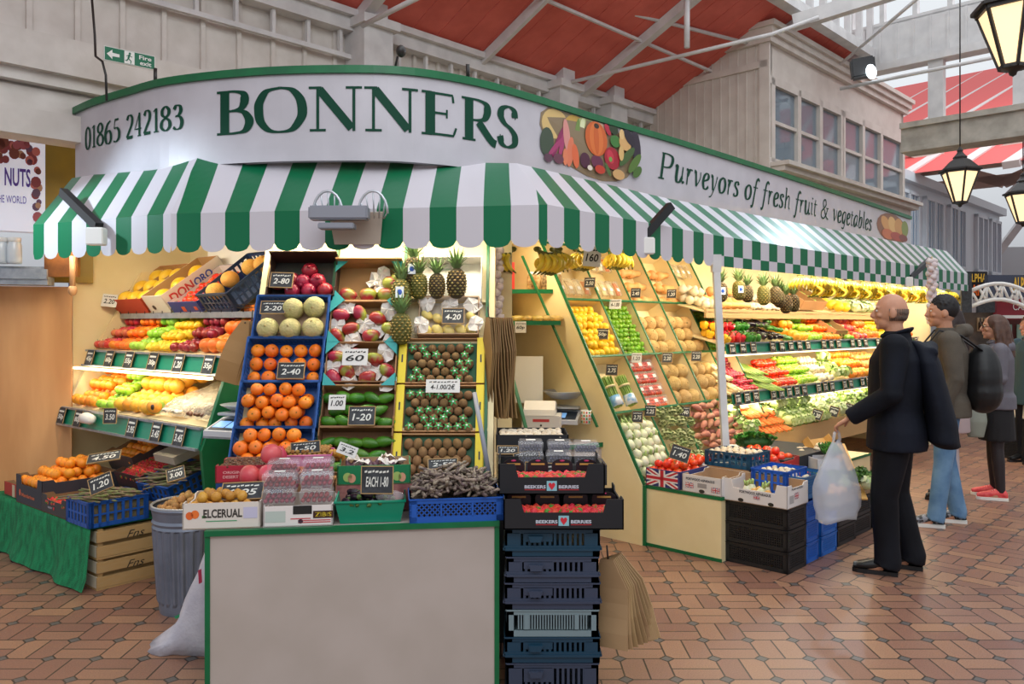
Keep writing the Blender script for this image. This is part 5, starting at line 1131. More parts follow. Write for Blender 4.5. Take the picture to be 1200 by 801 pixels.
# middle column
M1 = rtray(XM, .96)
tray('fruit_box', 'open cardboard mango box with teal corners at the top of the middle column', 'fruit box', M1, .365, .245, .085, '#b98a5c', '#a67c4e', tabs='#2b9c9c', bh=.12)
for x, y in ((-.11, .05), (-.0, .05), (.1, .05), (.12, .12), (.16, .14)): put('mango', M1 @ V((x, y, .05)), 'mango in the half empty top mango box', 'mangoes in the top box', rot=MRK.to_3x3().to_4x4() @ RZ(1.3+RR.uniform(-.4, .4)) @ RX(PI/2), s=.95)
def tissue(M, spots, lab, grp, s=.06):
    for i, (x, y, z) in enumerate(spots):
        g = G(); rr = random.Random(i*5+int(x*1000)); m = 9
        c = [(0, 0, .02)]+[(s*rr.uniform(.6, 1.1)*math.cos(2*PI*k/m), s*rr.uniform(.6, 1.1)*math.sin(2*PI*k/m), rr.uniform(-.012, .03)) for k in range(m)]+[(s*.5*math.cos(2*PI*(k+.5)/m), s*.5*math.sin(2*PI*(k+.5)/m), rr.uniform(.0, .035)) for k in range(m)]
        f = []
        for k in range(m): k2 = (k+1) % m; f += [(0, 1+m+k, 1+m+k2)] if 0 else []; f += [(0, 1+m+(k-1) % m, 1+k), (0, 1+k, 1+m+k), (1+m+(k-1) % m, 1+k, 1+k)][:2]
        f += [(1+k, 1+(k+1) % m, 1+m+k) for k in range(m)]
        g.add(c, f, 0, False); tag(g.obj('tissue_paper', mat('white_tissue', '#ebe4dc', .7, rnd=.05), None, M @ TR(x, y, z)), lab, 'tissue paper', grp)
tissue(M1, [(.03, .14, .03), (.07, .18, .035), (.06, .1, .03)], 'crumpled white tissue in the half empty mango box', 'tissue in the top mango box', .05)
for j, v in enumerate((.715, .475)):
    M1 = rtray(XM-.005, v); tray('fruit_box', ('teal cornered mango box in the middle column, directly under the topmost', 'teal cornered mango box bearing the wide cream price card')[j], 'fruit box', M1, .37, .245, .085, '#b98a5c', '#a67c4e', tabs='#2b9c9c')
    for i, (x, y) in enumerate(((-.13, .17), (-.03, .18), (.07, .155), (.14, .09), (.04, .05), (-.07, .09), (-.14, .05))): put('mango', M1 @ V((x, y, .055)), ('red and green mango nestled in tissue under the half empty box', 'red and green mango in the box with a cream card')[j], ('mangoes in the second box', 'mangoes in the third box')[j], rot=MRK.to_3x3().to_4x4() @ RZ(RR.uniform(.6, 2)) @ RX(PI/2+RR.uniform(-.3, .3)) @ RZ(RR.uniform(0, 6)), s=.93)
    tissue(M1, [(-.1, .215, .05), (.0, .12, .045), (.12, .2, .05), (.14, .02, .04), (-.06, .03, .04), (.08, .1, .03), (-.15, .11, .04)], ('white tissue crumpled round the mangoes, box under the topmost', 'white tissue crumpled round the mangoes with a cream card')[j], ('tissue in the second mango box', 'tissue in the third mango box')[j])
for j, (v, hh_) in enumerate(((.255, .245), (.02, .235))):
    M1 = rtray(XM+.0, v); tray('fruit_box', ('brown cardboard box of avocados with two price cards', 'brown cardboard box of avocados lowest in the middle column')[j], 'fruit box', M1, .375, hh_, .085, '#8a6440', '#7a5534')
    fill('avocado', M1, .36, hh_, .05, .072, ('green avocado in the box with two cards', 'green avocado in the lowest middle box')[j], ('avocados in the upper box', 'avocados in the lower box')[j], jit=.15, rot=lambda r: RZ(PI/2+r.uniform(-.5, .5)) @ RX(PI/2+r.uniform(-.2, .2)), s=.95)
# right column: kiwis in yellow sided trays
KM = [0]
def kiwitray(v, d, lab, kind, grp, klab):
    M = rtray(XR, v); w = .455
    t = thing('kiwi_tray', lab, 'fruit tray', M); g = G(); g.box(-w/2, w/2, 0, d, 0, .006); g.box(-w/2, w/2, 0, .006, 0, .05); g.box(-w/2, w/2, d-.006, d, 0, .05); g.obj('tray_body', mat('board_b98a5c', '#b98a5c', .65), t)
    for sx in (-1, 1):
        g = G(); x0, x1 = sorted((sx*w/2, sx*(w/2-.042))); g.box(x0, x1, 0, d, .05, .056); g.box(min(sx*w/2, sx*(w/2-.005)), max(sx*w/2, sx*(w/2-.005)), 0, d, 0, .056)
        g.obj('side_flap', mat('yellow_card', '#e8cf2a', .5), t); g = G(); g.box((x0+x1)/2-.004, (x0+x1)/2+.004, d*.45, d*.62, .0562, .057); g.obj('hand_slot', M_DARK, t)
    g = G(); g.box(-w/2+.045, w/2-.045, .008, d-.008, .006, .018); g.obj('green_liner', mat('liner_green', '#1c5a38', .6), t)
    fill(kind, M, w-.1, d-.006, .035, .0495, klab, grp, jit=.08, rot=(lambda r: RZ(r.uniform(-.6, .6)) @ RX(r.uniform(-.3, .3))) if kind == 'kiwi_sticker' else (lambda r: RX(PI/2+r.uniform(-.3, .3)) @ RY(r.uniform(-.4, .4))))
kiwitray(.50, .255, 'yellow sided tray of stickered kiwis directly below the baby squash box', 'kiwi_sticker', 'stickered kiwis in the upper tray', 'stickered kiwi in the topmost yellow sided tray')
kiwitray(.24, .25, 'yellow sided tray of stickered kiwis bearing the large white card', 'kiwi_sticker', 'stickered kiwis in the middle tray', 'stickered kiwi in the middle yellow sided tray')
kiwitray(-.02, .25, 'yellow sided tray of bare kiwis lowest in the column', 'kiwi', 'bare kiwis in the lowest tray', 'plain brown kiwi in the lowest yellow sided tray')
M1 = rtray(XR+.03, .765); tray('fruit_box', 'small cardboard box lined with white paper holding pale yellow mangoes', 'fruit box', M1, .325, .225, .08, '#b08a66', '#d8cbb8')
g = roundfruit(.03, 1.3, 0, 12, 8, .1); proto('pale_mango', 'mango', g, [mat('pale_mango_skin', '#f0dc8c', .5, '#e8cf74', 6, rnd=.1)], 'mango')
for x, y in ((-.12, .13), (-.06, .11), (-.12, .045), (-.06, .045), (.0, .04), (.065, .045), (.12, .05), (.12, .12), (.0, .12)): put('pale_mango', M1 @ V((x, y, .04)), 'pale yellow mango in the white lined box', 'pale yellow mangoes', rot=MRK.to_3x3().to_4x4() @ RZ(1.0) @ RX(PI/2), s=.85)
tissue(M1, [(-.12, .19, .05), (.0, .18, .04), (.13, .18, .05), (.14, .06, .06), (-.15, .06, .06)], 'white lining paper sticking out round the pale yellow mangoes', 'lining paper of the pale mango box', .055)
# pineapples
x, v = rv(515, 300, .08)
for i, (px, py, tg, yl, s, lab) in enumerate(((484, 318, True, False, .95, 'pineapple with blue tag leaning highest under the awning'), (470, 345, True, True, 1.0, 'green gold pineapple with blue tag below the highest one'), (470, 385, False, True, 1.0, 'yellowish pineapple lowest in the left hand pineapple row'), (491, 335, False, True, .85, 'small pineapple squeezed beside the tagged pair'), (512, 335, False, False, .82, 'small pineapple in the middle of the rack top row'), (535, 332, False, False, .98, 'large brown pineapple standing at the right end of the rack top'))):
    p = hit(px, py, RK(0, 0, .1), RN); pineapple(p, lab, rot=RZ(i*1.3+.4) if not tg else RX(-.2), tg=tg, yellow=yl, s=s)
g = G(); g.box(-.17, .17, .0, .26, 0, .006, 0); g.box(-.17, .17, .255, .26, 0, .09, 0); g.box(.165, .17, 0, .26, 0, .09, 0); tag(g.obj('lined_box', M_PAPER, None, rtray(XR+.035, .97)), 'white lined box standing behind the pineapples', 'fruit box')
# cards on the rack
def rcard(px, py, w, h, txt, lab, white=False, tilt=-.38, o=.13, roll=0):
    P = hit(px, py, RK(0, 0, o), RN); card(px, py, 0, w, h, txt, lab, 0, tilt, roll, white, True, P)
rcard(330, 328, .12, .085, '2-80', 'black chalk card reading 2.80 in the pomegranate box', roll=.03)
rcard(320, 360, .13, .07, '2-20', 'black chalk card reading 2.20 on the pale melon crate', o=.12)
rcard(341, 434, .135, .085, '2-40', 'black chalk card reading 2.40 among the neat satsumas')
rcard(416, 418, .13, .09, '60', 'faded cream price card over the lowest mango box', True)
rcard(531, 370, .115, .085, '4-20', 'dark grey chalk card over the pale yellow mangoes', o=.1)
rcard(519, 452, .175, .07, '4-1.00/2€', 'wide white card reading 4-1.00 across the kiwi trays', True, o=.08)
rcard(395, 471, .085, .078, '1.00', 'small white card on the upper avocado box', True)
rcard(424, 487, .13, .095, '1-20', 'black chalk card reading 1.20 between the avocado boxes', o=.13)
# ================================================================= boxes on the front counter
ZT = .757
def CP_(u, v, z): return MCt @ V((u, v, z))
def cfr(u, v, z=ZT, rot=0, tilt=0): return MCt @ TR(u, v, z) @ RZ(rot) @ RX(tilt)
def uofpx(px, v=0.0):
    lo, hi = -.6, 2
    for _ in range(40):
        m = (lo+hi)/2; p = CP_(m, v, ZT)
        if 600+FPX*p.x/p.y < px: lo = m
        else: hi = m
    return lo
# orange box
u = (uofpx(212)+uofpx(304))/2; Mx = cfr(u, .02); w = uofpx(304)-uofpx(212)
tray('fruit_box', 'white citrus box of loquats overhanging the counter corner', 'fruit box', Mx, w, .26, .105, '#dcd2c8', '#c9b294', prints=[('ELCERUAL', -.07, .08, .045, .08, '#3a3530'), ('o', -.138, -.108, .04, .072, '#e0662a'), ('o', -.118, -.086, .044, .078, '#e8742e'), ('#', .085, .14, .04, .085, '#c4c0d8'), ('_', -.06, .06, .03, .034, '#4c9a6a'), ('#', -.075, -.06, .045, .055, '#3e7a3c')])
fill('loquat', Mx, w-.03, .24, .085, .052, 'golden loquat in the white citrus box', 'loquats in the citrus box', jit=.2); fill('loquat', Mx @ TR(0, .03, 0), w-.08, .18, .118, .052, 'golden loquat in the white citrus box', 'loquats in the citrus box', jit=.2); fill('loquat', Mx, w-.03, .24, .035, .052, 'golden loquat in the white citrus box', 'loquats in the citrus box', jit=.1)
# raspberry / cherry punnets
u2 = (uofpx(307)+uofpx(390))/2; w2 = uofpx(389)-uofpx(307); Mz = cfr(u2, .015)
tray('fruit_box', 'low white box with red stripes and yellow lettering under the berry punnets', 'fruit box', Mz, w2, .27, .085, '#e4dcd8', '#cfc4b8', prints=[('#', -.02, .055, .05, .085, '#1c1a1a'), ('#', .06, .14, .032, .062, '#3c1c14'), ('ZIBIS', .066, .134, .038, .056, '#e8cc30'), ('#', -.13, -.05, .02, .065, '#b9c4bc'), ('_', .0, .13, .022, .024, '#c8303c'), ('_', .0, .13, .014, .018, '#c8303c'), ('_', -.03, .05, .03, .036, '#c8303c'), ('o', .0, .02, .012, .03, '#333344')])
M_CLEAR = mat('clear_plastic', '#e9e6ea', .08, spec=.9, alpha=.17)
g = roundfruit(.0095, .95, .05, 8, 5); proto('berry', 'cherry', g, [mat('berry_skin', '#a01c34', .25, '#7c1228', 8, rnd=.4)], 'berry')
def punnet(M, lab, grp, w=.115, d=.085, h=.05, kind='berry', pit=.021, cap=True, zb=.014, lay=2):
    t = thing('fruit_punnet', lab, 'punnet', M, grp); g = G()
    g.add([(-w/2+.006, .006, 0), (w/2-.006, .006, 0), (w/2-.006, d-.006, 0), (-w/2+.006, d-.006, 0), (-w/2, 0, h), (w/2, 0, h), (w/2, d, h), (-w/2, d, h)], [(3, 2, 1, 0), (0, 1, 5, 4), (1, 2, 6, 5), (2, 3, 7, 6), (3, 0, 4, 7)]); g.obj('tub', M_CLEAR, t)
    if cap: 
        g = G(); g.add([(-w/2, 0, h), (w/2, 0, h), (w/2, d, h), (-w/2, d, h), (-w/2+.008, .008, h+.014), (w/2-.008, .008, h+.014), (w/2-.008, d-.008, h+.014), (-w/2+.008, d-.008, h+.014)], [(0, 1, 5, 4), (1, 2, 6, 5), (2, 3, 7, 6), (3, 0, 4, 7), (4, 5, 6, 7)]); g.obj('lid', M_CLEAR, t); g = G(); g.box(-.022, .022, d*.3, d*.6, h+.0145, h+.0155); g.obj('sticker', M_PAPER, t)
    # the fruit shows only as a red mass through the plastic: one part
    g = G(); me = PR[kind][1]; rr = random.Random(len(lab)); vv = [v.co.copy() for v in me.vertices]; ff = [list(p.vertices) for p in me.polygons]; mi_ = [p.material_index for p in me.polygons]
    for L_ in range(lay):
        y = .014+.006*L_
        while y < d-.012:
            x = -w/2+.016+.008*L_
            while x < w/2-.012:
                Rm = TR(x+rr.uniform(-.002, .002), y, zb+L_*pit*.8) @ RZ(rr.uniform(0, 6)) @ RX(rr.uniform(0, 3)); o0 = len(g.v); g.v += [tuple(Rm @ v) for v in vv]; g.f += [[i+o0 for i in f] for f in ff]; g.m += mi_; g.s += [True]*len(ff); x += pit
            y += pit
    o = g.obj('berries', list(me.materials), t); o['kind'] = 'stuff'; return t
for (x, y, z, l) in ((-.08, .015, .086, 'red berry punnet'), (.07, .01, .086, ''), (-.08, .02, .152, ''), (.07, .025, .152, ''), (-.08, .12, .12, ''), (.06, .12, .12, ''), (-.075, .125, .187, ''), (.065, .13, .187, '')):
    punnet(Mz @ TR(x, y, z), 'clear lidded punnet of dark red berries stacked on the striped white box', 'red berry punnets', .135)
# aubergines in green basket
u3 = (uofpx(392)+uofpx(475))/2; w3 = uofpx(475)-uofpx(392); Mg = cfr(u3, .02)
tg_ = thing('green_tub', 'shallow green plastic tub of little dark aubergines', 'tub', Mg); g = G(); w, d, h = w3, .24, .09
g.add([(-w/2+.02, .02, 0), (w/2-.02, .02, 0), (w/2-.02, d-.02, 0), (-w/2+.02, d-.02, 0), (-w/2, 0, h), (w/2, 0, h), (w/2, d, h), (-w/2, d, h)], [(3, 2, 1, 0), (0, 1, 5, 4), (1, 2, 6, 5), (2, 3, 7, 6), (3, 0, 4, 7)]); g.obj('tub_body', mat('green_tub', '#0d8a6a', .35), tg_)
g = G(); [g.tube([(-w/2, 0, h), (w/2, 0, h), (w/2, d, h), (-w/2, d, h), (-w/2, 0, h)], .006, 6)]; g.obj('rim', MC['green_tub'], tg_)
fill('small_aubergine', Mg, w-.05, d-.02, .085, .05, 'small glossy dark aubergine in the green tub', 'small aubergines in the tub', jit=.25, rot=lambda r: RZ(r.uniform(-.8, .8)) @ RX(PI/2+r.uniform(-.3, .3)), s=.72); fill('small_aubergine', Mg, w-.1, d-.06, .11, .052, 'small glossy dark aubergine in the green tub', 'small aubergines in the tub', jit=.25, rot=lambda r: RZ(r.uniform(-.8, .8)+1) @ RX(PI/2+r.uniform(-.3, .3)), s=.72)
g = G(); g.ball((0, 0, 0), (.06, .02, .025), 10, 6); tag(g.obj('plastic_scoop', M_CLEAR, None, cfr(u3+.08, .03, ZT+.11)), 'clear plastic bag resting on the little aubergines', 'plastic bag')
# purple asparagus crate (blue) at the right end
u4 = (uofpx(480)+uofpx(590))/2; w4 = uofpx(590)-uofpx(480); Mp = cfr(u4, .0)
crate_plastic('fruit_crate', 'blue plastic lattice crate heaped with purple spears at the counter end', 'crate', Mp, w4, .36, .10, '#1a56b0', 'diag')
def spearpile(M, w, d, z, n, kind, lab, grp, hz=.06, ang=0, spread=.5, tilt=.25, s=1, dx=None):
    for i in range(n):
        x, y = RR.uniform(-.5, .5), RR.uniform(0.04, .96); top = (1-(2*x)**2*.5)*(1-(2*y-1)**2*.5)
        p = M @ V((x*w, y*d, z+hz*top*RR.uniform(.35, 1))); R = M.to_3x3().to_4x4() @ RZ(ang+RR.uniform(-spread, spread)) @ RY(RR.uniform(-tilt, tilt)) @ RX(RR.uniform(0, 6))
        put(kind, p, lab, grp, rot=R, s=s*RR.uniform(.85, 1.15))
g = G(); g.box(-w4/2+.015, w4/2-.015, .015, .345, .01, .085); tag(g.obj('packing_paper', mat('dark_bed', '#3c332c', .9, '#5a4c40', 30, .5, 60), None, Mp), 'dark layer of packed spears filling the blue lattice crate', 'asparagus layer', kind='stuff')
spearpile(Mp, w4-.08, .33, .09, 285, 'purple_asparagus', 'purple brown spear heaped in the blue lattice crate on the counter', 'purple asparagus spears', s=1.0, hz=.12, ang=1.2, spread=1.4, tilt=.5)
# second layer of boxes behind
def up_box(w, d, px0, px1, y_, lab, **k): pass
ur = (uofpx(252, .3)+uofpx(330, .3))/2
Md = cfr(ur, .31, .885); g = G(); g.box(-.14, .14, 0, .24, -.127, 0); tag(g.obj('upturned_crate', mat('plastic_1a3f7a', '#1a3f7a', .5), None, Md), 'low upturned crate under the red date box', 'crate')
tray('fruit_box', 'flat red box of packed dates on the counter behind the loquats', 'fruit box', Md @ TR(0, .0, 0.001), .285, .24, .075, '#b01a34', '#9a7a5c', prints=[('ORIGINE', -.11, -.02, .04, .052, '#e0a0a0'), ('DESERT DATES', -.11, .02, .02, .033, '#e0a0a0')])
g = G(); g.tube([(-.012, 0, 0), (-.008, 0, 0), (.008, 0, 0), (.012, 0, 0)], [.003, .008, .008, .003], 7); proto('date', 'date', g, [mat('date_skin', '#4e2a18', .35, '#6a3c22', 30, .4, 120, rnd=.4)], 'date')
fill('date', Md, .27, .23, .07, .028, 'dark wrinkled date in the flat red box', 'dates in the red box', jit=.3, rot=lambda r: RZ(r.uniform(0, 3)), s=1.1)
for px, py, v in ((318, 536, .36), (303, 558, .30), (292, 557, .29), (317, 557, .28)):
    pass
for px, py, Y in ((318, 532, 3.50), (324, 534, 3.58), (293, 557, 3.44), (315, 556, 3.44)): put('pink_pomegranate', W(px, py, Y), 'large pink pomegranate sitting on and before the red date box', 'loose pink pomegranates', rot=RX(RR.uniform(-1.2, -.3)) @ RY(RR.uniform(-1, 1)), s=1.0)
# longans in a pink basket, raised on punnets
uk_ = (uofpx(330, .3)+uofpx(385, .3))/2; Mk_ = cfr(uk_, .33, .945)
t = thing('pink_basket', 'shallow pink plastic basket of little tan longans', 'basket', Mk_); g = G(); w, d, h = .22, .2, .05
g.add([(-w/2+.01, .01, 0), (w/2-.01, .01, 0), (w/2-.01, d-.01, 0), (-w/2+.01, d-.01, 0), (-w/2, 0, h), (w/2, 0, h), (w/2, d, h), (-w/2, d, h)], [(3, 2, 1, 0), (0, 1, 5, 4), (1, 2, 6, 5), (2, 3, 7, 6), (3, 0, 4, 7)]); g.obj('basket_body', mat('pink_plastic', '#e07aa8', .4), t)
g = G(); g.tube([(-w/2, 0, h), (w/2, 0, h), (w/2, d, h), (-w/2, d, h), (-w/2, 0, h)], .004, 6); g.obj('rim', MC['pink_plastic'], t)
fill('lychee', Mk_, w-.02, d-.02, .05, .021, 'small tan longan in the pink basket', 'longans in the pink basket', n_layers=2, jit=.3, s=1.05)
for x in (-.06, .06): punnet(Mk_ @ TR(x, -.01, -.075), 'clear lidded punnet of red berries propping up the pink basket', 'punnets under the pink basket', .11)
g = G(); g.box(-.12, .12, .0, .2, -.187, -.078, 0); tag(g.obj('packing_block', mat('board_b98a5c', '#b98a5c'), None, Mk_), 'cardboard box under the punnets and pink basket', 'box')
# green fig box
uf_ = (uofpx(394, .2)+uofpx(482, .2))/2; Mf = cfr(uf_, .24, .875)
tray('fruit_box', 'green and brown fruit box with melon pictures raised behind the green tub', 'fruit box', Mf, .32, .24, .085, '#0f7a4a', '#a88a68', prints=[('o', -.135, -.095, .015, .055, '#a8bf6a'), ('o', -.115, -.08, .01, .05, '#e0a080'), ('o', .08, .12, .015, .055, '#a8bf6a'), ('o', .105, .138, .01, .05, '#e0a080')])
fill('fig', Mf, .29, .22, .07, .05, 'purple fig among tissue in the green fruit box', 'figs in the green box', jit=.2, prob=.9)
tissue(Mf, [(-.05, .05, .075), (.04, .08, .08), (.1, .05, .075), (-.1, .14, .08), (.05, .17, .08)], 'white tissue round the figs in the green box', 'tissue in the fig box', .04)
g = G(); g.box(-.165, .165, .0, .22, -.115, -.001, 0); tag(g.obj('printed_carton', mat('rose_carton', '#7a3c40', .6, '#c08078', 14), None, Mf), 'closed rose printed carton under the green fig box', 'box')
# bright orange physalis between
for i in range(9): put('loquat', W(388+4*(i % 4), 531+4*(i//4), 3.72+.02*(i//4)), 'little bright orange fruit between longans and figs', 'bright orange fruit behind', s=.8)
card(442, 562, 3.34, .13, .11, 'EACH 1-80', 'black chalk card reading 1.80 leaning on the green fig box', tilt=-.1); 
card(284, 575, 3.36, .17, .08, '6-95', 'black chalk card reading 6.95 on the loquats', tilt=-.75, roll=-.06)
card(358, 524, 3.62, .13, .05, '1-50', 'grey chalk card standing in the pink longan basket', tilt=-.3, roll=-.1)
card(407, 527, 3.62, .09, .05, '3.2', 'small white card beside the bright orange fruit', tilt=-.3, roll=.35, white=True)
card(519, 543, 3.58, .13, .045, '2-50', 'grey chalk card lying on the purple spears', tilt=-.5, roll=-.05)
# ================================================================= stack of crates with strawberries at the right of the counter
sx0, sx1 = W(592, 700, 3.37).x, W(703, 700, 3.37).x; xc = (sx0+sx1)/2; wd = sx1-sx0; z = .0
lay = [('#343e52', 'slots', .185, 'slate blue slotted crate at the very bottom of the tall stack'), ('#12394f', 'slots', .185, 'dark teal slotted crate under the pale grey one'), ('#76898f', 'panel3', .185, 'pale grey green fine slotted crate in the tall stack'), ('#363f54', 'slots', .185, 'slate blue slotted crate directly on the pale grey one'), ('#384257', 'slots', .185, 'slate blue slotted crate second from the stack top'), ('#123c52', 'slots', .165, 'dark teal slotted crate topmost of the tall stack')]
zb = [.0, .0, .0]
z = W(0, 618, 3.37).z; zs = []
bounds = [(742, 801), (697, 745), (744, 800)]
tops = [618, 650, 682, 713, 744, 771, 800, 830]
tops = [618, 651.5, 682, 713.5, 745.5, 776, 835]
for i in range(6):
    zt = W(0, tops[i], 3.37).z; zz0 = W(0, tops[i+1], 3.37).z
    if i == 5: zz0 = .0
    c, st, h, lab = lay[5-i]
    crate_plastic('stacking_crate', lab, 'crate', TR(xc, 3.37, zz0), wd-(.012 if i % 2 else 0), .5, zt-zz0-.002, c, st, clip=(st == 'slots'))
# bring in the two berry boxes
def beekers(M, w, d, h, lab, klab, grp):
    t = tray('berry_box', lab, 'fruit box', M, w, d, h, '#17171c', '#141418', fh=h*.56, bh=h*.8, prints=[('BEEKERS', -.115, -.025, .026, .04, '#c8ccd8'), ('BERRIES', .03, .115, .026, .04, '#c8ccd8'), ('#', -.021, .022, .016, .058, '#8cc0cc'), ('heart', -.015, .016, .02, .054, '#d02838'), ('_', -.115, -.026, .019, 0, '#b02830'), ('_', .03, .115, .019, 0, '#b02830')])
    for k in range(4):
        x = -w/2+.065+k*(w-.13)/3; tp = thing('strawberry_punnet', 'black backed strawberry punnet standing in the '+klab, 'punnet', M @ TR(x, .02, .012), 'punnets in the '+klab); g = G(); ww = (w-.05)/4
        g.add([(-ww/2, 0, 0), (ww/2, 0, 0), (ww/2, .13, 0), (-ww/2, .13, 0), (-ww/2, 0, .05), (ww/2, 0, .05), (ww/2, .13, .05), (-ww/2, .13, .05)], [(3, 2, 1, 0), (0, 1, 5, 4), (1, 2, 6, 5), (2, 3, 7, 6), (3, 0, 4, 7)]); g.obj('tub', M_CLEAR, tp)
        g = G(); pl_ = [(-ww/2+.004, .05), (ww/2-.004, .05), (ww/2-.004, .09)]+[((ww/2-.004)*math.cos(a*PI/8), .09+.025*math.sin(a*PI/8)) for a in range(1, 8)]+[(-ww/2+.004, .09)]; g.prism(pl_, -.131, -.128, 0, RX(PI/2)); g.obj('label_card', mat('punnet_card', '#141018', .4), tp)
        g = G(); g.face([(-.03, .1265, .088), (.03, .1265, .088), (.03, .1265, .096), (-.03, .1265, .096)]); g.obj('label_print', pm('#b89048'), tp); g = G(); g.ball((0, .127, .107), (.012, .001, .004), 8, 4); g.obj('label_print', pm('#c03068'), tp)
    fill('strawberry', M @ TR(0, .015, .0), w-.03, .13, .06, .031, 'ripe strawberry in the '+klab, 'strawberries in the '+klab, jit=.3, s=1.4, n_layers=1, dz=.02, rot=lambda r: RX(PI/2+r.uniform(-.7, .7)) @ RZ(r.uniform(0, 6)) @ RY(r.uniform(-1.2, 1.2)))
zb1 = W(0, 618, 3.37).z
x0, x1 = W(590, 0, 3.33).x, W(731, 0, 3.33).x
beekers(TR((x0+x1)/2, 3.33, zb1+.002), x1-x0, .36, .125, 'black strawberry box with heart logo resting on the crate stack', 'lower strawberry box', '')
x0, x1 = W(587, 0, 3.42).x, W(706, 0, 3.42).x; zb2 = W(0, 579, 3.42).z
beekers(TR((x0+x1)/2, 3.42, zb1+.128), W(712, 0, 3.42).x-x0, .36, .13, 'black strawberry box with heart logo topmost of the pair', 'upper strawberry box', '')
z2 = zb1+.128+.10
# blueberry punnets and mushroom tray further up behind
g = roundfruit(.006, .95, .05, 7, 4); proto('blueberry', 'blueberry', g, [mat('blueberry_skin', '#2a2c44', .4, '#4a4c66', 20, rnd=.3)], 'berry')
for x, y, zz in ((-.06, .33, .09), (.07, .32, .09), (.2, .33, .085), (-.06, .34, .14), (.2, .34, .135), (.08, .4, .13)):
    punnet(TR((x0+x1)/2+x-.02, 3.42+y-.0, z2+zz-.115), 'clear lidded punnet of blueberries behind the strawberries', 'blueberry punnets', .12, .1, .038, 'blueberry', .0135, True, .01, 2)
g = G(); g.box(-.2, .27, .30, .5, -.12, -.028); tag(g.obj('support_carton', mat('board_3a3838', '#3a3838', .6), None, TR((x0+x1)/2, 3.42, z2)), 'dark carton under the blueberry punnets', 'box')
mt1 = W(585, 541, 4.0); mt2 = W(648, 541, 4.0)
Mm = TR((mt1.x+mt2.x)/2+.03, 3.98, .95); tray('fruit_box', 'black tray of pale mushrooms at the back of the berry stack', 'fruit box', Mm, .36, .28, .085, '#1c1c20', '#1c1c20', side_scoop=False)
fill('mushroom', Mm, .33, .25, .075, .04, 'white mushroom in the black tray', 'mushrooms in the black tray', jit=.3, s=1.0)
g = G(); g.box(-.17, .17, .02, .26, -.95, -.002); tag(g.obj('support_carton', MC['board_3a3838'], None, Mm), 'tall dark carton carrying the mushroom tray', 'box')
card(635, 552, 3.62, .15, .075, '2.50', 'grey chalk card standing in the upper strawberry box', tilt=-.2, roll=.05)
card(595, 507+20, 3.9, .1, .04, '1.20', 'black chalk card on the mushroom tray', tilt=-.5)
card(617, 527+6, 3.8, .12, .035, '2.00', 'black chalk card lying on the blueberry punnets', tilt=-.5, roll=-.2)
# paper bags hanging at the stack's side
def bagbundle(lab, top, right, n, w, l, fan, out, M_=None, col='#a98658', back=None, lean=0):
    """flat paper bags hung by one corner hole: each hangs down from top, turned a little further"""
    t = thing('paper_bags', lab, 'paper bags', TR(*top)); rr = random.Random(len(lab)); x = V(right).normalized(); o_ = V(out).normalized()
    for i in range(n):
        a = lean+(i-(n-1)/2)*fan; dn = (-ZZ*math.cos(a)+x*math.sin(a)); sd = (x*math.cos(a)+ZZ*math.sin(a)); off = o_*(.011*i); g = G(); NX = 6; vs = []
        for j in range(NX+1):
            s_ = j/NX
            for k in (-.5, .5): vs.append(off+dn*(s_*l)+sd*(k*w*(.35+.65*min(1, s_*3)))+o_*(.018*math.sin(s_*5+i*.7)*s_+rr.uniform(-.002, .002)))
        m_ = len(vs); fs = [(j*2, j*2+1, j*2+3, j*2+2) for j in range(NX)]; v2 = [v+o_*.004 for v in vs]
        g.add(vs+v2, fs+[tuple(q+m_ for q in f[::-1]) for f in fs]+[(j*2, (j+1)*2, (j+1)*2+m_, j*2+m_) for j in range(NX)]+[(j*2+1, j*2+1+m_, (j+1)*2+1+m_, (j+1)*2+1) for j in range(NX)]+[(NX*2, NX*2+1, NX*2+1+m_, NX*2+m_)]); g.obj('bag', mat('kraft_'+col.strip('#'), col, .7, rnd=.25), t)
    g = G(); g.tube([(0, 0, .06), o_*.01, o_*(.011*n)-ZZ*.01], .004, 5); g.obj('string', M_DARK, t)
bagbundle('bundle of brown paper bags hanging on the right of the crate stack', W(703, 655, 3.45)+V((.03, 0, 0)), (.75, -.5, 0), 9, .17, .37, .04, (.5, .8, 0), None, '#a98a62', None, .22)
bagbundle('tall bundle of folded brown paper bags hanging beside the kiwi trays', W(571, 372, 4.2), (.35, -.9, 0), 12, .16, .52, .015, (1, .25, 0), None, '#8f6e44', None, -.05)
bagbundle('fanned stack of brown paper bags hung at the left of the rack', W(296, 376, 4.36), (-.9, -.2, 0), 8, .11, .34, .03, (-.15, -1, 0), None, '#ab8350', None, .22)
g = G(); g.tube([W(556, 460, 3.98), W(574, 560, 3.8)], .012, 8); tag(g.obj('metal_tube', M_GREY), 'grey metal tube leaning along the rack edge', 'tube')
g = G(); [g.ball(W(580+RR.uniform(-4, 4), 292+k*7.2, 4.9)+V((0, 0, 0)), (.026, .026, .022), 8, 6) for k in range(13)]; 
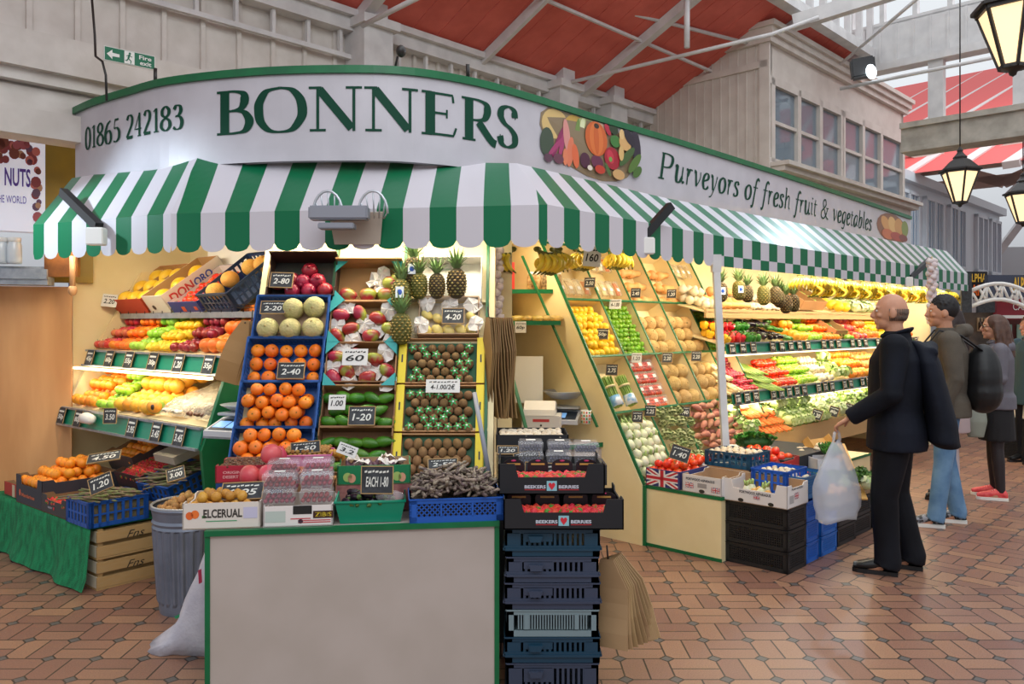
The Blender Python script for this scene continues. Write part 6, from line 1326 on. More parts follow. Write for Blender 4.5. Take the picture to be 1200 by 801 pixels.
def garlic(px, py, Y, n, dz, lab, s=1):
    t = thing('garlic_string', lab, 'garlic', TR(*W(px, py, Y))); rr = random.Random(n)
    g0 = G(); g0.tube([(0, 0, .05), (0, 0, -n*dz)], .006, 6); g0.obj('braid', mat('straw', '#cbb98c', .8), t)
    gb = roundfruit(.026*s, .9, 0, 9, 6, .3); me = gb.mesh('bulb', [mat('garlic_skin', '#e2d8d4', .6, '#cdb9bb', 14, rnd=.08)])
    for k in range(n):
        for q in range(2): link('bulb', me, t, TR(.02*s*math.cos(k*2+q*PI), .02*s*math.sin(k*2+q*PI), -k*dz) @ RX(rr.uniform(-1, 1)) @ RY(rr.uniform(-1, 1)))
garlic(582, 293, 4.75, 12, .036, 'long string of garlic hanging under the awning beside the bananas')
# ================================================================= bin, bag, wooden crates, boxes on the grass table
bin_ = thing('dustbin', 'ribbed galvanised dustbin filled with potatoes beside the counter', 'dustbin', TR(-1.80, 4.50, 0))
M_ZINC = mat('galvanised_zinc', '#7d8494', .4, '#6c7382', 6, metal=.35); g = G(); n = 96; prof = [(.155, 0), (.158, .02), (.16, .05), (.165, .07), (.19, .46), (.196, .47), (.19, .485), (.197, .50), (.19, .515), (.198, .56), (.205, .575), (.2, .585)]
vs = []; 
for i, (r, z) in enumerate(prof):
    for j in range(n):
        a = 2*PI*j/n; q = r+(.005*(1 if (j//2) % 2 else -1) if .05 < z < .465 and i not in (3,) or i == 3 else 0); vs.append((q*math.cos(a), q*math.sin(a), z))
# extra rings give straight ribs
g.add(vs, [(i*n+j, i*n+(j+1) % n, (i+1)*n+(j+1) % n, (i+1)*n+j) for i in range(len(prof)-1) for j in range(n)], 0, False); g.obj('ribbed_body', M_ZINC, bin_)
g = G(); g.lathe([(.2, .578), (.205, .588), (.198, .594), (.19, .585)], 48); g.lathe([(.0005, .50), (.19, .50)], 24); g.obj('rim', mat('zinc_rim', '#a8abb0', .35, metal=.5), bin_)
g = roundfruit(.02, 1.25, 0, 10, 7); proto('potato', 'new_potato', g, [mat('potato_skin', '#b88a52', .75, '#a37540', 12, .3, 80, rnd=.3)], 'potato')
for i in range(70):
    a = i*2.4; r = .165*math.sqrt((i % 70)/70); put('potato', V((-1.80+r*math.cos(a), 4.50+r*math.sin(a), .53+.09*(1-r/.17)+(.02 if i % 3 else 0))), 'small tan potato heaped in the dustbin', 'potatoes in the dustbin', rot=rnd_rot(RR))
# white sack
g = G(); rr = random.Random(2); NU, NV = 20, 12; vs = []
base = W(222, 742, 4.02)
for i in range(NV+1):
    t = i/NV; z = .62*t; cx = -1.52+.16*t**.8; cy = 3.98-.12*t; rx = .14*(1-t)**.7+.03; ry = .12*(1-t)**.6+.03
    for j in range(NU):
        a = 2*PI*j/NU; w_ = 1+.08*math.sin(a*5+t*7)+.05*math.sin(a*9-t*11); vs.append((cx+rx*w_*math.cos(a)-(.10*(1-t)**6 if math.cos(a) < 0 else 0), cy+ry*w_*math.sin(a), max(0.002, z+.02*math.sin(a*3+t*5)*(t > 0) )))
g.add(vs, [(i*NU+j, i*NU+(j+1) % NU, (i+1)*NU+(j+1) % NU, (i+1)*NU+j) for i in range(NV) for j in range(NU)]+[tuple(range(NU-1, -1, -1))], 0, True)
sk = thing('white_sack', 'white woven plastic sack slumped against the counter side', 'sack'); g.obj('sack_body', mat('woven_white', '#c9c6cf', .55, '#b9b6c2', 10, .3, 60), sk)
g = G(); 
for (x, z, c) in ((-1.60, .36, 0), (-1.52, .40, 0), (-1.50, .33, 0), (-1.66, .2, 1), (-1.6, .15, 1)): 
    q = [V((x+dx, 3.79-.0*z, z+dz)) for dx, dz in ((0, 0), (.03, .01), (.035, .04), (.004, .05))]
g.face([W(232+q[0], 668+q[1], 3.72) for q in ((0, 0), (4, -2), (5, 14), (1, 16))], 0); g.face([W(204+q[0], 722+q[1], 3.9) for q in ((0, 0), (9, -4), (10, -1), (2, 3))], 1)
g.obj('printed_mark', [pm('#b83050'), pm('#2c8a5c')], sk)
# wooden crates under the table's right end
def woodcrate(M, w, d, h, lab):
    t = thing('wooden_crate', lab, 'crate', M); g = G()
    for k in range(2):
        z0 = .012+k*h*.5; g.box(-w/2, w/2, 0, .01, z0, z0+h*.36); g.box(-w/2, w/2, d-.01, d, z0, z0+h*.36)
    g.obj('long_slats', M_WOODC, t); g = G()
    for k in range(2):
        z0 = .012+k*h*.5; g.box(-w/2, -w/2+.01, .01, d-.01, z0, z0+h*.36); g.box(w/2-.01, w/2, .01, d-.01, z0, z0+h*.36)
    g.obj('end_slats', mat('pale_end', '#d6cab4', .6), t); g = G(); g.box(-w/2, w/2, 0, d, 0, .01); [g.box(sx*(w/2-.025)-.015, sx*(w/2-.025)+.015, y-.015, y+.015, 0.01, h) for sx in (-1, 1) for y in (.028, d-.028)]; g.obj('posts', M_WOODC, t)
    g = G(); fn = lambda x, z, l=0: V((x, -.001, z)); textfit(g, 'Fns', -.06, .05, h*.55, h*.8, 0, fn, .4); g.obj('scrawl', M_DARK, t)
# face seen runs along eL from K
Kx = L(TA0-.015, TB0+.01, 0)
for i in range(2): woodcrate(fr(Kx+eL*.24+ZZ*(.001+i*.182), eL, dL), .47, .3, .178, ('wooden slatted crate on the floor beside the dustbin', 'wooden slatted crate stacked under the blue asparagus crate')[i])
# boxes along the front edge of the table: x along -dL (viewer's right), y along eL
def tf(a, b, z, tilt=0, rot=0): return fr(L(a, b, z), -dL, eL) @ RZ(rot) @ RX(tilt)
TZ = .375
crate_plastic('fruit_crate', 'blue plastic crate of asparagus at the corner of the grass table', 'crate', tf(.66, TB0-.03, TZ), .32, .36, .155, '#1f55a8', 'slats')
M2 = tf(.66, TB0-.03, TZ)
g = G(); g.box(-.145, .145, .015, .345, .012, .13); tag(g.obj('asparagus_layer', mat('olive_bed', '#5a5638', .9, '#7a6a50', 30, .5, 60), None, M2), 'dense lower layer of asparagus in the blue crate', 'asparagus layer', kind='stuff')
spearpile(M2, .26, .34, .14, 48, 'asparagus', 'thin green and purple asparagus spear in the front blue crate', 'asparagus in the front crate', hz=.05, ang=.5, spread=.5, tilt=.15)
M3 = tf(.50, TB0+.38, TZ+.09, .3, .1)
crate_plastic('fruit_crate', 'second blue crate of asparagus tilted behind the first', 'crate', M3, .34, .36, .12, '#1f55a8', 'slats')
g = G(); g.box(-.15, .15, .015, .345, .012, .095); tag(g.obj('asparagus_layer', MC['olive_bed'], None, M3), 'dense lower layer of asparagus in the tilted crate', 'asparagus layer', kind='stuff')
spearpile(M3, .28, .34, .105, 48, 'asparagus', 'thin asparagus spear in the tilted second blue crate', 'asparagus in the tilted crate', hz=.05, ang=.4, spread=.4, tilt=.15)
M4 = tf(1.03, TB0-.02, TZ)
tray('fruit_box', 'dark cardboard box of strawberries between the mandarins and asparagus', 'fruit box', M4, .39, .38, .115, '#3f3b3c', '#8a6a48', fh=.085, prints=[('heart', -.01, .015, .03, .055, '#d02838'), ('BERRY', -.09, -.02, .035, .047, '#b0b0b8')])
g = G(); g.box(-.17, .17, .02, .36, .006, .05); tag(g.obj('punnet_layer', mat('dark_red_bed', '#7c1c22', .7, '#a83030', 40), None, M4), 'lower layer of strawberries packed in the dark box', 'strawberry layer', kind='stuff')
fill('strawberry', M4, .34, .36, .07, .031, 'strawberry in the low dark box on the grass table', 'strawberries in the low dark box', jit=.35, n_layers=1, s=1.1, rot=lambda r: RX(PI/2+r.uniform(-.7, .7)) @ RZ(r.uniform(0, 6)) @ RY(r.uniform(-1.2, 1.2)), dz=.02)
M5 = tf(.88, TB0+.40, TZ+.12, .35)
tray('fruit_box', 'dark box of strawberries tilted up behind the asparagus', 'fruit box', M5, .36, .36, .11, '#2e2a2b', '#5a4030')
g = G(); g.box(-.16, .16, .02, .34, .006, .06); tag(g.obj('punnet_layer', MC['dark_red_bed'], None, M5), 'lower layer of strawberries in the tilted dark box', 'strawberry layer', kind='stuff')
fill('strawberry', M5, .33, .34, .078, .032, 'strawberry in the tilted dark box behind the asparagus', 'strawberries in the tilted dark box', jit=.35, s=1.1, rot=lambda r: RX(PI/2+r.uniform(-.7, .7)) @ RZ(r.uniform(0, 6)) @ RY(r.uniform(-1.2, 1.2)))
M6 = tf(1.44, TB0-.02, TZ)
tray('fruit_box', 'dark navy box of waxy mandarins at the left of the grass table', 'fruit box', M6, .44, .5, .19, '#34363f', '#8a6a48', fh=.13, prints=[('Mandarinas', -.12, .1, .05, .075, '#c0603c'), ('o', -.165, -.135, .05, .095, '#d0603c')])
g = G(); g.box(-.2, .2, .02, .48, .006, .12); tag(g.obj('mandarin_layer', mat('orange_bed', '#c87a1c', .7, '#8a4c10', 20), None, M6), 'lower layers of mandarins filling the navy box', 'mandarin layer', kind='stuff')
fill('orange', M6, .41, .47, .15, .072, 'glossy yellow orange mandarin in the navy box', 'mandarins in the navy box', jit=.12, s=.88); fill('orange', M6 @ TR(0, .20, .055), .26, .26, .2, .074, 'glossy yellow orange mandarin in the navy box', 'mandarins in the navy box', jit=.12, s=.88); fill('orange', M6 @ TR(0, .10, 0), .34, .38, .20, .074, 'glossy yellow orange mandarin in the navy box', 'mandarins in the navy box', jit=.12, s=.88)
M7 = tf(1.25, TB0+.53, TZ+.17, .42)
tray('fruit_box', 'long dark box of mandarins tilted against the display base', 'fruit box', M7, .42, .42, .14, '#4a4240', '#9a7850', prints=[('#', -.1, .06, .04, .09, '#b07a50', 'r')])
fill('orange', M7, .38, .4, .09, .074, 'mandarin in the tilted box below the lower rail', 'mandarins in the tilted box', jit=.12, s=.88, n_layers=1)
tray('fruit_box', 'red and brown fruit carton at the far left end of the grass table', 'fruit box', tf(1.83, TB0+.02, TZ), .34, .3, .09, '#a8332c', '#9a7a5a', prints=[('#', -.02, .03, .0, .085, '#c8b89c')])
card(*(122, 535, 5.0), .19, .085, '4.50', 'grey chalk card lying on the mandarins below the lower rail', tilt=-1.0, roll=-.25)
card(118, 566, 4.72, .13, .10, '1.20', 'blue framed black chalk card stuck in the asparagus', tilt=-.5, roll=-.45)
card(206, 555, 4.75, .10, .10, '3.00', 'slanted grey chalk card on the tilted asparagus crate', tilt=-.9, roll=-.4)
g = G(); g.box(-.13, .13, 0, .2, 0, .05); tag(g.obj('flat_carton', mat('pale_carton', '#b5ab9a', .6), None, tf(.12+.4, .05, .70, .3)), 'pale flat carton lying under the lower rail', 'box')
# ================================================================= left display produce
def LBd(a, b0, z0, b1, z1, v):  # point on a bed
    return L(a, b0+(b1-b0)*v, z0+(z1-z0)*v)
def bedframe(b0, z0, b1, z1): 
    up = L(0, b1, z1)-L(0, b0, z0); return fr(L(0, b0, z0), dL*-1, up)
MU = bedframe(.22, 1.385, .72, 1.50); ML_ = bedframe(.04, .97, .6, 1.14)
def heap(M, x0, x1, d, kind, pit, lab, grp, layers=3, s=1.0, rot=None, z=None, step=.6):
    """stepped heap: every further row sits higher"""
    y = pit*.55; r = 0
    while y < d:
        lv = 1+min(layers-1, int(r*step))
        for q in range(lv):
            if q < lv-2 : continue
            x = x0+pit/2+(pit/2 if (r+q) % 2 else 0)
            while x < x1-pit*.4:
                R = rot(RR) if rot else RZ(RR.uniform(0, 6.3)) @ RX(RR.uniform(-.6, .6)); name, me, c = PR[kind]; o = bpy.data.objects.new(name, me); C.objects.link(o)
                o.matrix_basis = M @ TR(x+RR.uniform(-.13, .13)*pit, y+RR.uniform(-.1, .1)*pit, pit*.5+q*pit*.78) @ R @ Matrix.Scale(s*RR.uniform(.93, 1.04), 4); tag(o, lab, c, grp); COUNT[kind] = COUNT.get(kind, 0)+1; x += pit
        y += pit*.9; r += 1
# local x = viewer's right; a = -x. upper bed spans a 0..2 -> x -2..0
heap(MU, -1.98, -1.72, .42, 'red_apple', .074, 'pinkish red apple at the left end of the upper bed', 'pink apples on the upper left bed', 3)
heap(MU, -1.71, -1.42, .42, 'satsuma', .074, 'orange satsuma on the upper bed between pink and green apples', 'satsumas on the upper left bed', 3)
heap(MU, -1.41, -1.14, .42, 'green_apple', .074, 'bright green apple on the upper bed of the left display', 'green apples on the upper left bed', 4)
heap(MU, -1.13, -.80, .42, 'lemon', .064, 'yellow lemon on the upper bed beside the green apples', 'lemons on the upper left bed', 3, rot=lambda r: RZ(r.uniform(-.4, .4)) @ RX(PI/2))
heap(MU, -.80, -.46, .42, 'dark_apple', .074, 'dark red apple on the upper bed beside the lemons', 'dark apples on the upper left bed', 4)
heap(MU, -.45, -.04, .42, 'large_orange', .098, 'big orange citrus at the right end of the upper bed', 'large oranges on the upper left bed', 3)
heap(ML_, -1.96, -1.52, .5, 'orange', .084, 'orange at the left end of the lower bed', 'oranges on the lower left bed', 4)
heap(ML_, -1.51, -1.24, .5, 'green_apple', .074, 'yellow green apple on the lower bed', 'green apples on the lower left bed', 4)
heap(ML_, -1.23, -.66, .5, 'grapefruit', .104, 'yellow grapefruit heaped in the middle of the lower bed', 'grapefruit on the lower left bed', 3)
# open papaya slice and bagged shiitake at the right
g = G(); g.ball((0, 0, 0), (.06, .045, .05), 14, 8, 0); g.ball((0, -.022, 0), (.05, .03, .042), 14, 8, 1); g.ball((0, -.045, 0), (.016, .01, .02), 8, 6, 2)
tag(g.obj('halved_papaya', [mat('papaya_skin', '#8aa03c', .5), mat('papaya_flesh', '#e8962c', .4), mat('papaya_seed', '#3a2616', .4)], None, TR(*L(.66, .06, 1.05))), 'halved papaya on the lower bed in front of the grapefruit', 'papaya')
M_NET = mat('clear_bag', '#cbbfa8', .25, alpha=.4, spec=.8)
def bagged(M, w, d, kind, pit, lab, grp, klab, kgrp, s=1):
    t = thing('vegetable_bag', lab, 'bag', M, grp); g = G(); NX, NY = 14, 10; vs = []; rr = random.Random(int(w*1000)+len(lab))
    for j in range(NY+1):
        for i in range(NX+1):
            u, v = i/NX, j/NY; e = min(1, 5*min(u, 1-u, v, 1-v)); vs.append(((u-.5)*w, v*d, .01+.075*e**.5+rr.uniform(-.006, .006)))
    g.add(vs, [(j*(NX+1)+i, j*(NX+1)+i+1, (j+1)*(NX+1)+i+1, (j+1)*(NX+1)+i) for j in range(NY) for i in range(NX)], 0, False); g.obj('clear_wrap', M_NET, t)
    fill(kind, M, w-.04, d-.03, .035, pit, klab, kgrp, jit=.3, s=s)
bagged(ML_ @ TR(-.45, .02, .02), .30, .5, 'mushroom', .04, 'clear bag of pale mushrooms on the lower bed of the left display', None, 'pale mushroom in the wide clear bag', 'mushrooms in the wide bag')
bagged(ML_ @ TR(-.16, .02, .02), .26, .5, 'date', .04, 'clear bag of small brown mushrooms at the right end of the lower bed', None, 'small brown mushroom in the end bag', 'brown mushrooms in the end bag', 1.4)
g = G(); g.tube([(-.08, 0, .02), (0, 0, .03), (.08, 0, .025), (.1, 0, .03)], [(.02, .03), (.04, .04), (.038, .035), (.02, .02)], 10); tag(g.obj('crumpled_bag', M_PAPER, None, fr(L(1.42, -.06, .90), -dL, eL)), 'crumpled white and brown paper bag wedged in the lower left rail', 'paper bag')
card(129, 487, 5.35, .085, .10, '3.50', 'black chalk card standing up in front of the grapefruit', tilt=-.1)
# tilted boxes on the top shelf
def tb(a, tilt=.62, z=1.665, b=.45): return fr(L(a, b, z), -dL, eL) @ RX(tilt)
Mh = tb(1.79); tray('fruit_box', 'red fronted box of yellow melons at the left of the top shelf', 'fruit box', Mh, .50, .5, .13, '#c4492c', '#b98a55', prints=[])
for k in (-.08, .08): 
    g = G(); g.box(k-.003, k+.003, .006, .49, .006, .11); tag(g.obj('box_divider', mat('board_b98a55', '#b98a55'), None, Mh), 'cardboard divider between the yellow melons', 'divider', 'dividers in the melon box')
for x in (-.165, .0, .165):
    for y in (.08, .235, .39): put('yellow_melon', Mh @ V((x, y, .085)), 'bright yellow melon in the red fronted box', 'yellow melons in the red box', rot=Mh.to_3x3().to_4x4() @ RX(PI/2) @ RZ(RR.uniform(0, 6)), s=.88)
Mh2 = tb(1.35); tray('fruit_box', 'white sided box with red lettering leaning over the tomatoes', 'fruit box', Mh2, .30, .55, .15, '#d9cdbc', '#b08858', side_scoop=False, prints=[('DON', .05, .26, .05, .12, '#c43a34', 'r'), ('ORO', .27, .44, .05, .11, '#3a4c9a', 'r'), ('o', -.08, -.03, .03, .07, '#3a2c22')])
for y in (.09, .25, .42): put('yellow_melon', Mh2 @ V((-.03, y, .08)), 'yellow melon in the white sided box', 'yellow melons in the white box', rot=Mh2.to_3x3().to_4x4() @ RX(PI/2), s=.92)
Mh3 = tb(.97); tray('fruit_box', 'blue and white box of ribbed tomatoes on the top shelf', 'fruit box', Mh3, .40, .5, .09, '#34408c', '#d6cbc8', prints=[('#', -.05, .0, .01, .05, '#d0482c'), ('#', .12, .16, .02, .05, '#d0482c')])
fill('tomato', Mh3, .38, .49, .045, .07, 'ribbed red tomato in the blue and white box', 'tomatoes in the blue and white box', jit=.1, s=1.02)
Mh4 = tb(.52, .66); crate_plastic('fruit_crate', 'dark blue wire like crate of orange melons at the right of the top shelf', 'crate', Mh4, .38, .5, .15, '#2a4168', 'slats')
for x, y in ((-.1, .09), (-.1, .23), (-.02, .37), (.09, .40)): put('orange_melon', Mh4 @ V((x, y, .11)), 'pale orange melon in the dark blue crate', 'orange melons in the dark crate', rot=Mh4.to_3x3().to_4x4() @ RX(1.2), s=.95)
card(*(148, 330, 6.0), .12, .10, '2.20', 'white price card on the corner of the red fronted melon box', tilt=-.2, roll=.1, white=True, P=Mh @ V((-.2, -.02, .14)))
g = G(); g.box(-.9, .35, 0, .01, 1.9, 2.3, 0, fr(L(.6, .9, 0), -dL, eL)); tag(g.obj('white_panel', M_PAPER), 'white plastic panel behind the crates of the left top shelf', 'panel')
# scales between left display and rack
def scale(o, rz, lab, bowl=False):
    t = thing('weighing_scale', lab, 'scales', TR(*o) @ RZ(rz)); g = G(); g.prism([(0, 0), (.3, 0), (.3, .09), (.17, .09), (0, .03)], -.14, .14, 0, fr(V((0, 0, 0)), V((0, 1, 0)), ZZ)); g.obj('scale_body', mat('scale_grey', '#c3c5cc', .35), t)
    g = G(); n_ = V((0, -.03, .08)).normalized(); 
    Mq = fr(V((0, .005, .075)), V((1, 0, 0)), V((0, .03*0+.08, .03)))
    g.box(-.12, .12, .02, .15, .004, .012, 0, fr(V((0, 0, .022)), V((1, 0, 0)), V((0, .17, .06)))); g.obj('keypad', mat('keypad_black', '#2c3440', .3), t)
    g = G(); g.box(-.11, -.03, .04, .12, .0125, .0135, 0, fr(V((0, 0, .022)), V((1, 0, 0)), V((0, .17, .06)))); g.box(-.02, .04, .04, .12, .0125, .0135, 0, fr(V((0, 0, .022)), V((1, 0, 0)), V((0, .17, .06)))); g.obj('display', mat('lcd_blue', '#7fb4f0', .3, emit=.5), t)
    g = G(); g.bbox(-.13, .13, .1, .3, .105, .12, .004); g.obj('pan', M_STEEL, t)
    if bowl: g = G(); g.lathe([(.03, .13), (.1, .14), (.16, .19), (.165, .195), (.16, .196), (.1, .15), (.0005, .14)], 24, 0, TR(0, .2, .04)); g.obj('bowl', M_STEEL, t)
    return t
g = G(); g.box(-.17, .17, 0, .3, -.012, 0); tag(g.obj('scale_shelf', M_ALU, None, TR(*W(268, 512, 4.45)) @ RZ(-.3)), 'small metal shelf carrying the scales left of the rack', 'shelf')
scale(W(262, 512, 4.45), -.35, 'digital scales with blue display left of the satsuma crates')
g = G(); g.lathe([(.0005, 0), (.05, .003), (.12, .04), (.125, .045), (.12, .046), (.05, .012), (.0005, .008)], 24); tag(g.obj('metal_bowl', M_STEEL, None, TR(*W(284, 482, 4.7))), 'shallow steel bowl above the left scales', 'bowl')
g = G(); g.box(-.14, .14, 0, .2, 0, .6, 0); tag(g.obj('brown_carton', mat('dark_carton', '#5a4028', .7), None, TR(*(V((-1.55, 4.75, 0))))), 'brown board under the left scales', 'box')
# niche contents
scale(W(655, 497, 6.0), -.25, 'white digital scales with steel bowl on the niche worktop', True)
t = thing('cash_register', 'white till box with red label on the niche worktop', 'till', TR(*W(634, 503, 5.85)) @ RZ(-.12)); g = G(); g.bbox(-.14, .14, 0, .26, 0, .10, .006); g.prism([(0, .1), (.24, .1), (.22, .17), (.1, .2), (.02, .14)], -.13, .1, 0, fr(V((0, 0, 0)), V((0, 1, 0)), ZZ)); g.obj('till_body', mat('till_white', '#d9d5d0', .4), t); g = G(); g.box(-.06, .06, -.003, 0, .055, .075); g.obj('red_label', pm('#c04040'), t); g = G(); g.ball((0, -.002, .03), (.008, .004, .008), 8, 5); g.obj('lock', M_DARK, t)
t = thing('spotted_mug', 'small tub with coloured spots at the end of the niche worktop', 'mug', TR(*W(687, 496, 5.98))); g = G(); g.lathe([(.0005, 0), (.035, 0), (.04, .1), (.037, .1), (.033, .01)], 20); g.obj('tub_body', M_PAPER, t); g = G()
for k in range(12):
    for j in range(4): a = k*PI/6; M = fr(V((.0375*math.cos(a)+.001*math.cos(a), .0385*math.sin(a), .015+j*.023)), V((-math.sin(a), math.cos(a), 0)), ZZ); g.face([M @ V((.007*math.cos(q*PI/4), .009*math.sin(q*PI/4), .001)) for q in range(8)], (k+j) % 3)
g.obj('spots', [pm('#d03c3c'), pm('#2c9a5a'), pm('#e09a2c')], t)
g = G(); g.box(-.12, .12, 0, .01, 0, .36); tag(g.obj('white_board', M_PAPER, None, TR(*W(618, 472, 6.2)) @ RZ(-.2)), 'white card sheet leaning behind the till', 'card')
# shelf goods
for i in range(5):
    p = W(622+i*8, 339, 6.42); t = thing('spice_jar', 'clear jar of dried goods on the upper niche shelf', 'jar', TR(*p), 'jars on the upper niche shelf'); g = G(); g.lathe([(.0005, 0), (.03, 0), (.03, .1), (.022, .12)], 14); g.obj('glass', mat('spice_'+str(i % 3), ('#8a5a34', '#a8824c', '#5f4a30')[i % 3], .3, '#d8b888', 40), t); g = G(); g.lathe([(.024, .12), (.025, .14), (.0005, .142)], 12); g.obj('lid', M_PAPER, t)
g = G(); g.box(-.09, .09, -.0, .05, 0, .22); tag(g.obj('red_box', mat('red_card', '#d83a30', .5), None, TR(*W(590, 339, 6.5))), 'tall red packet behind the first banana bunch', 'packet')
g = roundfruit(.02, 1.2, 0, 8, 6); proto('dried_item', 'dried_fruit_packet', g, [mat('olive_packet', '#8a7434', .4, '#c0a058', 30, rnd=.5)], 'packet')
for i in range(6): 
    p = W(596+i*11, 373, 6.25); g = G(); g.ball((0, 0, 0), (.07, .05, .025), 10, 6); o = g.obj('herb_packet', mat('olive_packet', '#8a7434'), None, TR(*p) @ RZ(i*.7)); tag(o, 'shiny packet of dried herbs on the lower niche shelf', 'packet', 'herb packets on the lower niche shelf')
card(610, 383, 6.1, .085, .085, '60p', 'small white card hanging from the lower niche shelf', white=True, tilt=0)
# ================================================================= bananas along the awning
for i, (px, s) in enumerate(((603, 1), (628, 1.1), (655, 1.05), (672, 1), (690, 1), (712, 1), (731, 1.05), (645, .9))):
    p = W(px, 293, 5.0+.012*(px-600)*.9); bananas(p, (-1.0, .9, -.5, 1.2)[i % 4], 'yellow banana bunch hanging by the white 160 card near the garlic', 'bananas hanging over the bays', s*1.0)
for i in range(26):
    px = 938+i*7.2; 
    # line of bananas hanging behind the long valance
    lo, hi = 1.0, 9.0
    for _ in range(40):
        m = (lo+hi)/2; p = S(m, .05-.0*m, 1.98)
        if 600+FPX*p.x/p.y < px: lo = m
        else: hi = m
    bananas(S(lo, .05, 2.03-(.06 if i % 2 else 0)), (-.3, 1.6, .2, 1.9)[i % 4], 'yellow banana bunch hanging in the long row above the far shelves', 'bananas in the long row', .9)
for i, (px, py, s, tg) in enumerate(((845, 342, 1, True), (866, 340, 1, True), (876, 344, .9, False), (895, 346, 1.05, False), (909, 346, 1, False), (913, 350, .95, False), (921, 356, 1.05, False), (930, 355, 1, False))):
    pineapple(W(px, py, 6.6+.012*(px-845)), 'pineapple hanging with others above the pepper trays of the long display', tg=tg, yellow=i in (1, 3), s=s*1.0, rot=RX(-.1) @ RZ(0 if tg else i), grp='pineapples hung over the long display')
card(694, 300, 5.05, .11, .13, '160', 'white card reading 160 hanging among the bananas', white=True, tilt=0, roll=.08)
garlic(1092, 306, 8.0, 16, .04, 'string of garlic hanging near the far end of the awning', 1.3)
# ================================================================= bays
def bfill(kind, i0, j, pit, lab, grp, z=None, lay=1, s=1, rot=None, frac=1.0, i1=None, jit=.3, hexo=True):
    a0, a1 = CX[i0]+.012, CX[(i1 or i0)+1]-.012; v0, v1 = RV[j]+.01, RV[j+1]-.02; z = -.15+pit*.5 if z is None else z
    M = MBY @ TR((a0+a1)/2, v0, z); return fill(kind, M, a1-a0, (v1-v0)*frac, 0.0, pit, lab, grp, n_layers=lay, jit=jit, s=s, rot=rot, hexo=hexo)
R90 = MBY.to_3x3()
bfill('lemon', 0, 2, .066, 'yellow lemon in the left column bay', 'lemons in the bay', z=-.07, rot=lambda r: RZ(r.uniform(0, 3)) @ RX(PI/2), s=1.08); bfill('lemon', 0, 2, .066, 'yellow lemon in the left column bay', 'lemons in the bay', z=-.02, rot=lambda r: RZ(r.uniform(0, 3)) @ RX(PI/2), s=1.08, frac=.85)
bfill('lime', 1, 2, .048, 'small green lime in the bay beside the lemons', 'limes in the bay', z=-.05, rot=lambda r: RZ(r.uniform(0, 3)) @ RX(PI/2))
bfill('lime', 4, 2, .048, 'small green lime in the bay at the pole', 'limes in the far bay', z=-.05, rot=lambda r: RZ(r.uniform(0, 3)) @ RX(PI/2))
for i, j, lab in ((2, 2, 'upper left melon bay'), (3, 2, 'upper right melon bay'), (2, 1, 'lower left melon bay'), (3, 1, 'lower right melon bay')):
    bfill('brown_melon', i, j, .135, 'netted tan melon in the '+lab, 'melons in the '+lab, z=-.06, s=1.04, jit=.12)
bfill('berry', 4, 1, .03, 'dark berry in the bay below the far limes', 'berries in the far bay', z=-.08, s=1.3)

# asparagus bundles
for k, x in enumerate((.12, .30)):
    Mb = MBY @ TR(x+.005, RV[1]+.06, -.05); t = thing('asparagus_bundle', ('tied bundle of green asparagus at the cheek side', 'tied bundle of green asparagus next to the berry punnets')[k], 'asparagus', Mb)
    rr = random.Random(k)
    for q in range(26):
        an = q*2.4; r_ = .045*math.sqrt(q/26); M_ = TR(r_*math.cos(an), .12, .02+r_*math.sin(an)*.7) @ RZ(PI/2+rr.uniform(-.06, .06)+r_*math.cos(an)*-2) @ RX(rr.uniform(0, 6)) @ Matrix.Scale(1.5, 4); link('spear', PR['green_asparagus'][1], t, M_)
    g = G(); g.tube([(0, -.0, .02), (0, .08, .02)], [(.056, .045), (.052, .042)], 14); g.obj('printed_wrap', mat('blue_wrap', '#6fa8d8', .3, '#e2e8ee', 14, mixpos=(.45, .55)), t); g = G(); g.tube([(0, .15, .02), (0, .165, .02)], [(.054, .043)]*2, 14); g.obj('rubber_band', pm('#e0d0a0'), t)
# clear berry/tomato punnets in the next bay
for r_ in range(4):
    for c_ in range(3):
        punnet(MBY @ TR(.53+c_*.125, RV[1]+.03+r_*.108, -.10) , 'clear labelled punnet of tomatoes in the bay of punnets', 'tomato punnets in the bay', .115, .095, .045, 'cherry_tomato', .028, True, .018, 1)
# top row: packets, butternut squash, boxed goods
def packets(i, cols, lab, grp, n=4, r=2, z=-.05, nm='vegetable_packet'):
    a0, a1 = CX[i]+.015, CX[i+1]-.015; v0, v1 = RV[3]+.02, RV[4]-.02; me = []
    for c_ in cols:
        g = G()
        for q in range(4): g.tube([(-.02+q*.013, -.06, 0), (-.02+q*.013, .0, .01), (-.02+q*.013, .06, 0)], [.006, .008, .005], 6, 0)
        g.add([(-.03, -.07, .02), (.03, -.07, .02), (.03, .07, .02), (-.03, .07, .02), (-.034, -.075, -.01), (.034, -.075, -.01), (.034, .075, -.01), (-.034, .075, -.01)], [(0, 1, 2, 3), (0, 4, 5, 1), (1, 5, 6, 2), (2, 6, 7, 3), (3, 7, 4, 0)], 1); g.box(-.018, .018, -.03, .0, .0205, .022, 2)
        me.append(g.mesh(nm, [mat('veg_'+c_.strip('#'), c_, .6), M_CLEAR, M_PAPER]))
    for y in range(r):
        for x in range(n):
            tag(link(nm, me[(x*len(me))//n], None, MBY @ TR(a0+(x+.5)*(a1-a0)/n, v0+(y+.5)*(v1-v0)/r, z)), lab, 'packet', grp)
packets(0, ['#e8cfa0', '#efe0b8', '#d88a3a'], 'wrapped packet of mini vegetables under the bananas', 'mini vegetable packets', 4)
packets(1, ['#efe2a8', '#f0e4c4', '#e07c2c'], 'wrapped packet of baby corn and carrots beside the mini vegetables', 'baby corn packets', 4)
